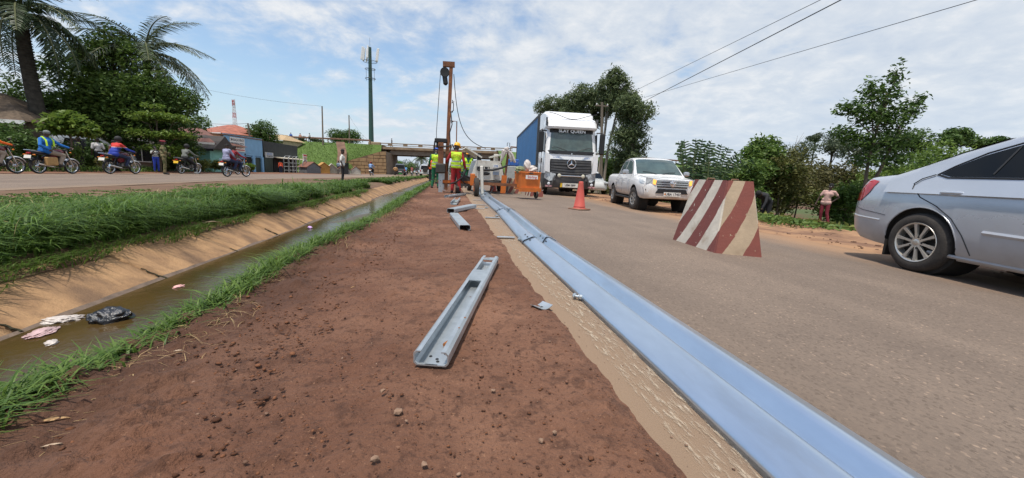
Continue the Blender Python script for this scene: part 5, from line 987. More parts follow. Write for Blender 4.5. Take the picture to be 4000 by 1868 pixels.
def person(label, loc, rz_, cols, pose=None, base=STAND, sc=1.0, vox=.013, sleeve=1.0, shorts=False, vest=None, hat=None, group=None, face=True, hair=True, build=1.0, longshirt=0.0, gloves=None, extra=None, shoe=None, vest_text=False):
    """cols = (shirt, trousers); body is one remeshed surface, clothes by zone; hat/vest/hair are children"""
    J = dict(base); J.update(pose or {}); J = {k: Vector(v) for k, v in J.items()}
    t_ = thing('person', label, 'person', loc, rz_, group, sc); caps = []
    def cp(a, b, ra, rb, tg): caps.append((Vector(a), Vector(b), ra*build, rb*build, tg))
    X = Vector((1, 0, 0)); hx = (J['hipR']-J['hipL']).normalized(); sx = (J['shR']-J['shL']).normalized()
    cp(J['pelvis']-hx*.065, J['pelvis']+hx*.065, .118, .118, 2); cp(J['waist']-hx*.055, J['waist']+hx*.055, .112, .112, 1); cp(J['chest']-sx*.075, J['chest']+sx*.075, .118, .118, 1)
    cp(J['waist'], J['chest'], .125, .13, 1); cp(J['shL']+sx*.03, J['shR']-sx*.03, .068, .068, 1); cp(J['pelvis'], J['waist'], .125, .12, 1 if longshirt else 2)
    if longshirt: cp(J['pelvis']-hx*.07, J['pelvis']+hx*.07, .126, .126, 1)
    hd = (J['head']-J['neck']).normalized(); fw = hx.cross(hd)*-1
    fw = (Matrix.Rotation((pose or {}).get('look', 0), 3, hd) @ hd.cross(sx)*-1) if False else sx.cross(hd)*-1
    fw = -fw if fw.y < 0 and 'back' not in (pose or {}) else fw
    lk = J.pop('_', None)
    if extra and 'look' in extra: fw = Matrix.Rotation(extra['look'], 3, hd) @ fw
    side = fw.cross(hd)
    cp(J['chest']+Vector((0, 0, .06)), J['neck']-hd*.01, .075, .058, 1); cp(J['neck']-hd*.03, J['neck']+hd*.09, .054, .052, 0)
    hc = J['head']; B0 = build; build = 1.0
    cp(hc-hd*.02, hc+hd*.045+fw*-.008, .082, .086, 0); cp(hc-hd*.075+fw*.035, hc-hd*.03+fw*.03, .052, .066, 0); cp(hc+fw*.085-hd*.035, hc+fw*.082+hd*.0, .013, .008, 0)
    for q in (-1, 1): cp(hc+side*q*.086-hd*.01, hc+side*q*.086-hd*.04, .013, .009, 0)
    build = B0
    for s_, q in (('L', -1), ('R', 1)):
        sh, el, wr = J['sh'+s_], J['el'+s_], J['wr'+s_]
        cp(sh, el, .056, .046, 1); ta = 1 if sleeve > .6 else 0
        if sleeve <= .6:
            m_ = sh.lerp(el, min(.95, sleeve*1.6)); caps.pop(); cp(sh, m_, .064, .060, 1); cp(m_, el, .044, .041, 0)
        cp(el, wr, .046 if ta else .040, .036 if ta else .029, ta)
        d = (wr-el).normalized(); g = 5 if gloves else 0; inw = Vector((-q, 0, 0)); inw = (inw-d*inw.dot(d)).normalized(); lat = d.cross(inw)
        pm_ = wr+d*.055; cp(wr+d*.01, pm_+lat*.012, .027, .028, g); cp(wr+d*.01, pm_-lat*.014, .026, .026, g)
        if vox < .02:
            for k_, (o_, ln) in enumerate(((-.030, .068), (-.010, .078), (.010, .074), (.030, .058))):
                r0 = pm_+lat*o_+d*.02; k1 = r0+d*ln*.5+inw*.012; k2 = k1+d*ln*.30+inw*.028; cp(r0, k1, .0105, .010, g); cp(k1, k2, .010, .009, g)
            th0 = wr+d*.03-lat*.026; cp(th0, th0-lat*.026+d*.03+inw*.014, .012, .010, g); cp(th0-lat*.026+d*.03+inw*.014, th0-lat*.026+d*.055+inw*.03, .010, .009, g)
        hp, kn, an, to = J['hip'+s_], J['knee'+s_], J['ank'+s_], J['toe'+s_]
        cp(hp, kn, .092, .066, 2); cp(kn, an+(kn-an)*.18, .066, .052, 0 if shorts else 2)
        if not shorts: cp(kn, an+(kn-an)*.12, .066, .056, 2)
        else: cp(an+(kn-an)*.2, an, .04, .036, 0)
        cp(an, an+(to-an)*.1, .045, .045, 3); cp(an-Vector((0, 0, .03)), to, .044, .036, 3); hl = an-(to-an).normalized()*.045-Vector((0, 0, .038)); cp(hl, to, .034, .034, 3)
    b = MB()
    for c in caps: b.loft(capsule(c[0], c[1], c[2], c[3], 10))
    raw = b.build('raw', SKIN, None, None)
    md = raw.modifiers.new('r', 'REMESH'); md.mode = 'VOXEL'; md.voxel_size = vox; ms = raw.modifiers.new('s', 'SMOOTH'); ms.factor = .5; ms.iterations = 2
    me = evalmesh(raw); me.materials.clear()
    for m_ in (SKIN, cols[0], cols[1], shoe or M_shoe, cols[0], gloves or SKIN): me.materials.append(m_)
    n = len(me.polygons); C = np.empty(n*3, np.float32); me.polygons.foreach_get('center', C); C = C.reshape(-1, 3); best = np.full(n, 1e9); mi = np.zeros(n, np.int32)
    for a, c, ra, rb, tg in caps:
        a = np.array(a); d = np.array(c)-a; t = np.clip(((C-a) @ d)/(d @ d+1e-9), 0, 1); D = np.linalg.norm(C-a-t[:, None]*d, axis=1)-(ra+(rb-ra)*t); k = D < best; best[k] = D[k]; mi[k] = tg
    me.polygons.foreach_set('material_index', mi); body = obj('body', me, t_, None); me.polygons.foreach_set('use_smooth', [True]*n)
    if face:
        for q in (-1, 1): e = MB(); e.ell(hc+fw*.078+side*q*.031+hd*.008, .0125, 8, 6); e.build('eye', M_eye, t_); e = MB(); e.ell(hc+fw*.087+side*q*.031+hd*.008, .006, 6, 4); e.build('pupil', M_hair, t_)
        e = MB(); e.tube([hc+fw*.088-hd*.062-side*.024, hc+fw*.094-hd*.064, hc+fw*.088-hd*.062+side*.024], [.004, .009, .004], 6); e.build('mouth', M_lip, t_)
    Rm = Matrix((side, fw, hd)).transposed()
    if hair and not hat:
        e = MB(); rings = []
        for i in range(7):
            th = .12+1.45*i/6; rings.append([hc+hd*.035-fw*.010+Rm @ Vector((.094*math.sin(th)*math.cos(a), .101*math.sin(th)*math.sin(a), .098*math.cos(th)-(.035*max(0, -math.sin(a)) if i == 6 else 0))) for a in np.linspace(0, 2*PI, 15)[:-1]])
        e.loft(rings, True); e.build('hair', M_hair, t_, 60)
    if hat:
        kind, hm = hat; e = MB(); o_ = hc+hd*.055
        if kind == 'hard':
            prof = [(.128, -.01), (.124, .005), (.122, .03), (.112, .07), (.085, .105), (.045, .122), (.005, .126)]
            rings = [[o_+Rm @ Vector((r_*math.cos(a)*.93, r_*math.sin(a)*1.05, z_)) for a in np.linspace(0, 2*PI, 19)[:-1]] for r_, z_ in prof]; e.loft(rings, True)
            e.loft([[o_+Rm @ Vector((.13*math.cos(a), .13*math.sin(a)+.0, -.008)) for a in np.linspace(.2, PI-.2, 9)], [o_+Rm @ Vector((.13*math.cos(a), .125+.055*math.sin(a), -.02)) for a in np.linspace(.2, PI-.2, 9)]], False, 0, False)
            e.tube([o_+Rm @ Vector((0, .12*math.cos(a), .128*math.sin(a)-.0)) for a in np.linspace(.25, PI-.25, 9)], .012, 5); e.build('hard_hat', hm, t_, 40)
        elif kind == 'moto':
            e.ell(o_+hd*.0, (.125, .145, .135), 16, 10, 0, Rm); e.build('helmet', hm, t_, 60); e = MB(); e.ell(o_+fw*.055-hd*.02, (.105, .10, .055), 14, 8, 0, Rm); e.build('visor', M_black, t_, 60)
        elif kind == 'beret':
            e.ell(o_+side*.02+hd*.02, (.125, .13, .045), 14, 8, 0, Rm @ rotm(0, .25, 0)); e.build('beret', hm, t_, 60)
        elif kind == 'cap':
            e.ell(o_, (.098, .108, .085), 14, 8, 0, Rm); e.box(o_+fw*.13-hd*.005, (.15, .10, .012), Rm); e.build('cap', hm, t_, 50)
        elif kind == 'hood':
            e.ell(hc+hd*-.01-fw*.02, (.108, .11, .135), 14, 9, 0, Rm); e.ell(J['neck'], (.12, .11, .09), 12, 8, 0, Rm); e.build('hood', hm, t_, 60)
    if vest:
        e = MB(); vv = [(J['waist']-hx*.055, J['waist']+hx*.055, .112), (J['chest']-sx*.075, J['chest']+sx*.075, .118), (J['waist'], J['chest'], .13), (J['shL']+sx*.035, J['shR']-sx*.035, .066), (J['pelvis']-hx*.06, J['pelvis']+hx*.06, .113), (J['pelvis'], J['waist'], .125)]
        for a, c, r_ in vv: e.loft(capsule(a, c, r_+.02, r_+.02, 12))
        raw = e.build('raw', vest[0], None, None); md = raw.modifiers.new('r', 'REMESH'); md.mode = 'VOXEL'; md.voxel_size = .016; ms = raw.modifiers.new('s', 'SMOOTH'); ms.factor = .5; ms.iterations = 3; me = evalmesh(raw)
        me.materials.clear(); [me.materials.append(m_) for m_ in vest]
        bm2 = bmesh.new(); bm2.from_mesh(me); ax = (J['neck']-J['pelvis']).normalized(); L_ = (J['neck']-J['pelvis']).length
        dele = []
        for f in bm2.faces:
            c = f.calc_center_median()-J['pelvis']; h = c.dot(ax); lat = c.dot(sx); fr = c.dot(sx.cross(ax)*(-1 if sx.cross(ax).y < 0 else 1))
            if h < -.06 or h > L_-.01: dele.append(f); continue
            if abs(lat) > .185: dele.append(f); continue
            if fr > .02 and h > .22 and abs(lat) < (h-.22)*.42: dele.append(f); continue
            f.material_index = 1 if (abs(h-.17) < .022 or abs(h-.035) < .022) and len(vest) > 1 else 0
        bmesh.ops.delete(bm2, geom=dele, context='FACES'); bm2.to_mesh(me); bm2.free(); obj('safety_vest', me, t_, 60)
        if vest_text:
            bk = J['chest']*.75+J['waist']*.25+Vector((0, -.158, .10)); text('Stirling', .105, mat('vest_print', (0.42, 0.13, 0.03), .7, var=0), t_, (bk.x, bk.y, bk.z), (PI/2, 0, 0), ext=.002, bold=.01)
    return t_
HV = mat('hivis_yellow', (0.52, 0.80, 0.03), .75, var=.08, scale=6, bump=.3, bscale=20); REFL = mat('reflective_tape', (0.30, 0.31, 0.33), .45, var=.1); HVO = mat('hivis_orange', (0.85, 0.16, 0.04), .75, var=.08)
c_red = cloth('red_overall', (0.40, 0.022, 0.025), (0.28, 0.012, 0.016)); c_grn = cloth('green_overall', (0.012, 0.15, 0.072), (0.008, 0.095, 0.045)); c_wht = cloth('white_shirt', (0.72, 0.71, 0.66), (0.58, 0.57, 0.53)); c_blk = cloth('black_trousers', (0.014, 0.014, 0.017)); c_navy = cloth('navy_trousers', (0.02, 0.03, 0.075))
HATY = mat('yellow_hat', (0.80, 0.42, 0.015), .4, var=.05); HATB = mat('blue_hat', (0.02, 0.08, 0.42), .4, var=.05); HATO = mat('orange_hat', (0.80, 0.33, 0.02), .4, var=.05)
# ---- road crew
person('worker in red overalls and lettered yellow vest, yellow hard hat, back turned, gripping the rig', (.29, 14.43, .015), .05, (c_red, c_red), dict(elL=(-.30, .05, 1.17), wrL=(-.33, .26, 1.10), elR=(.27, -.05, 1.14), wrR=(.33, .02, .90), kneeL=(-.10, .03, .5), ankL=(-.13, -.02, .085), toeL=(-.15, .12, .035), ankR=(.14, -.02, .085), toeR=(.16, .12, .035), head=(.02, .03, 1.61)), sc=1.03, vox=.012, vest=(HV, REFL), hat=('hard', HATY), gloves=mat('tan_glove', (0.36, 0.22, 0.10), .9), extra={'look': -.5}, build=1.08, vest_text=True)
person('worker in green overalls, blue hard hat over a green hood, back turned', (-.55, 18.0, .01), .12, (c_grn, c_grn), dict(head=(.03, .09, 1.59), elR=(.30, .10, 1.16), wrR=(.30, .32, 1.08), elL=(-.27, .02, 1.14), wrL=(-.25, .2, .98), ankL=(-.15, -.02, .085), toeL=(-.17, .12, .035)), sc=1.04, vest=(HV, REFL), hat=('hard', HATB), build=1.08, vest_text=True, face=False)
person('worker in green overalls and orange hard hat facing the camera side behind the rig', (1.05, 20.6, 0), PI-.1, (c_grn, c_grn), dict(wrL=(-.22, .06, .88), wrR=(.22, .06, .88)), sc=1.06, vest=(HV, REFL), hat=('hard', HATO))
person('worker in green half hidden behind the red overalled worker', (.62, 20.0, 0), PI-.4, (c_grn, c_grn), dict(head=(0, .12, 1.50), chest=(0, .10, 1.24), neck=(0, .10, 1.40), shL=(-.178, .1, 1.33), shR=(.178, .1, 1.33)), sc=.95, vest=(HV, REFL), hat=('hard', HATY))
person('worker in orange vest and dark trousers at the drain side', (-1.05, 25.5, -.02), .5, (c_wht, c_blk), None, sc=1.02, vox=.018, vest=(HVO,), sleeve=.4)
person('worker in orange vest glimpsed between the driven posts', (.35, 23.5, -.02), PI, (c_wht, c_blk), None, sc=.98, vox=.02, vest=(HVO,), sleeve=.4)
person('man in a pale shirt bending beside the compressor', (4.6, 34, -.12), 1.9, (c_wht, c_blk), dict(head=(0, .2, 1.45), neck=(0, .16, 1.33), chest=(0, .12, 1.2)), sc=.95, vox=.025, sleeve=.4, face=False)
# ---- near the far carriageway
person('man in white short sleeved shirt and black trousers standing on the grass bank', (-5.95, 23.6, -.10), -1.35, (c_wht, c_blk), dict(head=(0, .03, 1.63), elL=(-.23, -.07, 1.13), wrL=(-.22, .01, .90), elR=(.23, -.07, 1.13), wrR=(.22, .02, .90), toeL=(-.1, .13, .03), toeR=(.12, .13, .03)), sc=1.07, vox=.012, sleeve=.5, longshirt=1, build=1.05)
CAMO = mat('camouflage', (0.24, 0.19, 0.10), .9, var=.2, scale=9, col2=(0.075, 0.085, 0.03), thresh=(.45, .52), col3=(0.05, 0.03, 0.018), s3=11, t3=(.60, .64)); BER = mat('maroon_beret', (0.16, 0.012, 0.022), .9)
person('soldier in camouflage uniform and maroon beret standing at the carriageway edge', (-14.35, 22.7, 0), -1.0, (CAMO, CAMO), dict(elR=(.27, .05, 1.15), wrR=(.12, .20, 1.10), elL=(-.26, .03, 1.14), wrL=(-.10, .2, 1.0)), sc=.99, hat=('beret', BER), build=1.08)
STRP = mat('striped_jersey', (0.66, 0.64, 0.60), .85, var=.05); 
def stripes(m, c1, c2, f):
    t = m.node_tree; b = t.nodes['Principled BSDF']; tcn = t.nodes.new('ShaderNodeTexCoord'); w_ = t.nodes.new('ShaderNodeTexWave'); w_.bands_direction = 'Z'; w_.inputs['Scale'].default_value = f; t.links.new(tcn.outputs['Object'], w_.inputs['Vector']); r_ = t.nodes.new('ShaderNodeValToRGB'); r_.color_ramp.interpolation = 'CONSTANT'; r_.color_ramp.elements[1].position = .5
    r_.color_ramp.elements[0].color = (*c1, 1); r_.color_ramp.elements[1].color = (*c2, 1); t.links.new(w_.outputs[0], r_.inputs[0]); t.links.new(r_.outputs[0], b.inputs['Base Color']); return m
stripes(STRP, (0.62, 0.62, 0.58), (0.025, 0.035, 0.035), 3.2); STR2 = stripes(mat('thin_striped_polo', (0.6, 0.6, 0.6)), (0.70, 0.68, 0.67), (0.40, 0.36, 0.36), 6.5); c_blu = cloth('bright_blue_trousers', (0.02, 0.055, 0.40))
person('man in black and white striped jersey and blue trousers, hands raised to his face', (-16.6, 25.6, 0), -2.2, (STRP, c_blu), dict(elR=(.25, .14, 1.22), wrR=(.10, .20, 1.46), elL=(-.25, .14, 1.22), wrL=(-.08, .22, 1.44)), sc=.86, sleeve=.5)
person('man in pale thin striped polo standing among the shrubs, back turned', (-19.1, 25.2, 0), .9, (STR2, c_blk), None, sc=1.02, sleeve=.5, face=False); person('man in black standing beside the pale striped polo', (-19.5, 24.6, 0), 1.6, (c_blk, c_blk), None, sc=1.0, sleeve=.5, face=False)
person('person in maroon top and grey jacket standing behind the red and blue rider', (-17.6, 24.2, 0), -1.8, (cloth('maroon_top', (0.18, 0.02, 0.03), (0.25, 0.22, 0.2)), c_blk), None, sc=.95, vox=.018)
person('child in an orange shirt before the dark shop', (-17.4, 44.6, -.25), .6, (cloth('orange_shirt', (0.75, 0.12, 0.05)), c_navy), dict(chest=(0, .08, 1.26), neck=(0, .14, 1.38), head=(0, .2, 1.5)), sc=.8, vox=.024, face=False)
# ---- far walkers
FAR = [((-30.6, 84, 5.2), .3, cloth('royal_blue', (0.05, 0.12, 0.42)), c_navy, 'walker in blue on the embankment road'), ((-28.9, 84, 5.2), 0, cloth('salmon', (0.55, 0.3, 0.22)), c_blk, 'walker in a salmon shirt beside the walker in blue'), ((-25.9, 80, 5.0), 1.2, c_wht, c_blk, 'walker in white coming down the grass slope'), ((-19.6, 76, -.28), 2.8, cloth('grey_wear', (0.10, 0.11, 0.13)), c_blk, 'walker in grey beside the stone wing wall'), ((-14.6, 56, -.2), 0, cloth('slate_shirt', (0.2, 0.26, 0.34)), c_blk, 'walker with a pale backpack among the kennels'), ((-10.2, 82, -.3), 0, c_blk, c_blk, 'dark figure at the foot of the bridge abutment'), ((-11.6, 85, 5.3), 1.5, cloth('brown_wear', (0.12, 0.07, 0.05)), c_blk, 'figure leaning on the bridge parapet')]
for (l_, a, s_, p_, lab) in FAR: person(lab, l_, a, (s_, p_), dict(ankL=(-.12, .16, .09), toeL=(-.13, .31, .04), kneeL=(-.1, .12, .5), ankR=(.11, -.2, .1), toeR=(.12, -.06, .04)), vox=.032, face=False, sleeve=.5)
# ---- man in the planted bed
pk = at(3232, 760, 13.4); person('man in faded pink shirt and maroon trousers among the bedding plants, hand on hip', (pk.x, 13.4, -.70), 2.0, (cloth('faded_pink', (0.66, 0.42, 0.36), (0.50, 0.29, 0.25), 11), cloth('maroon_trousers', (0.19, 0.018, 0.03))), dict(chest=(-.05, .0, 1.30), neck=(-.07, 0, 1.46), head=(-.085, .01, 1.615), elL=(-.36, -.12, 1.18), wrL=(-.20, -.03, 1.0), shL=(-.235, 0, 1.39), shR=(.12, 0, 1.40), elR=(.25, .03, 1.14), wrR=(.29, .12, .92), ankL=(-.2, 0, .085), toeL=(-.24, .12, .03)), sc=.98, sleeve=.35, longshirt=1, build=.95)
bk = at(3000, 770, 11.8); person('figure in black stooping behind the striped block among the leaves', (bk.x, 11.8, -.7), 1.9, (c_blk, c_blk), dict(waist=(0, .08, 1.03), chest=(0, .30, 1.15), neck=(0, .44, 1.20), head=(0, .56, 1.22), shL=(-.178, .38, 1.16), shR=(.178, .38, 1.16), elL=(-.22, .5, .95), wrL=(-.2, .6, .75), elR=(.22, .5, .95), wrR=(.2, .6, .75)), vox=.02, face=False)
# ================================================================== motorcycles
M_chrome = mat('chrome', (0.7, 0.7, 0.7), .15, metal=1, var=.03); M_seat = mat('black_vinyl', (0.014, 0.014, 0.015), .45); M_eng = mat('engine_alloy', (0.20, 0.19, 0.18), .45, metal=.6, var=.3, scale=20); M_frame = mat('frame_black', (0.015, 0.015, 0.016), .35); M_tail = mat('tail_lens', (0.40, 0.015, 0.012), .2, var=0); M_amber = mat('amber_lens', (0.75, 0.22, 0.02), .25, var=0); M_lens = mat('lamp_glass', (0.65, 0.68, 0.72), .1, var=0); M_platew = mat('plate_white', (0.72, 0.70, 0.64), .5, var=.05); M_plateo = mat('plate_orange', (0.75, 0.33, 0.06), .5, var=.05); M_platey = mat('plate_yellow', (0.80, 0.50, 0.03), .5, var=.05)
_wheel = {}
def bike(label, loc, rz_, tank, fender, plate, luggage=None, sc=1.0, group='motorcycles on and beside the far carriageway'):
    t_ = thing('motorcycle', label, 'motorcycle', loc, rz_, group, sc); r = .30
    def wheel(y):
        if 'w' not in _wheel:
            b = MB(); b.lathe([(.235, -.028), (.245, -.03), (.25, -.02), (.238, 0), (.25, .02), (.245, .03), (.235, .028)], 28, (0, 0, 0), 'x', cap=False)
            for i in range(18): a = i*PI/9; b.cyl((.02*(-1)**i, .03*math.cos(a+.5), .03*math.sin(a+.5)), (0, .238*math.cos(a), .238*math.sin(a)), .004, n=4)
            b.lathe([(.045, -.06), (.05, -.02), (.03, 0), (.05, .02), (.045, .06)], 12, (0, 0, 0), 'x'); _wheel['w'] = b.build('wheel', M_chrome, None).data
            b = MB(); prof = [(.25, -.022), (.27, -.04), (.29, -.036), (.30, -.015), (.30, .015), (.29, .036), (.27, .04), (.25, .022)]; b.lathe(prof, 28, (0, 0, 0), 'x', cap=False); _wheel['t'] = b.build('tyre', M_black, None).data
            for o in list(COL.objects):
                if o.data in _wheel.values() and o.parent is None: bpy.data.objects.remove(o)
        o = obj('wheel', _wheel['w'], t_, None); o.location = (0, y, r); obj('tyre', _wheel['t'], o, None)
    wheel(-.62); wheel(.63)
    b = MB(); b.tube([(0, .38, .95), (0, .30, .72), (0, .22, .40), (0, -.15, .33), (0, -.35, .42)], .028, 6)
    for s_ in (-1, 1): b.tube([(s_*.06, .32, .86), (s_*.11, 0, .76), (s_*.13, -.45, .74), (s_*.10, -.82, .80)], .02, 6); b.tube([(s_*.11, -.1, .74), (s_*.09, -.2, .36), (s_*.09, -.62, .30)], .022, 6); b.cyl((s_*.13, -.42, .70), (s_*.11, -.60, .33), .028, n=8)
    b.build('frame', M_frame, t_)
    b = MB(); b.box((0, .06, .42), (.24, .30, .22), bev=.05); b.cyl((0, .12, .50), (0, .24, .68), .085, .08, 10)
    for i in range(5): b.lathe([(.11, 0), (.11, .012)], 10, (0, .13+i*.022, .54+i*.03), 'z')
    b.build('engine', M_eng, t_)
    b = MB(); R_ = []
    for y, w_, h_, z_ in ((-.12, .09, .05, .80), (-.05, .13, .09, .84), (.10, .15, .12, .87), (.24, .14, .11, .88), (.34, .08, .06, .88)): R_.append([Vector((w_*math.cos(a), y, z_+h_*math.sin(a))) for a in np.linspace(0, 2*PI, 13)[:-1]])
    b.loft(R_); b.build('fuel_tank', tank, t_, 60)
    b = MB(); R_ = []
    for y, w_, h_, z_ in ((-.02, .08, .03, .81), (-.15, .12, .045, .80), (-.45, .14, .05, .81), (-.72, .12, .045, .84), (-.82, .06, .03, .85)): R_.append([Vector((w_*math.cos(a), y, z_+h_*math.sin(a))) for a in np.linspace(0, 2*PI, 13)[:-1]])
    b.loft(R_); b.build('seat', M_seat, t_, 60)
    for s_ in (-1, 1):
        b = MB(); b.prism([(-.22, .52), (-.02, .56), (0, .72), (-.20, .74), (-.34, .66)], s_*.10, s_*.135, 'x'); b.build('side_panel', tank, t_)
        b = MB(); b.cyl((s_*.075, .63, .30), (s_*.075, .40, .93), .025, n=8); b.build('fork_leg', M_chrome, t_)
        b = MB(); b.cyl((s_*.17, -.86, .74), (s_*.09, -.84, .74), .012, n=5); b.ell((s_*.19, -.86, .74), (.03, .035, .025), 8, 6); b.build('indicator', M_amber, t_); b = MB(); b.ell((s_*.20, .46, .88), (.03, .035, .025), 8, 6); b.build('indicator', M_amber, t_)
        b = MB(); b.tube([(s_*.30, .36, 1.03), (s_*.33, .30, 1.20)], .008, 5); b.ell((s_*.34, .29, 1.25), (.06, .015, .04), 10, 6); b.build('mirror', M_black, t_); b = MB(); b.cyl((s_*.10, .02, .33), (s_*.26, .02, .33), .018, n=6); b.build('footrest', M_black, t_)
    b = MB(); b.tube([(-.36, .27, 1.03), (-.25, .32, 1.05), (-.08, .38, .98), (.08, .38, .98), (.25, .32, 1.05), (.36, .27, 1.03)], .014, 6); b.build('handlebar', M_black, t_)
    b = MB(); b.lathe([(.02, -.10), (.08, -.06), (.095, 0)], 14, (0, .47, .93), 'y'); b.build('headlamp_shell', M_black, t_); b = MB(); b.lathe([(.09, 0), (.07, .025), (.01, .035)], 14, (0, .47, .93), 'y'); b.build('headlamp', M_lens, t_)
    for (y, a0, a1, rr, mm) in ((.63, .35, 2.35, .335, fender), (-.62, .5, 2.5, .345, M_frame)):
        b = MB(); b.loft([[Vector((x, y+(rr+dz)*math.cos(a), r+(rr+dz)*math.sin(a))) for x, dz in ((-.06, -.025), (-.04, .005), (0, .012), (.04, .005), (.06, -.025))] for a in np.linspace(a0, a1, 12)], False, 0, False); b.build('mudguard', mm, t_, 60)
    b = MB(); b.tube([(.10, .20, .50), (.12, .22, .32), (.13, .0, .25), (.15, -.25, .29)], .022, 7); b.cyl((.15, -.22, .285), (.17, -.78, .40), .038, .045, 10); b.build('exhaust', M_chrome, t_)
    b = MB(); b.box((0, -.88, .80), (.14, .06, .07), bev=.02); b.build('tail_lamp', M_tail, t_); b = MB(); b.box((0, -.93, .66), (.25, .012, .13), rotm(-.3, 0, 0)); b.build('number_plate', plate, t_)
    b = MB(); b.tube([(-.11, -.55, .86), (-.11, -.92, .92), (.11, -.92, .92), (.11, -.55, .86)], .012, 6); b.build('grab_rail', M_chrome, t_)
    if luggage: b = MB(); b.box((.19, -.30, .50), (.14, .42, .34), rotm(0, 0, .05), bev=.03); b.build('crate', luggage, t_)
    return t_
T_red = mat('tank_maroon', (0.14, 0.008, 0.012), .25, coat=.4); T_blk = mat('tank_black', (0.012, 0.012, 0.014), .25, coat=.4); F_wht = mat('fender_silver', (0.62, 0.63, 0.65), .3, metal=.3)
zl = .004
bike('motorcycle with a tan side crate and white front mudguard', (-15.72, 18.66, zl), -.10, T_red, F_wht, M_platew, mat('tan_crate', (0.42, 0.25, 0.10), .85), .98)
bike('partly seen motorcycle of the rider in orange', (-16.05, 16.85, zl), -.12, T_red, F_wht, M_platew)
bike('motorcycle with maroon tank under the red and blue jacket rider', (-15.1, 21.1, zl), -.12, T_red, F_wht, M_platew)
bike('motorcycle with yellow plate under the rider in the grey shirt', (-15.1, 25.9, -.02), -.12, T_blk, F_wht, M_platey)
bike('motorcycle carrying two riders on the asphalt with an orange rear flap', (-11.55, 23.8, -.01), -.30, T_red, F_wht, M_platew)
bike('motorcycle of the white shirted rider behind the pair', (-14.2, 28.6, -.04), -.12, T_blk, F_wht, M_platew)
c_bshirt = cloth('bright_blue_shirt', (0.012, 0.15, 0.50), (0.008, 0.10, 0.36)); c_khk = cloth('khaki_trousers', (0.30, 0.24, 0.19)); c_gry = cloth('grey_shirt', (0.16, 0.17, 0.155)); c_lil = cloth('lilac_shirt', (0.30, 0.31, 0.45)); c_mar = cloth('crimson_jacket', (0.26, 0.02, 0.03))
STRAP = (HV,)
def vstrap(p_, side_):
    b = MB(); b.tube([(-.14, -.21+side_*.11, 1.15), (-.12, -.21+side_*.12, 1.34), (.03, -.21+side_*.12, 1.435), (.165, -.22+side_*.12, 1.30), (.19, -.24+side_*.11, 1.08)], .028, 6); b.build('reflective_strap', HV, p_)
pr = person('rider in a bright blue top with yellow straps and grey cap', (-15.72, 18.66, zl), -.10, (c_bshirt, c_khk), dict(chest=(.02, -.22, 1.24), neck=(.03, -.20, 1.41), head=(.05, -.19, 1.56), shL=(.05, -.03, 1.34), shR=(.0, -.39, 1.34), elL=(.16, .12, 1.16), wrL=(.30, .30, 1.06), elR=(.12, -.54, 1.10), wrR=(.20, -.34, .96)), RIDE, sc=1.0, vox=.012, hat=('cap', mat('grey_cap', (0.18, 0.20, 0.20), .8)), longshirt=1, build=1.18, extra={'look': .15})
vstrap(pr, -1.1); vstrap(pr, 1.1)
person('rider in an orange vest cut off by the frame edge', (-16.05, 16.85, zl), -.12, (cloth('orange_wear', (0.85, 0.15, 0.02)), c_khk), None, RIDE, vox=.018, hat=('moto', M_black))
c_rb = cloth('red_yoke', (0.55, 0.035, 0.03)); CRB = mat('red_blue_jacket', (0.5, 0.04, 0.03), .8); t = CRB.node_tree; tcn = t.nodes.new('ShaderNodeTexCoord'); sx_ = t.nodes.new('ShaderNodeSeparateXYZ'); t.links.new(tcn.outputs['Object'], sx_.inputs[0]); r_ = t.nodes.new('ShaderNodeValToRGB'); r_.color_ramp.interpolation = 'CONSTANT'; mr_ = t.nodes.new('ShaderNodeMapRange'); mr_.inputs[1].default_value = .8; mr_.inputs[2].default_value = 1.5; t.links.new(sx_.outputs[2], mr_.inputs[0]); t.links.new(mr_.outputs[0], r_.inputs[0])
r_.color_ramp.elements[0].color = (0.02, 0.045, 0.33, 1); r_.color_ramp.elements[1].color = (0.52, 0.03, 0.025, 1); r_.color_ramp.elements[1].position = .62; q_ = r_.color_ramp.elements.new(.58); q_.color = (.55, .35, .3, 1); t.links.new(r_.outputs[0], t.nodes['Principled BSDF'].inputs['Base Color'])
person('rider in a red and blue panelled jacket and black helmet', (-15.1, 21.1, zl), -.12, (CRB, c_navy), dict(pelvis=(0, -.34, .90), waist=(0, -.32, 1.02)), RIDE, sc=1.0, vox=.013, hat=('moto', M_black), longshirt=1, build=1.1)
person('rider in a grey shirt wearing white gumboots', (-15.1, 25.9, -.02), -.12, (c_gry, c_blk), dict(ankR=(.25, .10, .10), toeR=(.27, .27, .05), kneeR=(.24, .14, .58)), RIDE, vox=.015, hat=('moto', M_black), shoe=c_wht)
person('pillion rider in a lilac shirt behind the crimson jacket', (-11.55, 23.8, -.01), -.30, (c_lil, c_navy), dict(pelvis=(0, -.60, .95), waist=(0, -.60, 1.07), chest=(0, -.56, 1.30), neck=(0, -.54, 1.46), head=(0, -.50, 1.61), hipL=(-.10, -.56, .90), hipR=(.10, -.56, .90), kneeL=(-.25, -.22, .78), kneeR=(.25, -.22, .78), ankL=(-.2, -.35, .40), ankR=(.2, -.35, .40), toeL=(-.22, -.2, .36), toeR=(.22, -.2, .36), shL=(-.185, -.54, 1.40), shR=(.185, -.54, 1.40), elL=(-.27, -.42, 1.16), elR=(.27, -.42, 1.16), wrL=(-.18, -.25, 1.05), wrR=(.18, -.25, 1.05)), RIDE, vox=.013, longshirt=1, build=1.12)
person('driver in a crimson jacket with a pillion rider behind him', (-11.55, 23.8, -.01), -.30, (c_mar, c_navy), dict(pelvis=(0, -.22, .90), waist=(0, -.21, 1.02)), RIDE, vox=.013, longshirt=1, build=1.08)
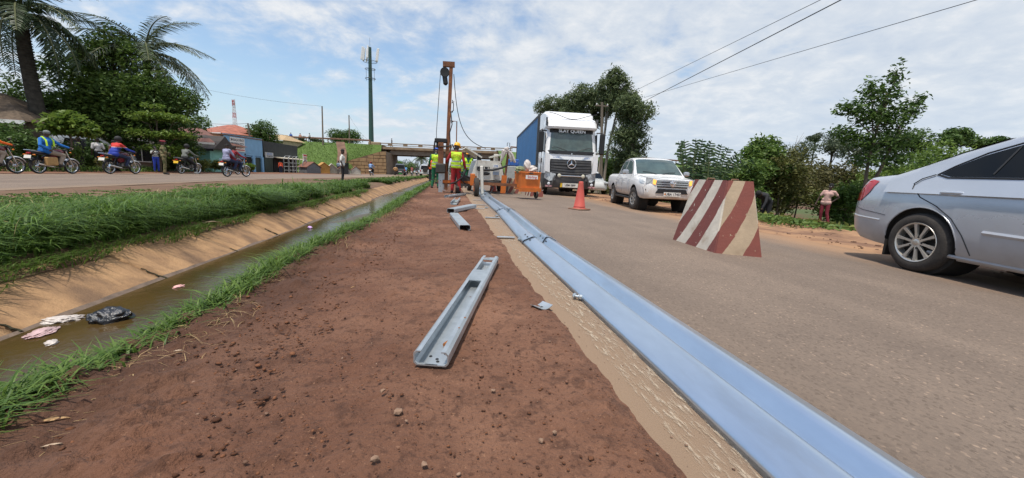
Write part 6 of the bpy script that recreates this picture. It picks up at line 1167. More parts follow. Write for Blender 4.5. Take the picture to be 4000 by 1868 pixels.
person('rider in a white shirt half hidden by the pillion rider', (-14.2, 28.6, -.04), -.12, (c_wht, c_navy), None, RIDE, vox=.018)
# distant motorcycles under the bridge
for i, (X, Y, s_, lab) in enumerate(((-9.6, 52, cloth('sky_blue', (0.20, 0.32, 0.55)), 'light blue'), (-7.6, 74, cloth('azure', (0.12, 0.3, 0.55)), 'azure and a white cap'), (-6.2, 70, cloth('dusk_red', (0.3, 0.08, 0.08)), 'dusky red'), (-5.5, 72, c_blk, 'black'))):
    z_ = float(zfar(Y))+.004; bike('distant motorcycle under a rider in '+lab, (X, Y, z_), 0.0 if i else -.05, T_blk, F_wht, M_platew, group='distant motorcycles near the bridge'); person('distant rider wearing '+lab, (X, Y, z_), 0.0 if i else -.05, (s_, c_blk), None, RIDE, vox=.03, face=False, longshirt=1)
    if i == 0: person('passenger with a red cap behind the light blue rider', (X, Y, z_), -.05, (s_, c_blk), {k: (v[0], v[1]-.35, v[2]+.04) for k, v in RIDE.items()}, RIDE, vox=.03, face=False, hat=('cap', c_red))
# ================================================================== vehicles
def paint(name, c, metal=.0, rough=.28, dirt=None, zd=(.15, .75)):
    """car paint with road dust that lies on the lower panels"""
    m = mat(name, c, rough, metal=metal, var=.03, scale=2, coat=.6); t = m.node_tree; b = t.nodes['Principled BSDF']
    if dirt:
        src = b.inputs['Base Color'].links[0].from_socket; tcn = [n for n in t.nodes if n.type == 'TEX_COORD'][0]; sx = t.nodes.new('ShaderNodeSeparateXYZ'); t.links.new(tcn.outputs['Object'], sx.inputs[0])
        nz = t.nodes.new('ShaderNodeTexNoise'); nz.inputs['Scale'].default_value = 5; nz.inputs['Detail'].default_value = 8; t.links.new(tcn.outputs['Object'], nz.inputs['Vector'])
        ad = t.nodes.new('ShaderNodeMath'); ad.operation = 'MULTIPLY_ADD'; t.links.new(nz.outputs[0], ad.inputs[0]); ad.inputs[1].default_value = .5; t.links.new(sx.outputs[2], ad.inputs[2])
        r_ = t.nodes.new('ShaderNodeMapRange'); t.links.new(ad.outputs[0], r_.inputs[0]); r_.inputs[1].default_value = zd[0]+.25; r_.inputs[2].default_value = zd[1]+.25; r_.inputs[3].default_value = .9; r_.inputs[4].default_value = 0
        x = t.nodes.new('ShaderNodeMix'); x.data_type = 'RGBA'; t.links.new(r_.outputs[0], x.inputs[0]); t.links.new(src, x.inputs[6]); x.inputs[7].default_value = (*dirt, 1); t.links.new(x.outputs[2], b.inputs['Base Color'])
        r2 = t.nodes.new('ShaderNodeMapRange'); t.links.new(r_.outputs[0], r2.inputs[0]); r2.inputs[3].default_value = rough; r2.inputs[4].default_value = .85; t.links.new(r2.outputs[0], b.inputs['Roughness'])
        r3 = t.nodes.new('ShaderNodeMapRange'); t.links.new(r_.outputs[0], r3.inputs[0]); r3.inputs[3].default_value = metal; r3.inputs[4].default_value = 0; t.links.new(r3.outputs[0], b.inputs['Metallic'])
        r4 = t.nodes.new('ShaderNodeMapRange'); t.links.new(r_.outputs[0], r4.inputs[0]); r4.inputs[3].default_value = .6; r4.inputs[4].default_value = 0; t.links.new(r4.outputs[0], b.inputs['Coat Weight'])
    return m
M_glass = mat('tinted_glass', (0.006, 0.007, 0.008), .05, var=0, spec=.25, coat=.0); M_glass2 = mat('green_glass', (0.075, 0.115, 0.105), .05, var=.25, scale=2.5, col2=(0.035, 0.055, 0.05), spec=.7, coat=.6)
M_tyre = mat('dusty_tyre', (0.045, 0.038, 0.032), .9, var=.2, scale=12, bump=.3, bscale=60); M_alloy = mat('dusty_alloy', (0.58, 0.55, 0.50), .35, metal=.75, var=.1, scale=8); M_trim = mat('black_trim', (0.012, 0.012, 0.013), .5); M_under = mat('underbody', (0.02, 0.017, 0.014), .95); M_hl = mat('headlamp_glass', (0.50, 0.53, 0.55), .12, var=.3, scale=18, coat=.8)
TP = [(0, .90), (.10, .965), (.32, 1.0), (.60, .998), (.82, .975), (.92, .935), (.975, .87), (1.0, .78)]
class Car:
    def __init__(s, t_, st, gh, tumble, zb, crown=.02):
        s.t, s.st, s.gh, s.tu, s.zb = t_, np.array(st, float), np.array(gh, float), tumble, zb
    def lo(s, y): return [float(np.interp(y, s.st[:, 0], s.st[:, k])) for k in (1, 2, 3)]
    def side(s, y, z):
        a, c, w_ = s.lo(y); t = (z-a)/max(.05, c-a)
        x = w_*float(np.interp(t, [p[0] for p in TP], [p[1] for p in TP])); 
        if y > s.gh[0, 0] and y < s.gh[-1, 0] and z > s.zb-.02: x = max(x if t <= 1 else 0, s.ghw(y, z))
        return x
    def ghw(s, y, z): return float(np.interp(y, s.gh[:, 0], s.gh[:, 2]))-(z-s.zb)*s.tu
    def lower(s, n=36):
        ys_ = np.unique(np.concatenate([np.linspace(s.st[0, 0], s.st[-1, 0], n), s.st[:, 0]])); R_ = []
        for y in ys_:
            a, c, w_ = s.lo(y); h = [(w_*q, a+(c-a)*t) for t, q in TP]+[(w_*.45, c+.012)]
            R_.append([Vector((x, y, z)) for x, z in h]+[Vector((-x, y, z)) for x, z in h[::-1]])
        b = MB(); b.loft(R_); return b
    def cabin(s, n=30):
        ys_ = np.unique(np.concatenate([np.linspace(s.gh[0, 0], s.gh[-1, 0], n), s.gh[:, 0]])); R_ = []
        for y in ys_:
            zt = float(np.interp(y, s.gh[:, 0], s.gh[:, 1])); z0 = s.zb-.12; q = [(s.ghw(y, z0), z0)]
            top = max(zt, z0+.03); k = min(.09, (top-z0)*.5)
            for t in (.35, .7, 1.0): z = z0+(top-k-z0)*t; q.append((s.ghw(y, z), z))
            we = s.ghw(y, top-k); q += [(we-k*.22, top-k*.42), (we-k*.7, top-k*.12), (we-k*1.5, top), (we*.45, top+.014)]
            R_.append([Vector((x, y, z)) for x, z in q]+[Vector((-x, y, z)) for x, z in q[::-1]])
        b = MB(); b.loft(R_); return b
    def top(s, y, x):
        zt = float(np.interp(y, s.gh[:, 0], s.gh[:, 1])); z0 = s.zb-.12; tp = max(zt, z0+.03); k = min(.09, (tp-z0)*.5); we = s.ghw(y, tp-k)
        return float(np.interp(abs(x), [0, we*.45, we-k*1.5, we-k*.7, we-k*.22, we, we+.05], [tp+.014, tp+.014, tp, tp-k*.12, tp-k*.42, tp-k, tp-k-.1]))
    def screen(s, y0, y1, w0, w1, m, name, off=.012):
        b = MB(); R_ = []
        for i in range(13):
            y = y0+(y1-y0)*i/12; w_ = w0+(w1-w0)*i/12; R_.append([Vector((w_*q, y+off*.5*(1 if y1 > y0 else -1), s.top(y, w_*q)+off)) for q in np.linspace(-1, 1, 15)])
        b.loft(R_, False, 0, False); return b.build(name, m, s.t, 60)
    def patch(s, poly, off, m, name, sides=(1, -1), parent=None, step=.09):
        """thin panel that follows the car's flank"""
        out = []
        for sd in sides:
            bm2 = bmesh.new(); f = bm2.faces.new([bm2.verts.new((0, y, z)) for y, z in poly]); ys_ = [p[0] for p in poly]; zs_ = [p[1] for p in poly]
            for ax, lo_, hi_ in ((1, min(ys_), max(ys_)), (2, min(zs_), max(zs_))):
                v = lo_+step
                while v < hi_: bmesh.ops.bisect_plane(bm2, geom=bm2.verts[:]+bm2.edges[:]+bm2.faces[:], plane_co=(0, v, v), plane_no=(0, 1 if ax == 1 else 0, 1 if ax == 2 else 0)); v += step
            for v in bm2.verts: v.co.x = sd*(s.side(v.co.y, v.co.z)+off)
            bmesh.ops.recalc_face_normals(bm2, faces=bm2.faces)
            me = bpy.data.meshes.new(name); bm2.to_mesh(me); bm2.free(); me.materials.append(m); o = obj(name, me, parent or s.t, 60); out.append(o)
        return out
    def line(s, pts, r, m, name, sides=(1, -1), off=.001):
        for sd in sides:
            P_ = []
            for (a, c) in zip(pts[:-1], pts[1:]):
                for i in range(6): u_ = i/6; y, z = a[0]+(c[0]-a[0])*u_, a[1]+(c[1]-a[1])*u_; P_.append((sd*(s.side(y, z)+off), y, z))
            y, z = pts[-1]; P_.append((sd*(s.side(y, z)+off), y, z)); b = MB(); b.tube(P_, r, 6); b.build(name, m, s.t)
    def carve(s, o, axles, r, half):
        for y in axles:
            b = MB(); b.lathe([(r, -3), (r, 3)], 40, (0, y, .31*1), 'x'); c = b.build('cut', M_under, s.t, None); c.location = (0, 0, s.wz-.31); md = o.modifiers.new('b', 'BOOLEAN'); md.operation = 'DIFFERENCE'; md.object = c; md.solver = 'EXACT'; md.material_mode = 'INDEX' if hasattr(md, 'material_mode') else md.material_mode
            bpy.context.view_layer.update(); me = evalmesh(o, True); o.modifiers.clear(); old = o.data; o.data = me; bpy.data.objects.remove(c); bpy.data.meshes.remove(old)
        o.data.polygons.foreach_set('use_smooth', [True]*len(o.data.polygons)); o.data.set_sharp_from_angle(angle=R(35))
def wheel(parent, loc, r, rim, w_, spokes, sd, m_rim=None, twin=False, steer=0):
    e = bpy.data.objects.new('wheel', None); COL.objects.link(e); e.parent = parent; e.location = loc; e.rotation_euler = (0, 0, steer); m_rim = m_rim or M_alloy
    b = MB(); h = w_/2; b.lathe([(rim*.97, -h*.92), (rim+.01, -h), (rim+(r-rim)*.45, -h*1.04), (r-.03, -h*.95), (r-.006, -h*.75), (r, -h*.4), (r, h*.4), (r-.006, h*.75), (r-.03, h*.95), (rim+(r-rim)*.45, h*1.04), (rim+.01, h), (rim*.97, h*.92)], 40, (0, 0, 0), 'x', cap=False); b.build('tyre', M_tyre, e)
    b = MB(); xo = sd*h
    b.lathe([(rim, xo*.96), (rim*.985, xo*1.0), (rim*.93, xo*.94), (rim*.90, xo*.70), (rim*.88, -xo*.5)], 36, (0, 0, 0), 'x', cap=False); b.lathe([(rim*.2, xo*.55), (rim*.2, xo*.80), (rim*.13, xo*.88), (.004, xo*.9)], 16, (0, 0, 0), 'x'); rm = b.build('rim', m_rim, e)
    b = MB(); b.lathe([(rim*.88, -xo*.1), (.01, -xo*.1)], 24, (0, 0, 0), 'x'); b.build('brake_disc', M_under, e)
    sm = None
    for i in range(spokes):
        if sm is None:
            b = MB(); ws = rim*1.55/spokes; b.loft([[Vector((xo*.66, -ws*.5, rim*.14)), Vector((xo*.84, -ws*.42, rim*.14)), Vector((xo*.84, ws*.42, rim*.14)), Vector((xo*.66, ws*.5, rim*.14))], [Vector((xo*.70, -ws*.42, rim*.5)), Vector((xo*.90, -ws*.3, rim*.5)), Vector((xo*.90, ws*.3, rim*.5)), Vector((xo*.70, ws*.42, rim*.5))], [Vector((xo*.76, -ws*.6, rim*.92)), Vector((xo*.95, -ws*.5, rim*.92)), Vector((xo*.95, ws*.5, rim*.92)), Vector((xo*.76, ws*.6, rim*.92))]]); o = b.build('spoke', m_rim, rm); sm = o.data
        else: o = obj('spoke', sm, rm, None)
        o.rotation_euler = (2*PI*i/spokes+.15, 0, 0)
    for i in range(5): a = 2*PI*i/5; b = MB(); b.lathe([(.010, xo*.80), (.010, xo*.9)], 6, (0, rim*.29*math.cos(a), rim*.29*math.sin(a)), 'x'); b.build('lug_nut', M_trim, rm)
    return e
def well(parent, y, z, r, half, sd):
    b = MB(); b.lathe([(r, -.15), (r, .15)], 28, (sd*(half-.2), y, z), 'x'); o = b.build('wheel_well', M_under, parent); return o
# ---------------------------------------------------------------- silver saloon, mostly outside the frame
P_sil = paint('silver_blue_paint', (0.50, 0.53, 0.575), .42, .25, (0.27, 0.215, 0.165), (-.02, .66))
_rz = PI+R(-9); _s = 1.08; _cw = (5.33, 3.55); _c, _q = math.cos(_rz), math.sin(_rz)
sed = thing('silver_car', 'dusty silver saloon car with tinted windows passing the striped block', 'car', (_cw[0]-_s*(_c*.84+_q*1.35), _cw[1]-_s*(_q*.84-_c*1.35), -.105), _rz, None, _s)
S = Car(sed, [(-2.30, .44, .70, .50), (-2.285, .36, .80, .62), (-2.24, .30, .92, .735), (-2.12, .26, 1.01, .80), (-1.9, .23, 1.03, .825), (-1.5, .20, 1.03, .848), (-1.0, .19, 1.01, .852), (0, .19, .97, .852), (1.0, .20, .94, .845), (1.6, .22, .90, .83), (2.0, .24, .84, .79), (2.18, .28, .74, .70), (2.27, .36, .60, .5)],
        [(-1.80, 1.03, .80), (-1.55, 1.13, .805), (-1.25, 1.26, .81), (-.9, 1.385, .815), (-.5, 1.455, .815), (0, 1.475, .815), (.4, 1.45, .815), (.75, 1.34, .81), (1.1, 1.15, .80), (1.4, .98, .79)], .46, .95); S.wz = .315
b = S.lower(44); lo = b.build('body', [P_sil, M_under], sed, 35); S.carve(lo, (-1.35, 1.35), .37, .85)
S.cabin(34).build('roof', P_sil, sed, 40)
S.patch([(-1.30, 1.035), (-1.22, 1.10), (-1.02, 1.215), (-.75, 1.315), (-.45, 1.365), (-.10, 1.385), (-.08, 1.0), (-1.20, 1.01)], .006, M_glass, 'rear_door_window'); S.patch([(-.03, 1.0), (-.05, 1.385), (.35, 1.37), (.65, 1.28), (.95, 1.12), (1.1, 1.0)], .006, M_glass, 'front_door_window')
S.line([(-1.33, 1.03), (-1.22, 1.115), (-1.02, 1.235), (-.75, 1.335), (-.45, 1.385), (-.05, 1.405), (.35, 1.39), (.65, 1.30), (.95, 1.13), (1.12, 1.0)], .008, M_trim, 'window_trim'); S.line([(-1.33, 1.03), (-1.22, .998), (-.4, .99), (1.1, .985)], .009, M_trim, 'window_trim', off=.003); S.line([(-.86, 1.03), (-.80, 1.28)], .008, M_trim, 'quarter_light_bar', off=.008)
S.line([(-1.34, 1.03), (-1.45, .985), (-1.50, .93), (-1.49, .87)], .005, M_trim, 'rear_door_gap', off=.012); S.line([(-1.49, .88), (-1.40, .79), (-1.22, .71), (-1.06, .60), (-.94, .45), (-.86, .27)], .005, M_trim, 'rear_door_gap', off=.001); S.line([(-.06, 1.0), (-.05, .6), (-.06, .26)], .0045, M_trim, 'front_door_gap', off=-.001); S.line([(-1.25, .23), (0, .215), (1.0, .22)], .02, P_sil, 'sill', off=.0)
S.line([(-2.2, .63), (-2.05, .60), (-1.85, .58), (-1.74, .565)], .004, M_trim, 'bumper_gap', off=-.001); S.line([(-2.26, .535), (-2.1, .52), (-1.80, .505)], .012, P_sil, 'bumper_moulding', off=-.003); S.line([(-.78, .50), (-.4, .49), (-.12, .485)], .022, P_sil, 'door_moulding', off=-.004); S.line([(-.0, .485), (.5, .48), (.95, .475)], .022, P_sil, 'door_moulding', off=-.004)
for (y0, y1) in ((-1.22, -.98), (-.18, .05)):
    for sd in (1, -1):
        x = S.side((y0+y1)/2, .845); b = MB(); b.ell((sd*(x-.004), (y0+y1)/2+.01, .845), (.012, .06, .042), 14, 8); b.build('handle_recess', P_sil, sed); b = MB(); b.tube([(sd*(x+.0), y0, .845), (sd*(x+.028), y0+.04, .85), (sd*(x+.028), y1-.04, .85), (sd*(x+.0), y1, .845)], [.012, .017, .017, .012], 8); b.build('door_handle', P_sil, sed, 60)
S.patch([(-2.284, .70), (-2.25, .88), (-2.16, .985), (-1.95, .955), (-2.02, .82), (-2.12, .71)], .008, mat('red_tail_lens', (0.42, 0.012, 0.018), .12, var=.15, scale=25, coat=.8), 'tail_lamp', step=.05)
b = MB(); b.tube([(.78, -2.10, .975), (.70, -2.20, .965), (0, -2.285, .95), (-.70, -2.20, .965), (-.78, -2.10, .975)], .006, 5); b.build('boot_gap', M_trim, sed); b = MB(); b.box((0, -2.31, .72), (.5, .012, .14)); b.build('number_plate', M_platew, sed)
b = MB(); b.cyl((.45, -2.25, .27), (.45, -2.05, .27), .03, n=10); b.build('exhaust', M_under, sed); b = MB(); b.box((0, 0, .24), (1.35, 3.6, .10)); b.build('floor_pan', M_under, sed)
for sd in (1, -1):
    b = MB(); b.box((sd*.70, -1.70, .20), (.22, .02, .18)); b.build('mud_flap', M_under, sed)
    for y in (-1.35, 1.35): well(sed, y, .33, .362, .82, sd); wheel(sed, (sd*.745, y, .313), .313, .212, .205, 10, sd)
    pts = [(sd*(S.side(-1.35+.372*math.cos(a), .315+.372*math.sin(a))-.004), -1.35+.372*math.cos(a), .315+.372*math.sin(a)) for a in np.linspace(.02, PI-.05, 26)]; b = MB(); b.tube(pts, .008, 6); b.build('arch_lip', P_sil, sed)
S.screen(-.95, -1.72, .60, .68, M_glass, 'rear_window'); S.screen(.50, 1.30, .60, .68, M_glass, 'windscreen')
# ---------------------------------------------------------------- white pickup
P_wht = paint('white_pickup_paint', (0.76, 0.76, 0.75), 0, .3, (0.42, 0.29, 0.18), (.25, .95))
_rz = PI-.20; _s = .93; P0 = Vector((5.86, 11.35)); _c, _q = math.cos(_rz), math.sin(_rz); ox, oy = .80, 1.62
pk = thing('pickup_truck', 'white double cab pickup with lit amber lamp and dusty flanks', 'pickup', (P0.x-_s*(_c*ox-_q*oy), P0.y-_s*(_q*ox+_c*oy), rz(6.4)+.004), _rz, None, _s)
K = Car(pk, [(-2.62, .62, 1.10, .86), (-2.58, .55, 1.20, .90), (-2.4, .52, 1.22, .915), (-1.2, .50, 1.21, .925), (-.8, .46, 1.205, .925), (.5, .46, 1.20, .925), (1.1, .47, 1.17, .925), (1.7, .47, 1.135, .93), (2.1, .44, 1.10, .915), (2.35, .43, 1.06, .875), (2.50, .44, 1.00, .80), (2.56, .46, .93, .73), (2.58, .50, .88, .66)],
        [(-.92, 1.2, .86), (-.84, 1.62, .865), (-.7, 1.76, .87), (-.3, 1.81, .87), (.2, 1.80, .87), (.5, 1.755, .87), (.75, 1.62, .865), (1.1, 1.36, .86), (1.35, 1.17, .85)], .34, 1.17); K.wz = .385
lo = K.lower(50).build('body', [P_wht, M_under], pk, 35); K.carve(lo, (-1.47, 1.62), .47, .9); K.cabin(32).build('cab_roof', P_wht, pk, 40)
K.patch([(-.72, 1.24), (-.70, 1.55), (-.60, 1.68), (-.12, 1.70), (-.10, 1.24)], .006, M_glass2, 'rear_door_window'); K.patch([(-.04, 1.24), (-.04, 1.70), (.30, 1.69), (.52, 1.62), (.90, 1.34), (.98, 1.24)], .006, M_glass2, 'front_door_window')
K.line([(-.76, 1.22), (-.74, 1.56), (-.63, 1.715), (-.1, 1.735), (.32, 1.72), (.56, 1.64), (.95, 1.34), (1.05, 1.22), (-.76, 1.22)], .010, M_trim, 'window_trim'); K.line([(-.07, 1.2), (-.07, .56)], .005, M_trim, 'door_gap', off=0); K.line([(-.80, 1.2), (-.82, .95), (-.98, .62)], .005, M_trim, 'door_gap', off=0); K.line([(1.02, 1.16), (1.02, .56)], .005, M_trim, 'door_gap', off=0); K.line([(-.94, 1.2), (-.94, .52)], .012, M_under, 'cab_bed_gap', off=-.006)
for sd in (1, -1):
    for y in (-.62, .10): x = K.side(y, 1.02); b = MB(); b.tube([(sd*x, y-.09, 1.03), (sd*(x+.03), y-.05, 1.03), (sd*(x+.03), y+.05, 1.03), (sd*x, y+.09, 1.03)], .014, 6); b.build('door_handle', P_wht, pk)
    b = MB(); b.tube([(sd*.80, -1.0, .42), (sd*.88, -.9, .38), (sd*.88, 1.05, .38), (sd*.80, 1.15, .42)], .045, 8); b.build('side_step', M_trim, pk)
    b = MB(); b.box((sd*1.06, .93, 1.27), (.22, .10, .16), rotm(0, 0, -sd*.15), bev=.04); b.build('mirror', mat('mirror_chrome', (0.55, 0.56, 0.58), .25, metal=.7), pk)
    for y in (-1.47, 1.62): well(pk, y, .40, .455, .88, sd); wheel(pk, (sd*.80, y, .385), .385, .215, .25, 6, sd, mat('pickup_alloy', (0.45, 0.44, 0.42), .35, metal=.7), steer=(.14 if y > 0 else 0))
    b = MB(); b.box((sd*.82, -1.98, .42), (.26, .02, .3)); b.build('mud_flap', M_under, pk)
K.screen(.56, 1.30, .66, .77, M_glass2, 'windscreen')
for sd in (1, -1): b = MB(); b.tube([(sd*.10, 1.33, 1.235), (sd*.32, 1.27, 1.285), (sd*.55, 1.24, 1.30)], .009, 5); b.build('wiper', M_trim, pk)
# bonnet shut line + front end
b = MB(); b.tube([(-.84, 1.35, 1.19), (-.80, 1.9, 1.15), (-.70, 2.35, 1.085), (0, 2.5, 1.04), (.70, 2.35, 1.085), (.80, 1.9, 1.15), (.84, 1.35, 1.19)], .006, 5); b.build('bonnet_gap', M_trim, pk)
def fy(x): return 2.595-.20*abs(x)**2.2
def front(poly, off, m, name, parent=pk, step=.12, th=.03):
    bm2 = bmesh.new(); bm2.faces.new([bm2.verts.new((x, 0, z)) for x, z in poly]); xs_ = [p[0] for p in poly]; v = min(xs_)+step
    while v < max(xs_): bmesh.ops.bisect_plane(bm2, geom=bm2.verts[:]+bm2.edges[:]+bm2.faces[:], plane_co=(v, 0, 0), plane_no=(1, 0, 0)); v += step
    for q in bm2.verts: q.co.y = fy(q.co.x)+off
    r_ = bmesh.ops.extrude_face_region(bm2, geom=bm2.faces[:]); 
    for q in r_['geom']:
        if isinstance(q, bmesh.types.BMVert): q.co.y -= th
    bmesh.ops.recalc_face_normals(bm2, faces=bm2.faces); me = bpy.data.meshes.new(name); bm2.to_mesh(me); bm2.free(); me.materials.append(m); return obj(name, me, parent, 40)
front([(-.80, .56), (-.72, .50), (.72, .50), (.80, .56), (.86, .80), (.80, .92), (-.80, .92), (-.86, .80)], .02, P_wht, 'bumper', th=.25)
front([(-.50, 1.03), (.50, 1.03), (.46, .80), (-.46, .80)], .035, M_trim, 'grille')
for z_, w_ in ((1.0, .52), (.93, .50), (.86, .485)): front([(-w_, z_+.022), (w_, z_+.022), (w_-.02, z_-.022), (-w_+.02, z_-.022)], .055, M_chrome, 'grille_bar')
front([(-.42, .76), (.42, .76), (.50, .62), (-.50, .62)], .045, M_trim, 'lower_grille'); b = MB(); b.lathe([(.085, 0), (.105, .012), (.085, .02)], 20, (0, 2.63, .93), 'y'); b.tube([(.045*math.cos(a), 2.655, .93+.075*math.sin(a)) for a in np.linspace(0, 2*PI, 15)], .008, 5); b.tube([(.085*math.cos(a), 2.655, .955+.035*math.sin(a)) for a in np.linspace(0, 2*PI, 15)], .008, 5); b.build('emblem', M_chrome, pk)
for sd in (1, -1):
    front([(sd*.50, 1.04), (sd*.66, 1.075), (sd*.80, 1.085), (sd*.80, .92), (sd*.52, .86)], .045, M_hl, 'headlamp'); K.patch([(2.20, .93), (2.42, .90), (2.42, 1.04), (2.18, 1.085), (2.0, 1.06)], .010, M_hl, 'headlamp_side', sides=(sd,), step=.06)
    front([(sd*.50, 1.02), (sd*.60, 1.045), (sd*.60, .90), (sd*.52, .875)], .055, emat('lit_amber', (1.0, .42, .08), 1.2 if sd > 0 else .7), 'indicator')
    front([(sd*.58, .72), (sd*.80, .74), (sd*.76, .60), (sd*.62, .58)], .04, M_trim, 'fog_lamp_housing'); b = MB(); b.lathe([(.05, 0), (.055, .01), (.04, .02)], 14, (sd*.69, fy(.69)+.035, .655), 'y'); b.build('fog_lamp', M_lens, pk)
npl = MB(); npl.box((.0, 2.655, .60), (.52, .014, .125)); npo = npl.build('number_plate', M_platew, pk); text('UBA 174D', .105, M_ink, npo, (-.02, 2.664, .60), (PI/2, 0, PI), bold=.015); b = MB(); b.box((.225, 2.663, .60), (.035, .004, .05)); b.build('plate_crest', M_amber, npo)
b = MB(); b.box((0, 0, .50), (1.4, 4.6, .12)); b.build('chassis', M_under, pk); b = MB(); b.cyl((-.75, 1.62, .385), (.75, 1.62, .385), .05, n=8); b.build('axle', M_under, pk); b = MB(); b.cyl((-.75, -1.47, .385), (.75, -1.47, .385), .06, n=8); b.build('axle', M_under, pk); b = MB(); b.tube([(.3, .2, 1.81), (.33, .1, 1.93)], .01, 5); b.build('aerial', M_trim, pk)
# ---------------------------------------------------------------- articulated truck
M_tw = paint('truck_white', (0.80, 0.80, 0.80), 0, .3, (0.4, 0.33, 0.27), (-.2, .3)); M_tg2 = mat('truck_grey_plastic', (0.045, 0.05, 0.06), .5, var=.15, scale=4, col2=(0.10, 0.095, 0.09)); M_cont = mat('container_blue', (0.035, 0.16, 0.37), .55, var=.15, scale=.9, col2=(0.028, 0.125, 0.29), col3=(0.10, 0.12, 0.14), s3=1.6, t3=(.62, .8)); M_contd = mat('container_frame', (0.06, 0.065, 0.07), .7, var=.2)
tk = thing('articulated_truck', 'white tractor unit with chrome star grille hauling a long blue container', 'truck', (5.72, 17.75, rz(5.7)+.004), PI-.085, None, 1.03)
def rrect(w_, yf, yb, r_, z, n=5, slope=0.0):
    P_ = [];
    for cx, cy, a0 in ((w_-r_, yf-r_, 0), (-w_+r_, yf-r_, PI/2), (-w_+.06, yb+.06, PI), (w_-.06, yb+.06, 1.5*PI)):
        rr = r_ if cy > yb+.1 else .06
        for i in range(n+1): a = a0+PI/2*i/n; P_.append(Vector((cx+rr*math.cos(a), cy+rr*math.sin(a)*(.7 if rr > .1 else 1), z)))
    return P_
def shell(name, rows, m, parent=tk): b = MB(); b.loft([rrect(*q) for q in rows]); return b.build(name, m, parent, 38)
shell('bumper', [(1.18, .00, -1.9, .22, .36), (1.225, .05, -1.9, .25, .42), (1.235, .06, -1.9, .25, .80), (1.235, .03, -1.9, .25, 1.02)], M_tg2)
shell('cab', [(1.20, .0, -2.2, .26, 1.0), (1.215, -.01, -2.25, .28, 1.3), (1.215, -.03, -2.25, .28, 1.95), (1.20, -.06, -2.25, .28, 2.02), (1.19, -.14, -2.25, .28, 2.4), (1.165, -.30, -2.25, .30, 3.0), (1.15, -.36, -2.25, .30, 3.2)], M_tw)
shell('windscreen', [(1.10, -.043, -.6, .24, 2.03), (1.085, -.125, -.6, .24, 2.4), (1.06, -.285, -.7, .26, 2.98)], M_glass2)
shell('windscreen_header', [(1.10, -.250, -.7, .26, 2.86), (1.08, -.285, -.7, .26, 3.02)], M_trim); shell('scuttle', [(1.13, -.01, -.6, .25, 1.90), (1.13, -.035, -.6, .25, 2.05)], M_trim)
shell('sun_visor', [(1.16, -.05, -1.4, .34, 3.03), (1.19, .0, -1.4, .36, 3.12), (1.185, -.06, -1.4, .4, 3.32), (1.13, -.22, -1.4, .4, 3.50), (1.0, -.42, -1.5, .4, 3.58)], M_tw)
b = MB(); R_ = []
for y, zt, w_ in ((-.50, 3.56, .85), (-.72, 3.74, 1.05), (-1.1, 3.90, 1.15), (-1.7, 3.98, 1.19), (-2.3, 3.98, 1.20)): R_.append([Vector((w_*q, y, 3.15 if t == 0 else zt-(.12 if abs(q) > .93 else 0))) for q, t in ((1, 0), (1.0, 1), (.88, 1), (.4, 1), (0, 1), (-.4, 1), (-.88, 1), (-1.0, 1), (-1, 0))])
b.loft(R_); b.build('air_deflector', M_tw, tk, 40)
b = MB(); b.tube([(1.0*q, -.30+.05*abs(q), 3.60+.0*abs(q)-.12*math.cos(q*PI*.9)) for q in np.linspace(-1.1, 1.1, 15)], .014, 5); b.build('deflector_shadow_gap', M_trim, tk)
# grille: slats, star
shell('grille_surround', [(.98, .035, -.3, .15, .92), (1.0, .045, -.3, .15, 1.3), (.96, .015, -.3, .12, 1.66)], M_trim)
for i, z_ in enumerate((1.56, 1.44, 1.32, 1.20, 1.08)):
    b = MB(); b.loft([[Vector((x, .075-.06*abs(x)**2, z_+dz-.05*(1-abs(x))*(i > 1))) for x in np.linspace(-.93, .93, 9)] for dz in (.045, .0, -.035)], False, 0, False); o = b.build('grille_slat', M_tg2, tk)
b = MB(); st_c = Vector((0, .10, 1.47)); b.tube([st_c+Vector((.20*math.cos(a), 0, .20*math.sin(a))) for a in np.linspace(0, 2*PI, 25)], .018, 6)
for k_ in range(3):
    a = PI/2+k_*2*PI/3; d = Vector((math.cos(a), 0, math.sin(a))); s_ = Vector((-math.sin(a), 0, math.cos(a))); c0 = st_c; b.add([c0+Vector((0, .03, 0)), c0+s_*.04-d*.01, c0+d*.2, c0-s_*.04-d*.01], [(0, 1, 2), (0, 2, 3)])
b.build('star_emblem', M_chrome, tk)
text('ACTROS', .075, M_inkb, tk, (.72, .03, 1.735), (PI/2, 0, PI), bold=.02); text('ACTROS', .075, M_inkb, tk, (-.72, .03, 1.735), (PI/2, 0, PI), bold=.02); text('SLAY QUEEN', .205, M_white, tk, (0, -.215, 2.935), (PI/2-.26, 0, PI), sx=1.05, bold=.02)
b = MB(); b.lathe([(.035, 0), (.03, .015)], 12, (0, -.02, 1.92), 'y'); b.build('round_badge', M_chrome, tk)
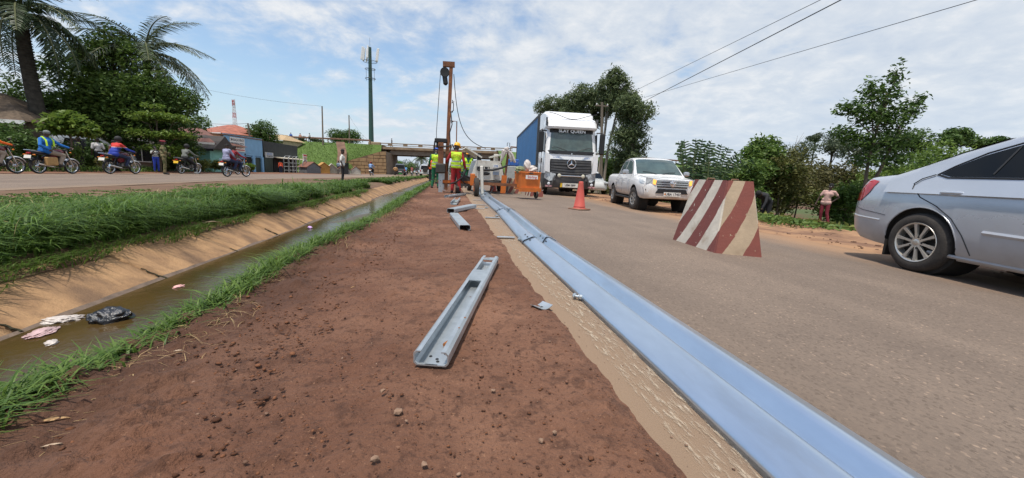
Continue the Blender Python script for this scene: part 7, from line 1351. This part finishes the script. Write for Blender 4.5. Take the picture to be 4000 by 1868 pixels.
for sd in (1, -1):
    b = MB(); b.add([(sd*.70, .085, 1.00), (sd*1.17, -.02, 1.10), (sd*1.20, -.05, .80), (sd*.98, .05, .66), (sd*.72, .085, .72), (sd*.70, .02, 1.00), (sd*1.17, -.14, 1.10), (sd*1.20, -.16, .80), (sd*.98, -.06, .66), (sd*.72, .0, .72)], [(0, 1, 2, 3, 4), (9, 8, 7, 6, 5), (0, 5, 6, 1), (1, 6, 7, 2), (2, 7, 8, 3), (3, 8, 9, 4), (4, 9, 5, 0)]); b.build('headlamp', M_hl, tk)
    b = MB(); b.prism([(sd*.98, 1.05), (sd*1.215, 1.12), (sd*1.22, 1.95), (sd*1.02, 1.86)], -.02, .075, 'y'); b.build('corner_deflector', M_tw, tk)
    b = MB(); b.lathe([(.06, 0), (.07, .02), (.05, .035)], 12, (sd*1.0, .07, .55), 'y'); b.build('fog_lamp', M_lens, tk); b = MB(); b.lathe([(.075, 0), (.085, .03), (.05, .05)], 16, (sd*.55, .14, .93), 'y'); b.build('bull_bar_lamp', mat('cream_lamp', (0.68, 0.65, 0.52), .3), tk)
    b = MB(); b.tube([(sd*.72, .10, .92), (sd*.80, .12, .75), (sd*.86, .08, .50)], .045, 8); b.build('bull_bar_leg', M_tg2, tk)
    b = MB(); b.box((sd*1.42, -.18, 2.42), (.24, .14, .95), rotm(0, 0, sd*.1), bev=.05); b.build('mirror', M_trim, tk); b = MB(); b.tube([(sd*1.17, -.30, 2.92), (sd*1.40, -.16, 2.92)], .03, 6); b.tube([(sd*1.2, -.25, 2.0), (sd*1.40, -.18, 2.02)], .03, 6); b.build('mirror_arm', M_trim, tk)
    b = MB(); b.prism([(-.30, 2.08), (-.44, 2.86), (-1.12, 2.86), (-1.12, 2.10)], sd*1.205, sd*1.222, 'x'); b.build('door_window', M_glass, tk); b = MB(); b.tube([(sd*1.222, -.25, 1.95), (sd*1.215, -.40, 2.93), (sd*1.215, -1.2, 2.93), (sd*1.225, -1.2, 1.05)], .012, 5); b.build('door_gap', M_trim, tk)
    b = MB(); b.box((sd*1.226, -1.0, 1.62), (.02, .10, .2), bev=.01); b.build('door_handle', M_trim, tk); b = MB(); b.prism([(-.2, 3.12), (-.22, 3.5), (-.55, 3.56), (-.55, 3.2)], sd*1.16, sd*1.19, 'x'); b.build('roof_side_lamp', M_trim, tk)
    b = MB(); b.tube([(sd*.25, .03, 2.05), (sd*.75, -.02, 2.20), (sd*.95, -.05, 2.18)], .014, 5); b.build('wiper', M_trim, tk); b = MB(); b.box((sd*1.0, .075, .44), (.32, .012, .07)); b.build('marker_tape', mat('marker_tape', (0.65, 0.35, 0.36), .5, var=.3, scale=30), tk)
    b = MB(); b.tube([(sd*1.18, -1.30+.58*math.cos(a), .52+.58*math.sin(a)) for a in np.linspace(.0, PI, 14)], .07, 6); b.build('mudguard', M_tg2, tk)
    for (y, dx) in ((-1.32, 1.02), (-4.9, 1.0), (-4.9, .68), (-12.0, 1.0), (-13.3, 1.0), (-14.6, 1.0)): wheel(tk, (sd*dx, y, .50), .50, .29, .30, 8, sd, mat('steel_rim', (0.25, 0.24, 0.23), .5, metal=.5))
b = MB(); b.cyl((-.62, .13, .92), (.62, .13, .92), .035, n=10); b.build('bull_bar', M_chrome, tk)
b = MB(); b.box((0, .08, .50), (.72, .02, .19)); pl_ = b.build('number_plate', M_platew, tk); text('UBM 089P', .13, M_ink, pl_, (0, .093, .50), (PI/2, 0, PI), sx=.9, bold=.015)
for s_ in (-1, 1): b = MB(); b.box((s_*.42, .083, .50), (.09, .02, .19)); b.build('plate_reflector', M_platey, pl_)
b = MB(); b.box((0, -3.4, .85), (.9, 6.2, .3)); b.box((0, -9.5, 1.05), (1.0, 12, .30)); b.build('chassis', M_under, tk); b = MB(); b.box((0, -1.3, .7), (1.9, 1.2, .5)); b.box((.95, -3.0, .75), (.45, 1.3, .6)); b.box((-.95, -3.0, .75), (.45, 1.3, .6)); b.build('fuel_tank', M_tg2, tk)
# container with corrugated walls
cz0, cz1, cy0, cy1, cw = 1.28, 3.98, -2.95, -15.1, 1.22
co = MB(); co.box((0, (cy0+cy1)/2, (cz0+cz1)/2), (2*cw-.12, cy0-cy1-.1, cz1-cz0-.1)); cb_ = co.build('container', M_cont, tk)
for sd in (1, -1):
    b = MB(); y = cy0-.12; pts = []
    while y > cy1+.12: pts += [(y, 0), (y-.07, 0), (y-.105, -.036), (y-.175, -.036), (y-.21, 0)]; y -= .28
    b.loft([[Vector((sd*(cw-.012+d), yy_, z)) for yy_, d in pts] for z in (cz0+.16, cz1-.08)], False, 0, False); b.build('corrugated_side', M_cont, cb_, 20)
b = MB(); x = -cw+.12; pts = []
while x < cw-.2: pts += [(x, 0), (x+.07, 0), (x+.105, -.036), (x+.175, -.036), (x+.21, 0)]; x += .28
b.loft([[Vector((xx_, cy0-.012+d, z)) for xx_, d in pts] for z in (cz0+.16, cz1-.08)], False, 0, False); b.build('corrugated_end', M_cont, cb_, 20)
for sd in (1, -1):
    for y in (cy0, cy1): b = MB(); b.box((sd*(cw-.06), y, (cz0+cz1)/2), (.15, .15, cz1-cz0)); b.build('corner_post', M_contd, cb_)
    for z_, h_ in ((cz0+.08, .18), (cz1-.04, .10)): b = MB(); b.box((sd*(cw-.045), (cy0+cy1)/2, z_), (.10, cy0-cy1, h_)); b.build('side_rail', M_contd, cb_)
b = MB(); b.box((0, cy0, cz0+.08), (2.2, .12, .18)); b.box((0, cy0, cz1-.04), (2.2, .12, .1)); b.build('end_rail', M_contd, cb_)
# ---------------------------------------------------------------- smaller traffic
def simple_car(label, loc, rz_, kind, m, sc=1.0, glass=M_glass, group=None, spare=False, cat='car'):
    t_ = thing('car', label, cat, loc, rz_, group, sc)
    if kind == 'suv': C2 = Car(t_, [(-2.2, .5, 1.0, .80), (-2.15, .42, 1.1, .88), (0, .38, 1.08, .90), (1.6, .4, 1.04, .88), (2.1, .42, .95, .8), (2.2, .5, .85, .7)], [(-2.18, 1.1, .80), (-2.05, 1.75, .82), (-1.6, 1.86, .83), (.2, 1.86, .83), (.6, 1.7, .82), (1.1, 1.15, .8)], .22, 1.05); r_, ax = .37, (-1.35, 1.35)
    else: C2 = Car(t_, [(-2.2, .4, .8, .62), (-2.1, .28, .95, .76), (0, .22, .92, .84), (1.6, .24, .86, .82), (2.1, .28, .74, .7), (2.2, .38, .6, .5)], [(-1.9, 1.0, .74), (-1.5, 1.3, .76), (-.8, 1.45, .77), (.2, 1.46, .77), (.7, 1.3, .76), (1.2, .95, .74)], .4, .9); r_, ax = .31, (-1.3, 1.3)
    C2.wz = r_; C2.lower(16).build('body', m, t_, 40); C2.cabin(12).build('roof', m, t_, 40)
    zb_ = C2.zb; zt = C2.gh[:, 1].max(); C2.patch([(C2.gh[1, 0]+.15, zb_+.06), (C2.gh[2, 0], zt-.14), (C2.gh[-3, 0], zt-.14), (C2.gh[-1, 0]-.25, zb_+.06)], .008, glass, 'side_window', step=.3)
    yb = C2.gh[0, 0]; y1, z1 = C2.gh[1, 0], C2.gh[1, 1]; b = MB(); b.add([(-.66, yb-.02, zb_+.08), (.66, yb-.02, zb_+.08), (.6, y1-.03, z1-.08), (-.6, y1-.03, z1-.08)], [(0, 1, 2, 3)]); b.build('rear_window', glass, t_)
    ya, za, yc, zc = C2.gh[-1, 0], C2.gh[-1, 1], C2.gh[-2, 0], C2.gh[-2, 1]; b = MB(); b.add([(-.66, ya+.0, za+.05), (.66, ya, za+.05), (.6, yc+.02, zc), (-.6, yc+.02, zc)], [(0, 1, 2, 3)]); b.build('windscreen', glass, t_)
    for sd in (1, -1):
        b = MB(); b.box((sd*.70, C2.st[0, 0]-.0, .92), (.14, .06, .26)); b.build('tail_lamp', M_tail, t_); b = MB(); b.box((sd*.62, C2.st[-1, 0]-.04, .72), (.3, .08, .14), bev=.03); b.build('headlamp', M_hl, t_)
        for y in ax: wheel(t_, (sd*.76, y, r_), r_, r_*.62, .2, 5, sd)
    b = MB(); b.box((0, C2.st[0, 0]-.02, .52), (1.5, .12, .16), bev=.03); b.build('bumper', m, t_); b = MB(); b.box((0, C2.st[0, 0]-.09, .62), (.5, .02, .12)); b.build('number_plate', M_platew, t_)
    if spare: b = MB(); b.lathe([(.36, -.1), (.37, 0), (.36, .1), (.2, .12)], 20, (0, -2.33, 1.0), 'y'); b.build('spare_wheel', M_tyre, t_)
    return t_
simple_car('pale sedan half hidden behind the truck cab', (8.95, 24.2, rz(8)-.02), PI-.1, 'sedan', paint('car_white', (0.62, 0.64, 0.64)), 1.0)
simple_car('white car parked behind the roadside shrubs under the trees', (-21.2, 27.2, -.02), -.2, 'suv', paint('car_white2', (0.75, 0.75, 0.75)), 1.0, cat='parked car')
zf_ = lambda Y: float(zfar(Y))+.004
simple_car('white four wheel drive with spare wheel on its tailgate', (-3.6, 66, zf_(66)), 0.0, 'suv', paint('suv_white', (0.55, 0.56, 0.56)), 1.05, spare=True, cat='four wheel drive')
simple_car('dark four wheel drive with a tan load at its rear by the abutment', (-8.4, 71, zf_(71)), .15, 'suv', paint('suv_grey', (0.05, 0.055, 0.06)), 1.05, cat='four wheel drive')
simple_car('dark van following the white four wheel drive', (-2.6, 74, zf_(74)), 0.0, 'suv', paint('suv_blk', (0.025, 0.027, 0.03)), 1.05, cat='van'); simple_car('distant white car approaching beside the drain', (-.9, 96, zf_(96)), PI, 'suv', paint('suv_white3', (0.6, 0.6, 0.6)), 1.0)
simple_car('distant dark hatchback under the left bridge end', (-4.3, 105, zf_(105)), 0, 'sedan', paint('sedan_dark', (0.06, 0.06, 0.065)), 1.1); b = MB(); p_ = at(1552, 650, 140)
gb = thing('green_shed', 'bright green building seen through the bridge opening', 'building', (p_.x, 140, -1)); b.box((0, 0, 2.2), (3.2, 3, 4.6)); b.build('wall', mat('bright_green', (0.03, 0.30, 0.05), .7), gb); b = MB(); b.box((2.5, 0, 1.6), (4.0, 3.5, .2), rotm(0, .1, 0)); b.build('roof', mat('bright_green', (0.03, 0.30, 0.05), .7), gb)
b = MB(); ld = lump('cargo_bundle', 'tan bundle roped on the rear of the dark four wheel drive', 'bundle', (-8.75, 68.35, zf_(68)+1.0), (.7, .35, .32), mat('tan_bundle', (0.45, 0.26, 0.12), .9), 55, .3, 3)
# ================================================================== pile driving rig, compressor, bin
M_rust = mat('rusted_steel', (0.26, 0.105, 0.045), .85, var=.25, scale=4, col2=(0.12, 0.05, 0.028), bump=.3, bscale=30, col3=(0.42, 0.17, 0.06), s3=3, t3=(.55, .72)); M_or = mat('orange_paint', (0.62, 0.165, 0.022), .6, var=.12, scale=4, col2=(0.48, 0.12, 0.02), col3=(0.13, 0.06, 0.035), s3=2.2, t3=(.60, .76)); M_oily = mat('oily_steel', (0.05, 0.045, 0.04), .5, var=.2); M_offw = mat('machine_white', (0.66, 0.63, 0.56), .5, var=.08, scale=3, col3=(0.36, 0.27, 0.18), s3=1.5, t3=(.6, .85)); M_hose = mat('black_hose', (0.012, 0.012, 0.013), .5)
rg = thing('pile_driver', 'rust stained post driving rig with tall mast on orange wheeled frame', 'pile driver', (-.07, 14.75, 0), 0)
tilt = .028
def mp_(x, y, z): return Vector((x+z*tilt, y, z))
b = MB(); R_ = []
for z_ in (.12, 1.5, 3.0, 4.50): R_.append([mp_(x, y, z_) for x, y in ((-.07, -.06), (-.07, -.04), (-.02, -.04), (-.02, .04), (-.07, .04), (-.07, .06), (.06, .06), (.06, -.06))])
b.loft(R_); b.build('mast', M_rust, rg, 20)
b = MB(); b.box(mp_(-.09, 0, 4.56), (.42, .15, .17), rotm(0, -.03, 0)); b.build('crosshead', M_rust, rg)
b = MB(); b.lathe([(.06, -.05), (.16, -.06), (.165, -.02), (.14, 0), (.165, .02), (.16, .06), (.06, .05)], 20, tuple(mp_(-.22, -.02, 4.28)), 'y'); b.build('pulley', M_hose, rg); b = MB(); b.box(mp_(-.20, 0, 4.05), (.17, .13, .42), rotm(0, -.15, 0), bev=.06); b.build('winch_block', M_hose, rg); b = MB(); b.box(mp_(-.07, 0, 4.28), (.26, .07, .07)); b.build('pulley_axle', M_oily, rg)
b = MB(); b.tube([mp_(-.37, -.02, 4.22), mp_(-.40, -.02, 3.2), mp_(-.43, -.02, 2.2), mp_(-.42, -.02, 1.92)], .012, 6); b.build('lifting_chain', M_oily, rg)
b = MB(); P1 = mp_(.10, 0, 4.25); P2 = Vector((1.62, 1.8, 1.82)); b.tube([P1.lerp(P2, t)-Vector((.55*math.sin(PI*t)*.55, 0, 1.05*math.sin(PI*t)*.55)) for t in np.linspace(0, 1, 18)], .014, 6); b.build('air_line', M_hose, rg)
# hammer and guide
b = MB(); b.box((-.20, -.04, 1.45), (.20, .18, .78), bev=.02); b.build('hammer', M_rust, rg); b = MB(); b.box((-.20, -.06, .90), (.36, .26, .36), bev=.04); b.build('drive_cap', M_oily, rg); b = MB(); b.box((-.20, -.02, 1.90), (.46, .22, .16), bev=.03); b.box((-.33, -.02, 1.78), (.08, .1, .28)); b.build('hammer_head', M_hose, rg)
b = MB(); b.tube([(-.42, -.05, 1.88), (-.44, -.05, 1.62), (-.46, -.05, 1.52)], [.03, .03, .05], 6); b.build('pull_handle', M_hose, rg); b = MB(); b.tube([(-.20, -.1, 1.83), (-.30, -.14, 1.66), (0.05, -.14, 1.70), (.22, -.06, 1.78), (.30, -.02, 1.60)], .022, 7); b.build('hammer_hose', M_hose, rg)
b = MB(); b.tube([mp_(.06, 0, 2.62), (.36, 0, 2.62), (.36, 0, 1.75)], .022, 6); b.build('control_lever', M_rust, rg); b = MB(); b.tube([mp_(.09, -.03, 3.35), mp_(.14, -.03, 3.2), mp_(.14, -.03, 3.0), mp_(.09, -.03, 2.9)], .016, 6); b.tube([mp_(.05, -.05, 2.95), mp_(.12, -.05, 2.5), mp_(.05, -.05, 2.2), mp_(.10, -.05, 1.6), (.05, -.05, .8)], .02, 6); b.build('mast_hose', M_hose, rg)
for z_ in (3.25, 2.95, 2.55): b = MB(); b.tube([mp_(.07, 0, z_), mp_(.16, 0, z_+.06)], .012, 5); b.build('mast_peg', M_rust, rg)
# frame, arms, wheel
b = MB(); b.box((.40, -.02, .42), (1.4, .10, .10)); b.build('cross_beam', M_or, rg); b = MB(); b.box((.15, .03, .36), (1.1, .10, .06)); b.box((-.22, -.02, .47), (.8, .05, .03)); b.build('foot_plate', M_oily, rg)
b = MB(); b.box((1.95, -.95, .42), (1.95, .11, .10), rotm(0, 0, -.18)); b.build('drawbar', M_rust, rg); b = MB(); b.box((.94, -.80, .55), (.16, .4, .42), bev=.02); b.build('wheel_bracket', M_or, rg); b = MB(); b.box((1.02, -.2, .62), (.2, .5, .14)); b.cyl((.98, -.45, .45), (1.0, -1.40, .36), .05, n=8); b.build('pivot', M_rust, rg)
wheel(rg, (1.04, -1.45, .315), .315, .16, .17, 5, -1, M_or); b = MB(); b.box((1.22, -1.42, .56), (.10, .14, .95), rotm(0, -.05, 0), bev=.02); b.build('parking_guard', M_offw, rg)
b = MB(); b.tube([(.75, -.5, .95), (.60, -.52, .62), (.35, -.5, .42), (.15, -.45, .36)], .03, 7); b.tube([(.45, -.3, .78), (.62, -.35, .45), (.80, -.3, .30)], .025, 7); b.tube([(.30, -.3, 1.05), (.55, -.4, .75), (.85, -.4, .60)], .03, 7); b.build('hydraulic_hose', M_hose, rg); b = MB(); b.box((.62, -.1, .33), (.5, .5, .10)); b.box((.70, .1, .55), (.36, .3, .22), bev=.03); b.build('pump', M_oily, rg); b = MB(); b.lathe([(.05, -.06), (.14, -.07), (.14, .07), (.05, .06)], 16, (.42, -.3, .16), 'x'); b.build('jockey_wheel', M_tyre, rg)
b = MB(); b.tube([(1.5, -.3, .45), (1.75, -.4, .28), (1.62, -.6, .06), (1.35, -.6, .03)], .022, 7); b.tube([(1.6, .2, .05), (2.1, .25, .03), (2.6, .3, .03)], .02, 6); b.tube([(1.4, .0, .12), (1.9, .1, .05), (2.2, .25, .03)], .02, 6); b.build('ground_hose', M_hose, rg)
b = MB(); b.tube([(1.15, -.6, .90), (1.7, -.5, .92), (2.05, -.4, 1.02), (2.25, -.3, 1.12)], .035, 8); b.build('lever_arm', M_hose, rg)
# posts: one under the hammer, a row already standing behind
def stand_post(label, x, y, h_):
    t_ = thing('guardrail_post', label, 'post', (x, y, -.3), .0, 'driven galvanised posts in a row'); w2, d, th = .075, .11, .006; ring = [(-w2, d), (-w2, 0), (w2, 0), (w2, d), (w2-.03, d), (w2-.03, d-th), (w2-th, d-th), (w2-th, th), (-w2+th, th), (-w2+th, d-th), (-w2+.03, d-th), (-w2+.03, d)]
    b = MB(); b.loft([[Vector((u_, v_, z)) for u_, v_ in ring] for z in (0, h_+.3)]); b.build('channel', M_galv, t_, 30)
    for z_ in (.55, .75, h_+.2): b = MB(); b.lathe([(.014, -.002), (.014, .001)], 10, (0, 0, z_), 'y'); b.build('bolt_hole', M_dark, t_)
stand_post('galvanised post standing under the rig hammer', -.27, 14.66, .92)
for i, (x, y, h_) in enumerate(((-.16, 16.2, 1.05), (-.10, 18.2, .95), (-.05, 20.2, .95), (0, 22.2, .95))): stand_post(['first driven post behind the rig mast', 'second driven post behind the rig mast', 'third driven post behind the rig mast', 'last driven post far behind the rig mast'][i], x, y, h_)
# compressor with gull-wing covers
cpz = thing('air_compressor', 'white wheeled air compressor with both top covers swung open', 'compressor', (1.62, 17.2, 0), .06)
b = MB(); b.loft([[Vector((x, y, z)) for x, y in ((-w_, -.85), (w_, -.85), (w_, .85), (-w_, .85))] for w_, z in ((.66, .52), (.66, .75), (.60, 1.0), (.50, 1.32))]); b.build('body', M_offw, cpz, 30)
for z_, w_, h_ in ((.98, .52, .16),): b = MB(); b.box((-.22, -.90, z_), (w_, .04, h_)); b.build('vent', M_trim, cpz)
for sx_ in (-.34, -.18, -.02): b = MB(); b.box((sx_, -.925, .98), (.03, .02, .13)); b.build('vent_bar', M_offw, cpz)
b = MB(); b.ell((-.12, -.875, .78), (.19, .035, .065), 14, 8); b.build('lamp_slot', M_trim, cpz); b = MB(); b.box((.32, -.895, .80), (.26, .03, .13)); b.build('data_plate', mat('slate_label', (0.16, 0.20, 0.27), .6), cpz); b = MB(); b.box((.30, -.885, 1.10), (.26, .03, .12)); lb = b.build('label', M_sign, cpz); text('178', .12, M_inkb, lb, (.30, -.902, 1.10), (PI/2, 0, 0), ext=.001, bold=.02); text('Stirling', .10, M_inkr, cpz, (.02, -.83, 1.25), (PI/2, 0, 0), bold=.02); text('Atlas', .06, M_inkb, cpz, (-.3, -.84, 1.2), (PI/2, 0, 0), ext=.001)
for sd, a in ((-1, .50), (1, -.30)):
    c_ = Vector((sd*.62, -.1, 1.62)); b = MB(); b.box(c_, (.78, 1.5, .06), rotm(0, a, 0)); cv = b.build('cover', M_offw, cpz); b = MB(); b.box(c_+Vector((0, -.02, .035)), (.36, .8, .02), rotm(0, a, 0)); b.build('panel', mat('green_panel', (0.07, 0.22, 0.13), .7), cv); b = MB(); b.box((sd*.36, -.55, 1.45), (.16, .2, .34)); b.build('cover_stay', M_offw if sd > 0 else M_trim, cpz)
b = MB(); b.box((0, 0, .42), (1.1, 2.2, .12)); b.tube([(0, -.9, .40), (.1, -1.7, .45), (.15, -2.2, .50)], .05, 6); b.tube([(-.4, -.9, .42), (-.15, -1.4, .50), (.1, -1.7, .45)], .03, 6); b.build('chassis', M_oily, cpz)
for sd in (1, -1): wheel(cpz, (sd*.68, .1, .31), .31, .18, .17, 5, sd, M_offw)
b = MB(); b.tube([(.3, -.95, .55), (.5, -1.1, .42), (.62, -1.0, .50), (.75, -.9, .42)], .025, 6); b.build('air_hose', M_hose, cpz)
# rusty upright with tied plastic bags
ru = thing('rusty_upright', 'rusty upright tube on orange socket with torn white plastic tied near its top', 'post', (2.32, 16.0, -.02), 0)
b = MB(); b.tube([(0, 0, .45), (.07, 0, 1.25), (.13, 0, 1.80)], [.05, .05, .05], 4); b.build('tube', M_rust, ru); b = MB(); b.box((-.03, 0, .36), (.20, .16, .80), rotm(0, .05, 0)); b.build('socket', M_or, ru)
b = MB(); b.tube([(.06, 0, 1.95), (.06, 0, 2.08), (.16, 0, 2.08), (.16, 0, 1.92)], .014, 5); b.build('top_bracket', M_oily, ru)
for i, (pts, r_) in enumerate((([(.12, -.05, 1.78), (-.08, -.07, 1.72), (-.14, -.06, 1.45), (-.22, -.06, 1.22)], [.06, .12, .07, .02]), ([(.12, -.05, 1.75), (.26, -.06, 1.62), (.34, -.05, 1.40), (.42, -.06, 1.30)], [.05, .06, .08, .04]), ([(.1, -.06, 1.90), (.0, -.07, 1.82), (-.05, -.07, 1.70)], [.03, .10, .06]), ([(.12, -.05, 1.70), (.2, -.07, 1.50), (.24, -.06, 1.32)], [.05, .05, .03]))):
    b = MB(); b.tube([Vector(p_) for p_ in pts], r_, 7); b.build('plastic_rag', M_bagw, ru, 30)
# orange bin with caster
bn = thing('orange_bin', 'orange steel bin with white name plate at the drawbar end', 'bin', (2.80, 13.62, -.01), .20, None, .88)
b = MB(); b.loft([[Vector((x, y, z)) for x, y in ((-w_, -.36), (w_, -.36), (w_, .36), (-w_, .36))] for w_, z in ((.40, .40), (.405, .62), (.42, 1.02))]); b.build('box', M_or, bn, 30)
b = MB(); b.tube([(-.42, -.37, 1.02), (.42, -.37, 1.02), (.42, .37, 1.02), (-.42, .37, 1.02), (-.42, -.37, 1.02)], .022, 4); b.build('rim', M_or, bn); b = MB(); b.box((-.02, -.375, .34), (.92, .10, .16)); b.box((0, 0, .36), (.86, .7, .05)); b.build('base_beam', M_or, bn)
b = MB(); b.box((.02, -.40, .84), (.52, .012, .15), rotm(-.03, 0, 0)); lb = b.build('name_plate', M_sign, bn); text('Stirling', .145, M_inkr, lb, (.03, -.409, .84), (PI/2, 0, 0), ext=.001, bold=.012); b = MB(); b.box((.0, -.37, 1.0), (.16, .05, .06)); b.build('latch', M_oily, bn)
b = MB(); b.cyl((.28, -.30, .34), (.28, -.30, .22), .035, n=8); b.box((.21, -.30, .2), (.02, .10, .22)); b.box((.35, -.30, .2), (.02, .10, .22)); b.build('caster_fork', M_oily, bn); wheel(bn, (.28, -.32, .165), .165, .09, .09, 4, 1, M_oily); b = MB(); b.tube([(.42, -.38, .36), (.50, -.4, .44), (.56, -.4, .36), (.48, -.4, .30)], .02, 5); b.build('tow_hook', M_oily, bn)
lump('sack', 'upright crumpled white sack on top of the orange bin', 'sack', (2.76, 13.6, 1.10), (.13, .12, .21), M_bagw, 61, .35, 4, None, 2.4); lump('sack', 'slumped white sack at the back of the orange bin', 'sack', (2.95, 13.6, 1.0), (.23, .18, .14), M_bagw, 62, .35, 4, None, 2.4)
lump('sack', 'green and khaki bundle of netting hanging over the bin corner', 'sack', (2.52, 13.6, .96), (.19, .19, .13), mat('khaki_net', (0.22, 0.24, 0.13), .95, var=.3, scale=14), 63, .4, 4, None, 3)
# things behind the bin
cbn = thing('equipment_cabinet', 'grey cabinet with a blue tub on top between rig and container', 'cabinet', (3.05, 18.6, -.05), -.1); b = MB(); b.box((0, 0, .62), (.62, .5, 1.22), bev=.02); b.build('cabinet', mat('cabinet_grey', (0.42, 0.44, 0.43), .6), cbn); b = MB(); b.box((0, 0, 1.40), (.60, .46, .32), bev=.04); b.build('tub', mat('tub_blue', (0.03, 0.12, 0.42), .5, col3=(0.6, 0.6, 0.62), s3=4, t3=(.6, .7)), cbn)
block('striped tapered block standing between the rusty upright and the bin', [(2.62, 17.9), (2.66, 17.2), (3.3, 17.15), (3.3, 17.8)], [(2.72, 17.75), (2.75, 17.35), (3.15, 17.3), (3.15, 17.7)], -.05, .62, .34, .6, .1)
c2 = thing('traffic_cone', 'red traffic cone half hidden beside the orange socket', 'cone', (1.98, 17.0, 0)); b = MB(); b.lathe([(.165, .03), (.15, .06), (.06, .70), (.045, .72)], 18); b.build('cone', M_cone, c2); b = MB(); b.box((0, 0, .018), (.42, .42, .036)); b.build('base', _M['cone_base'], c2)
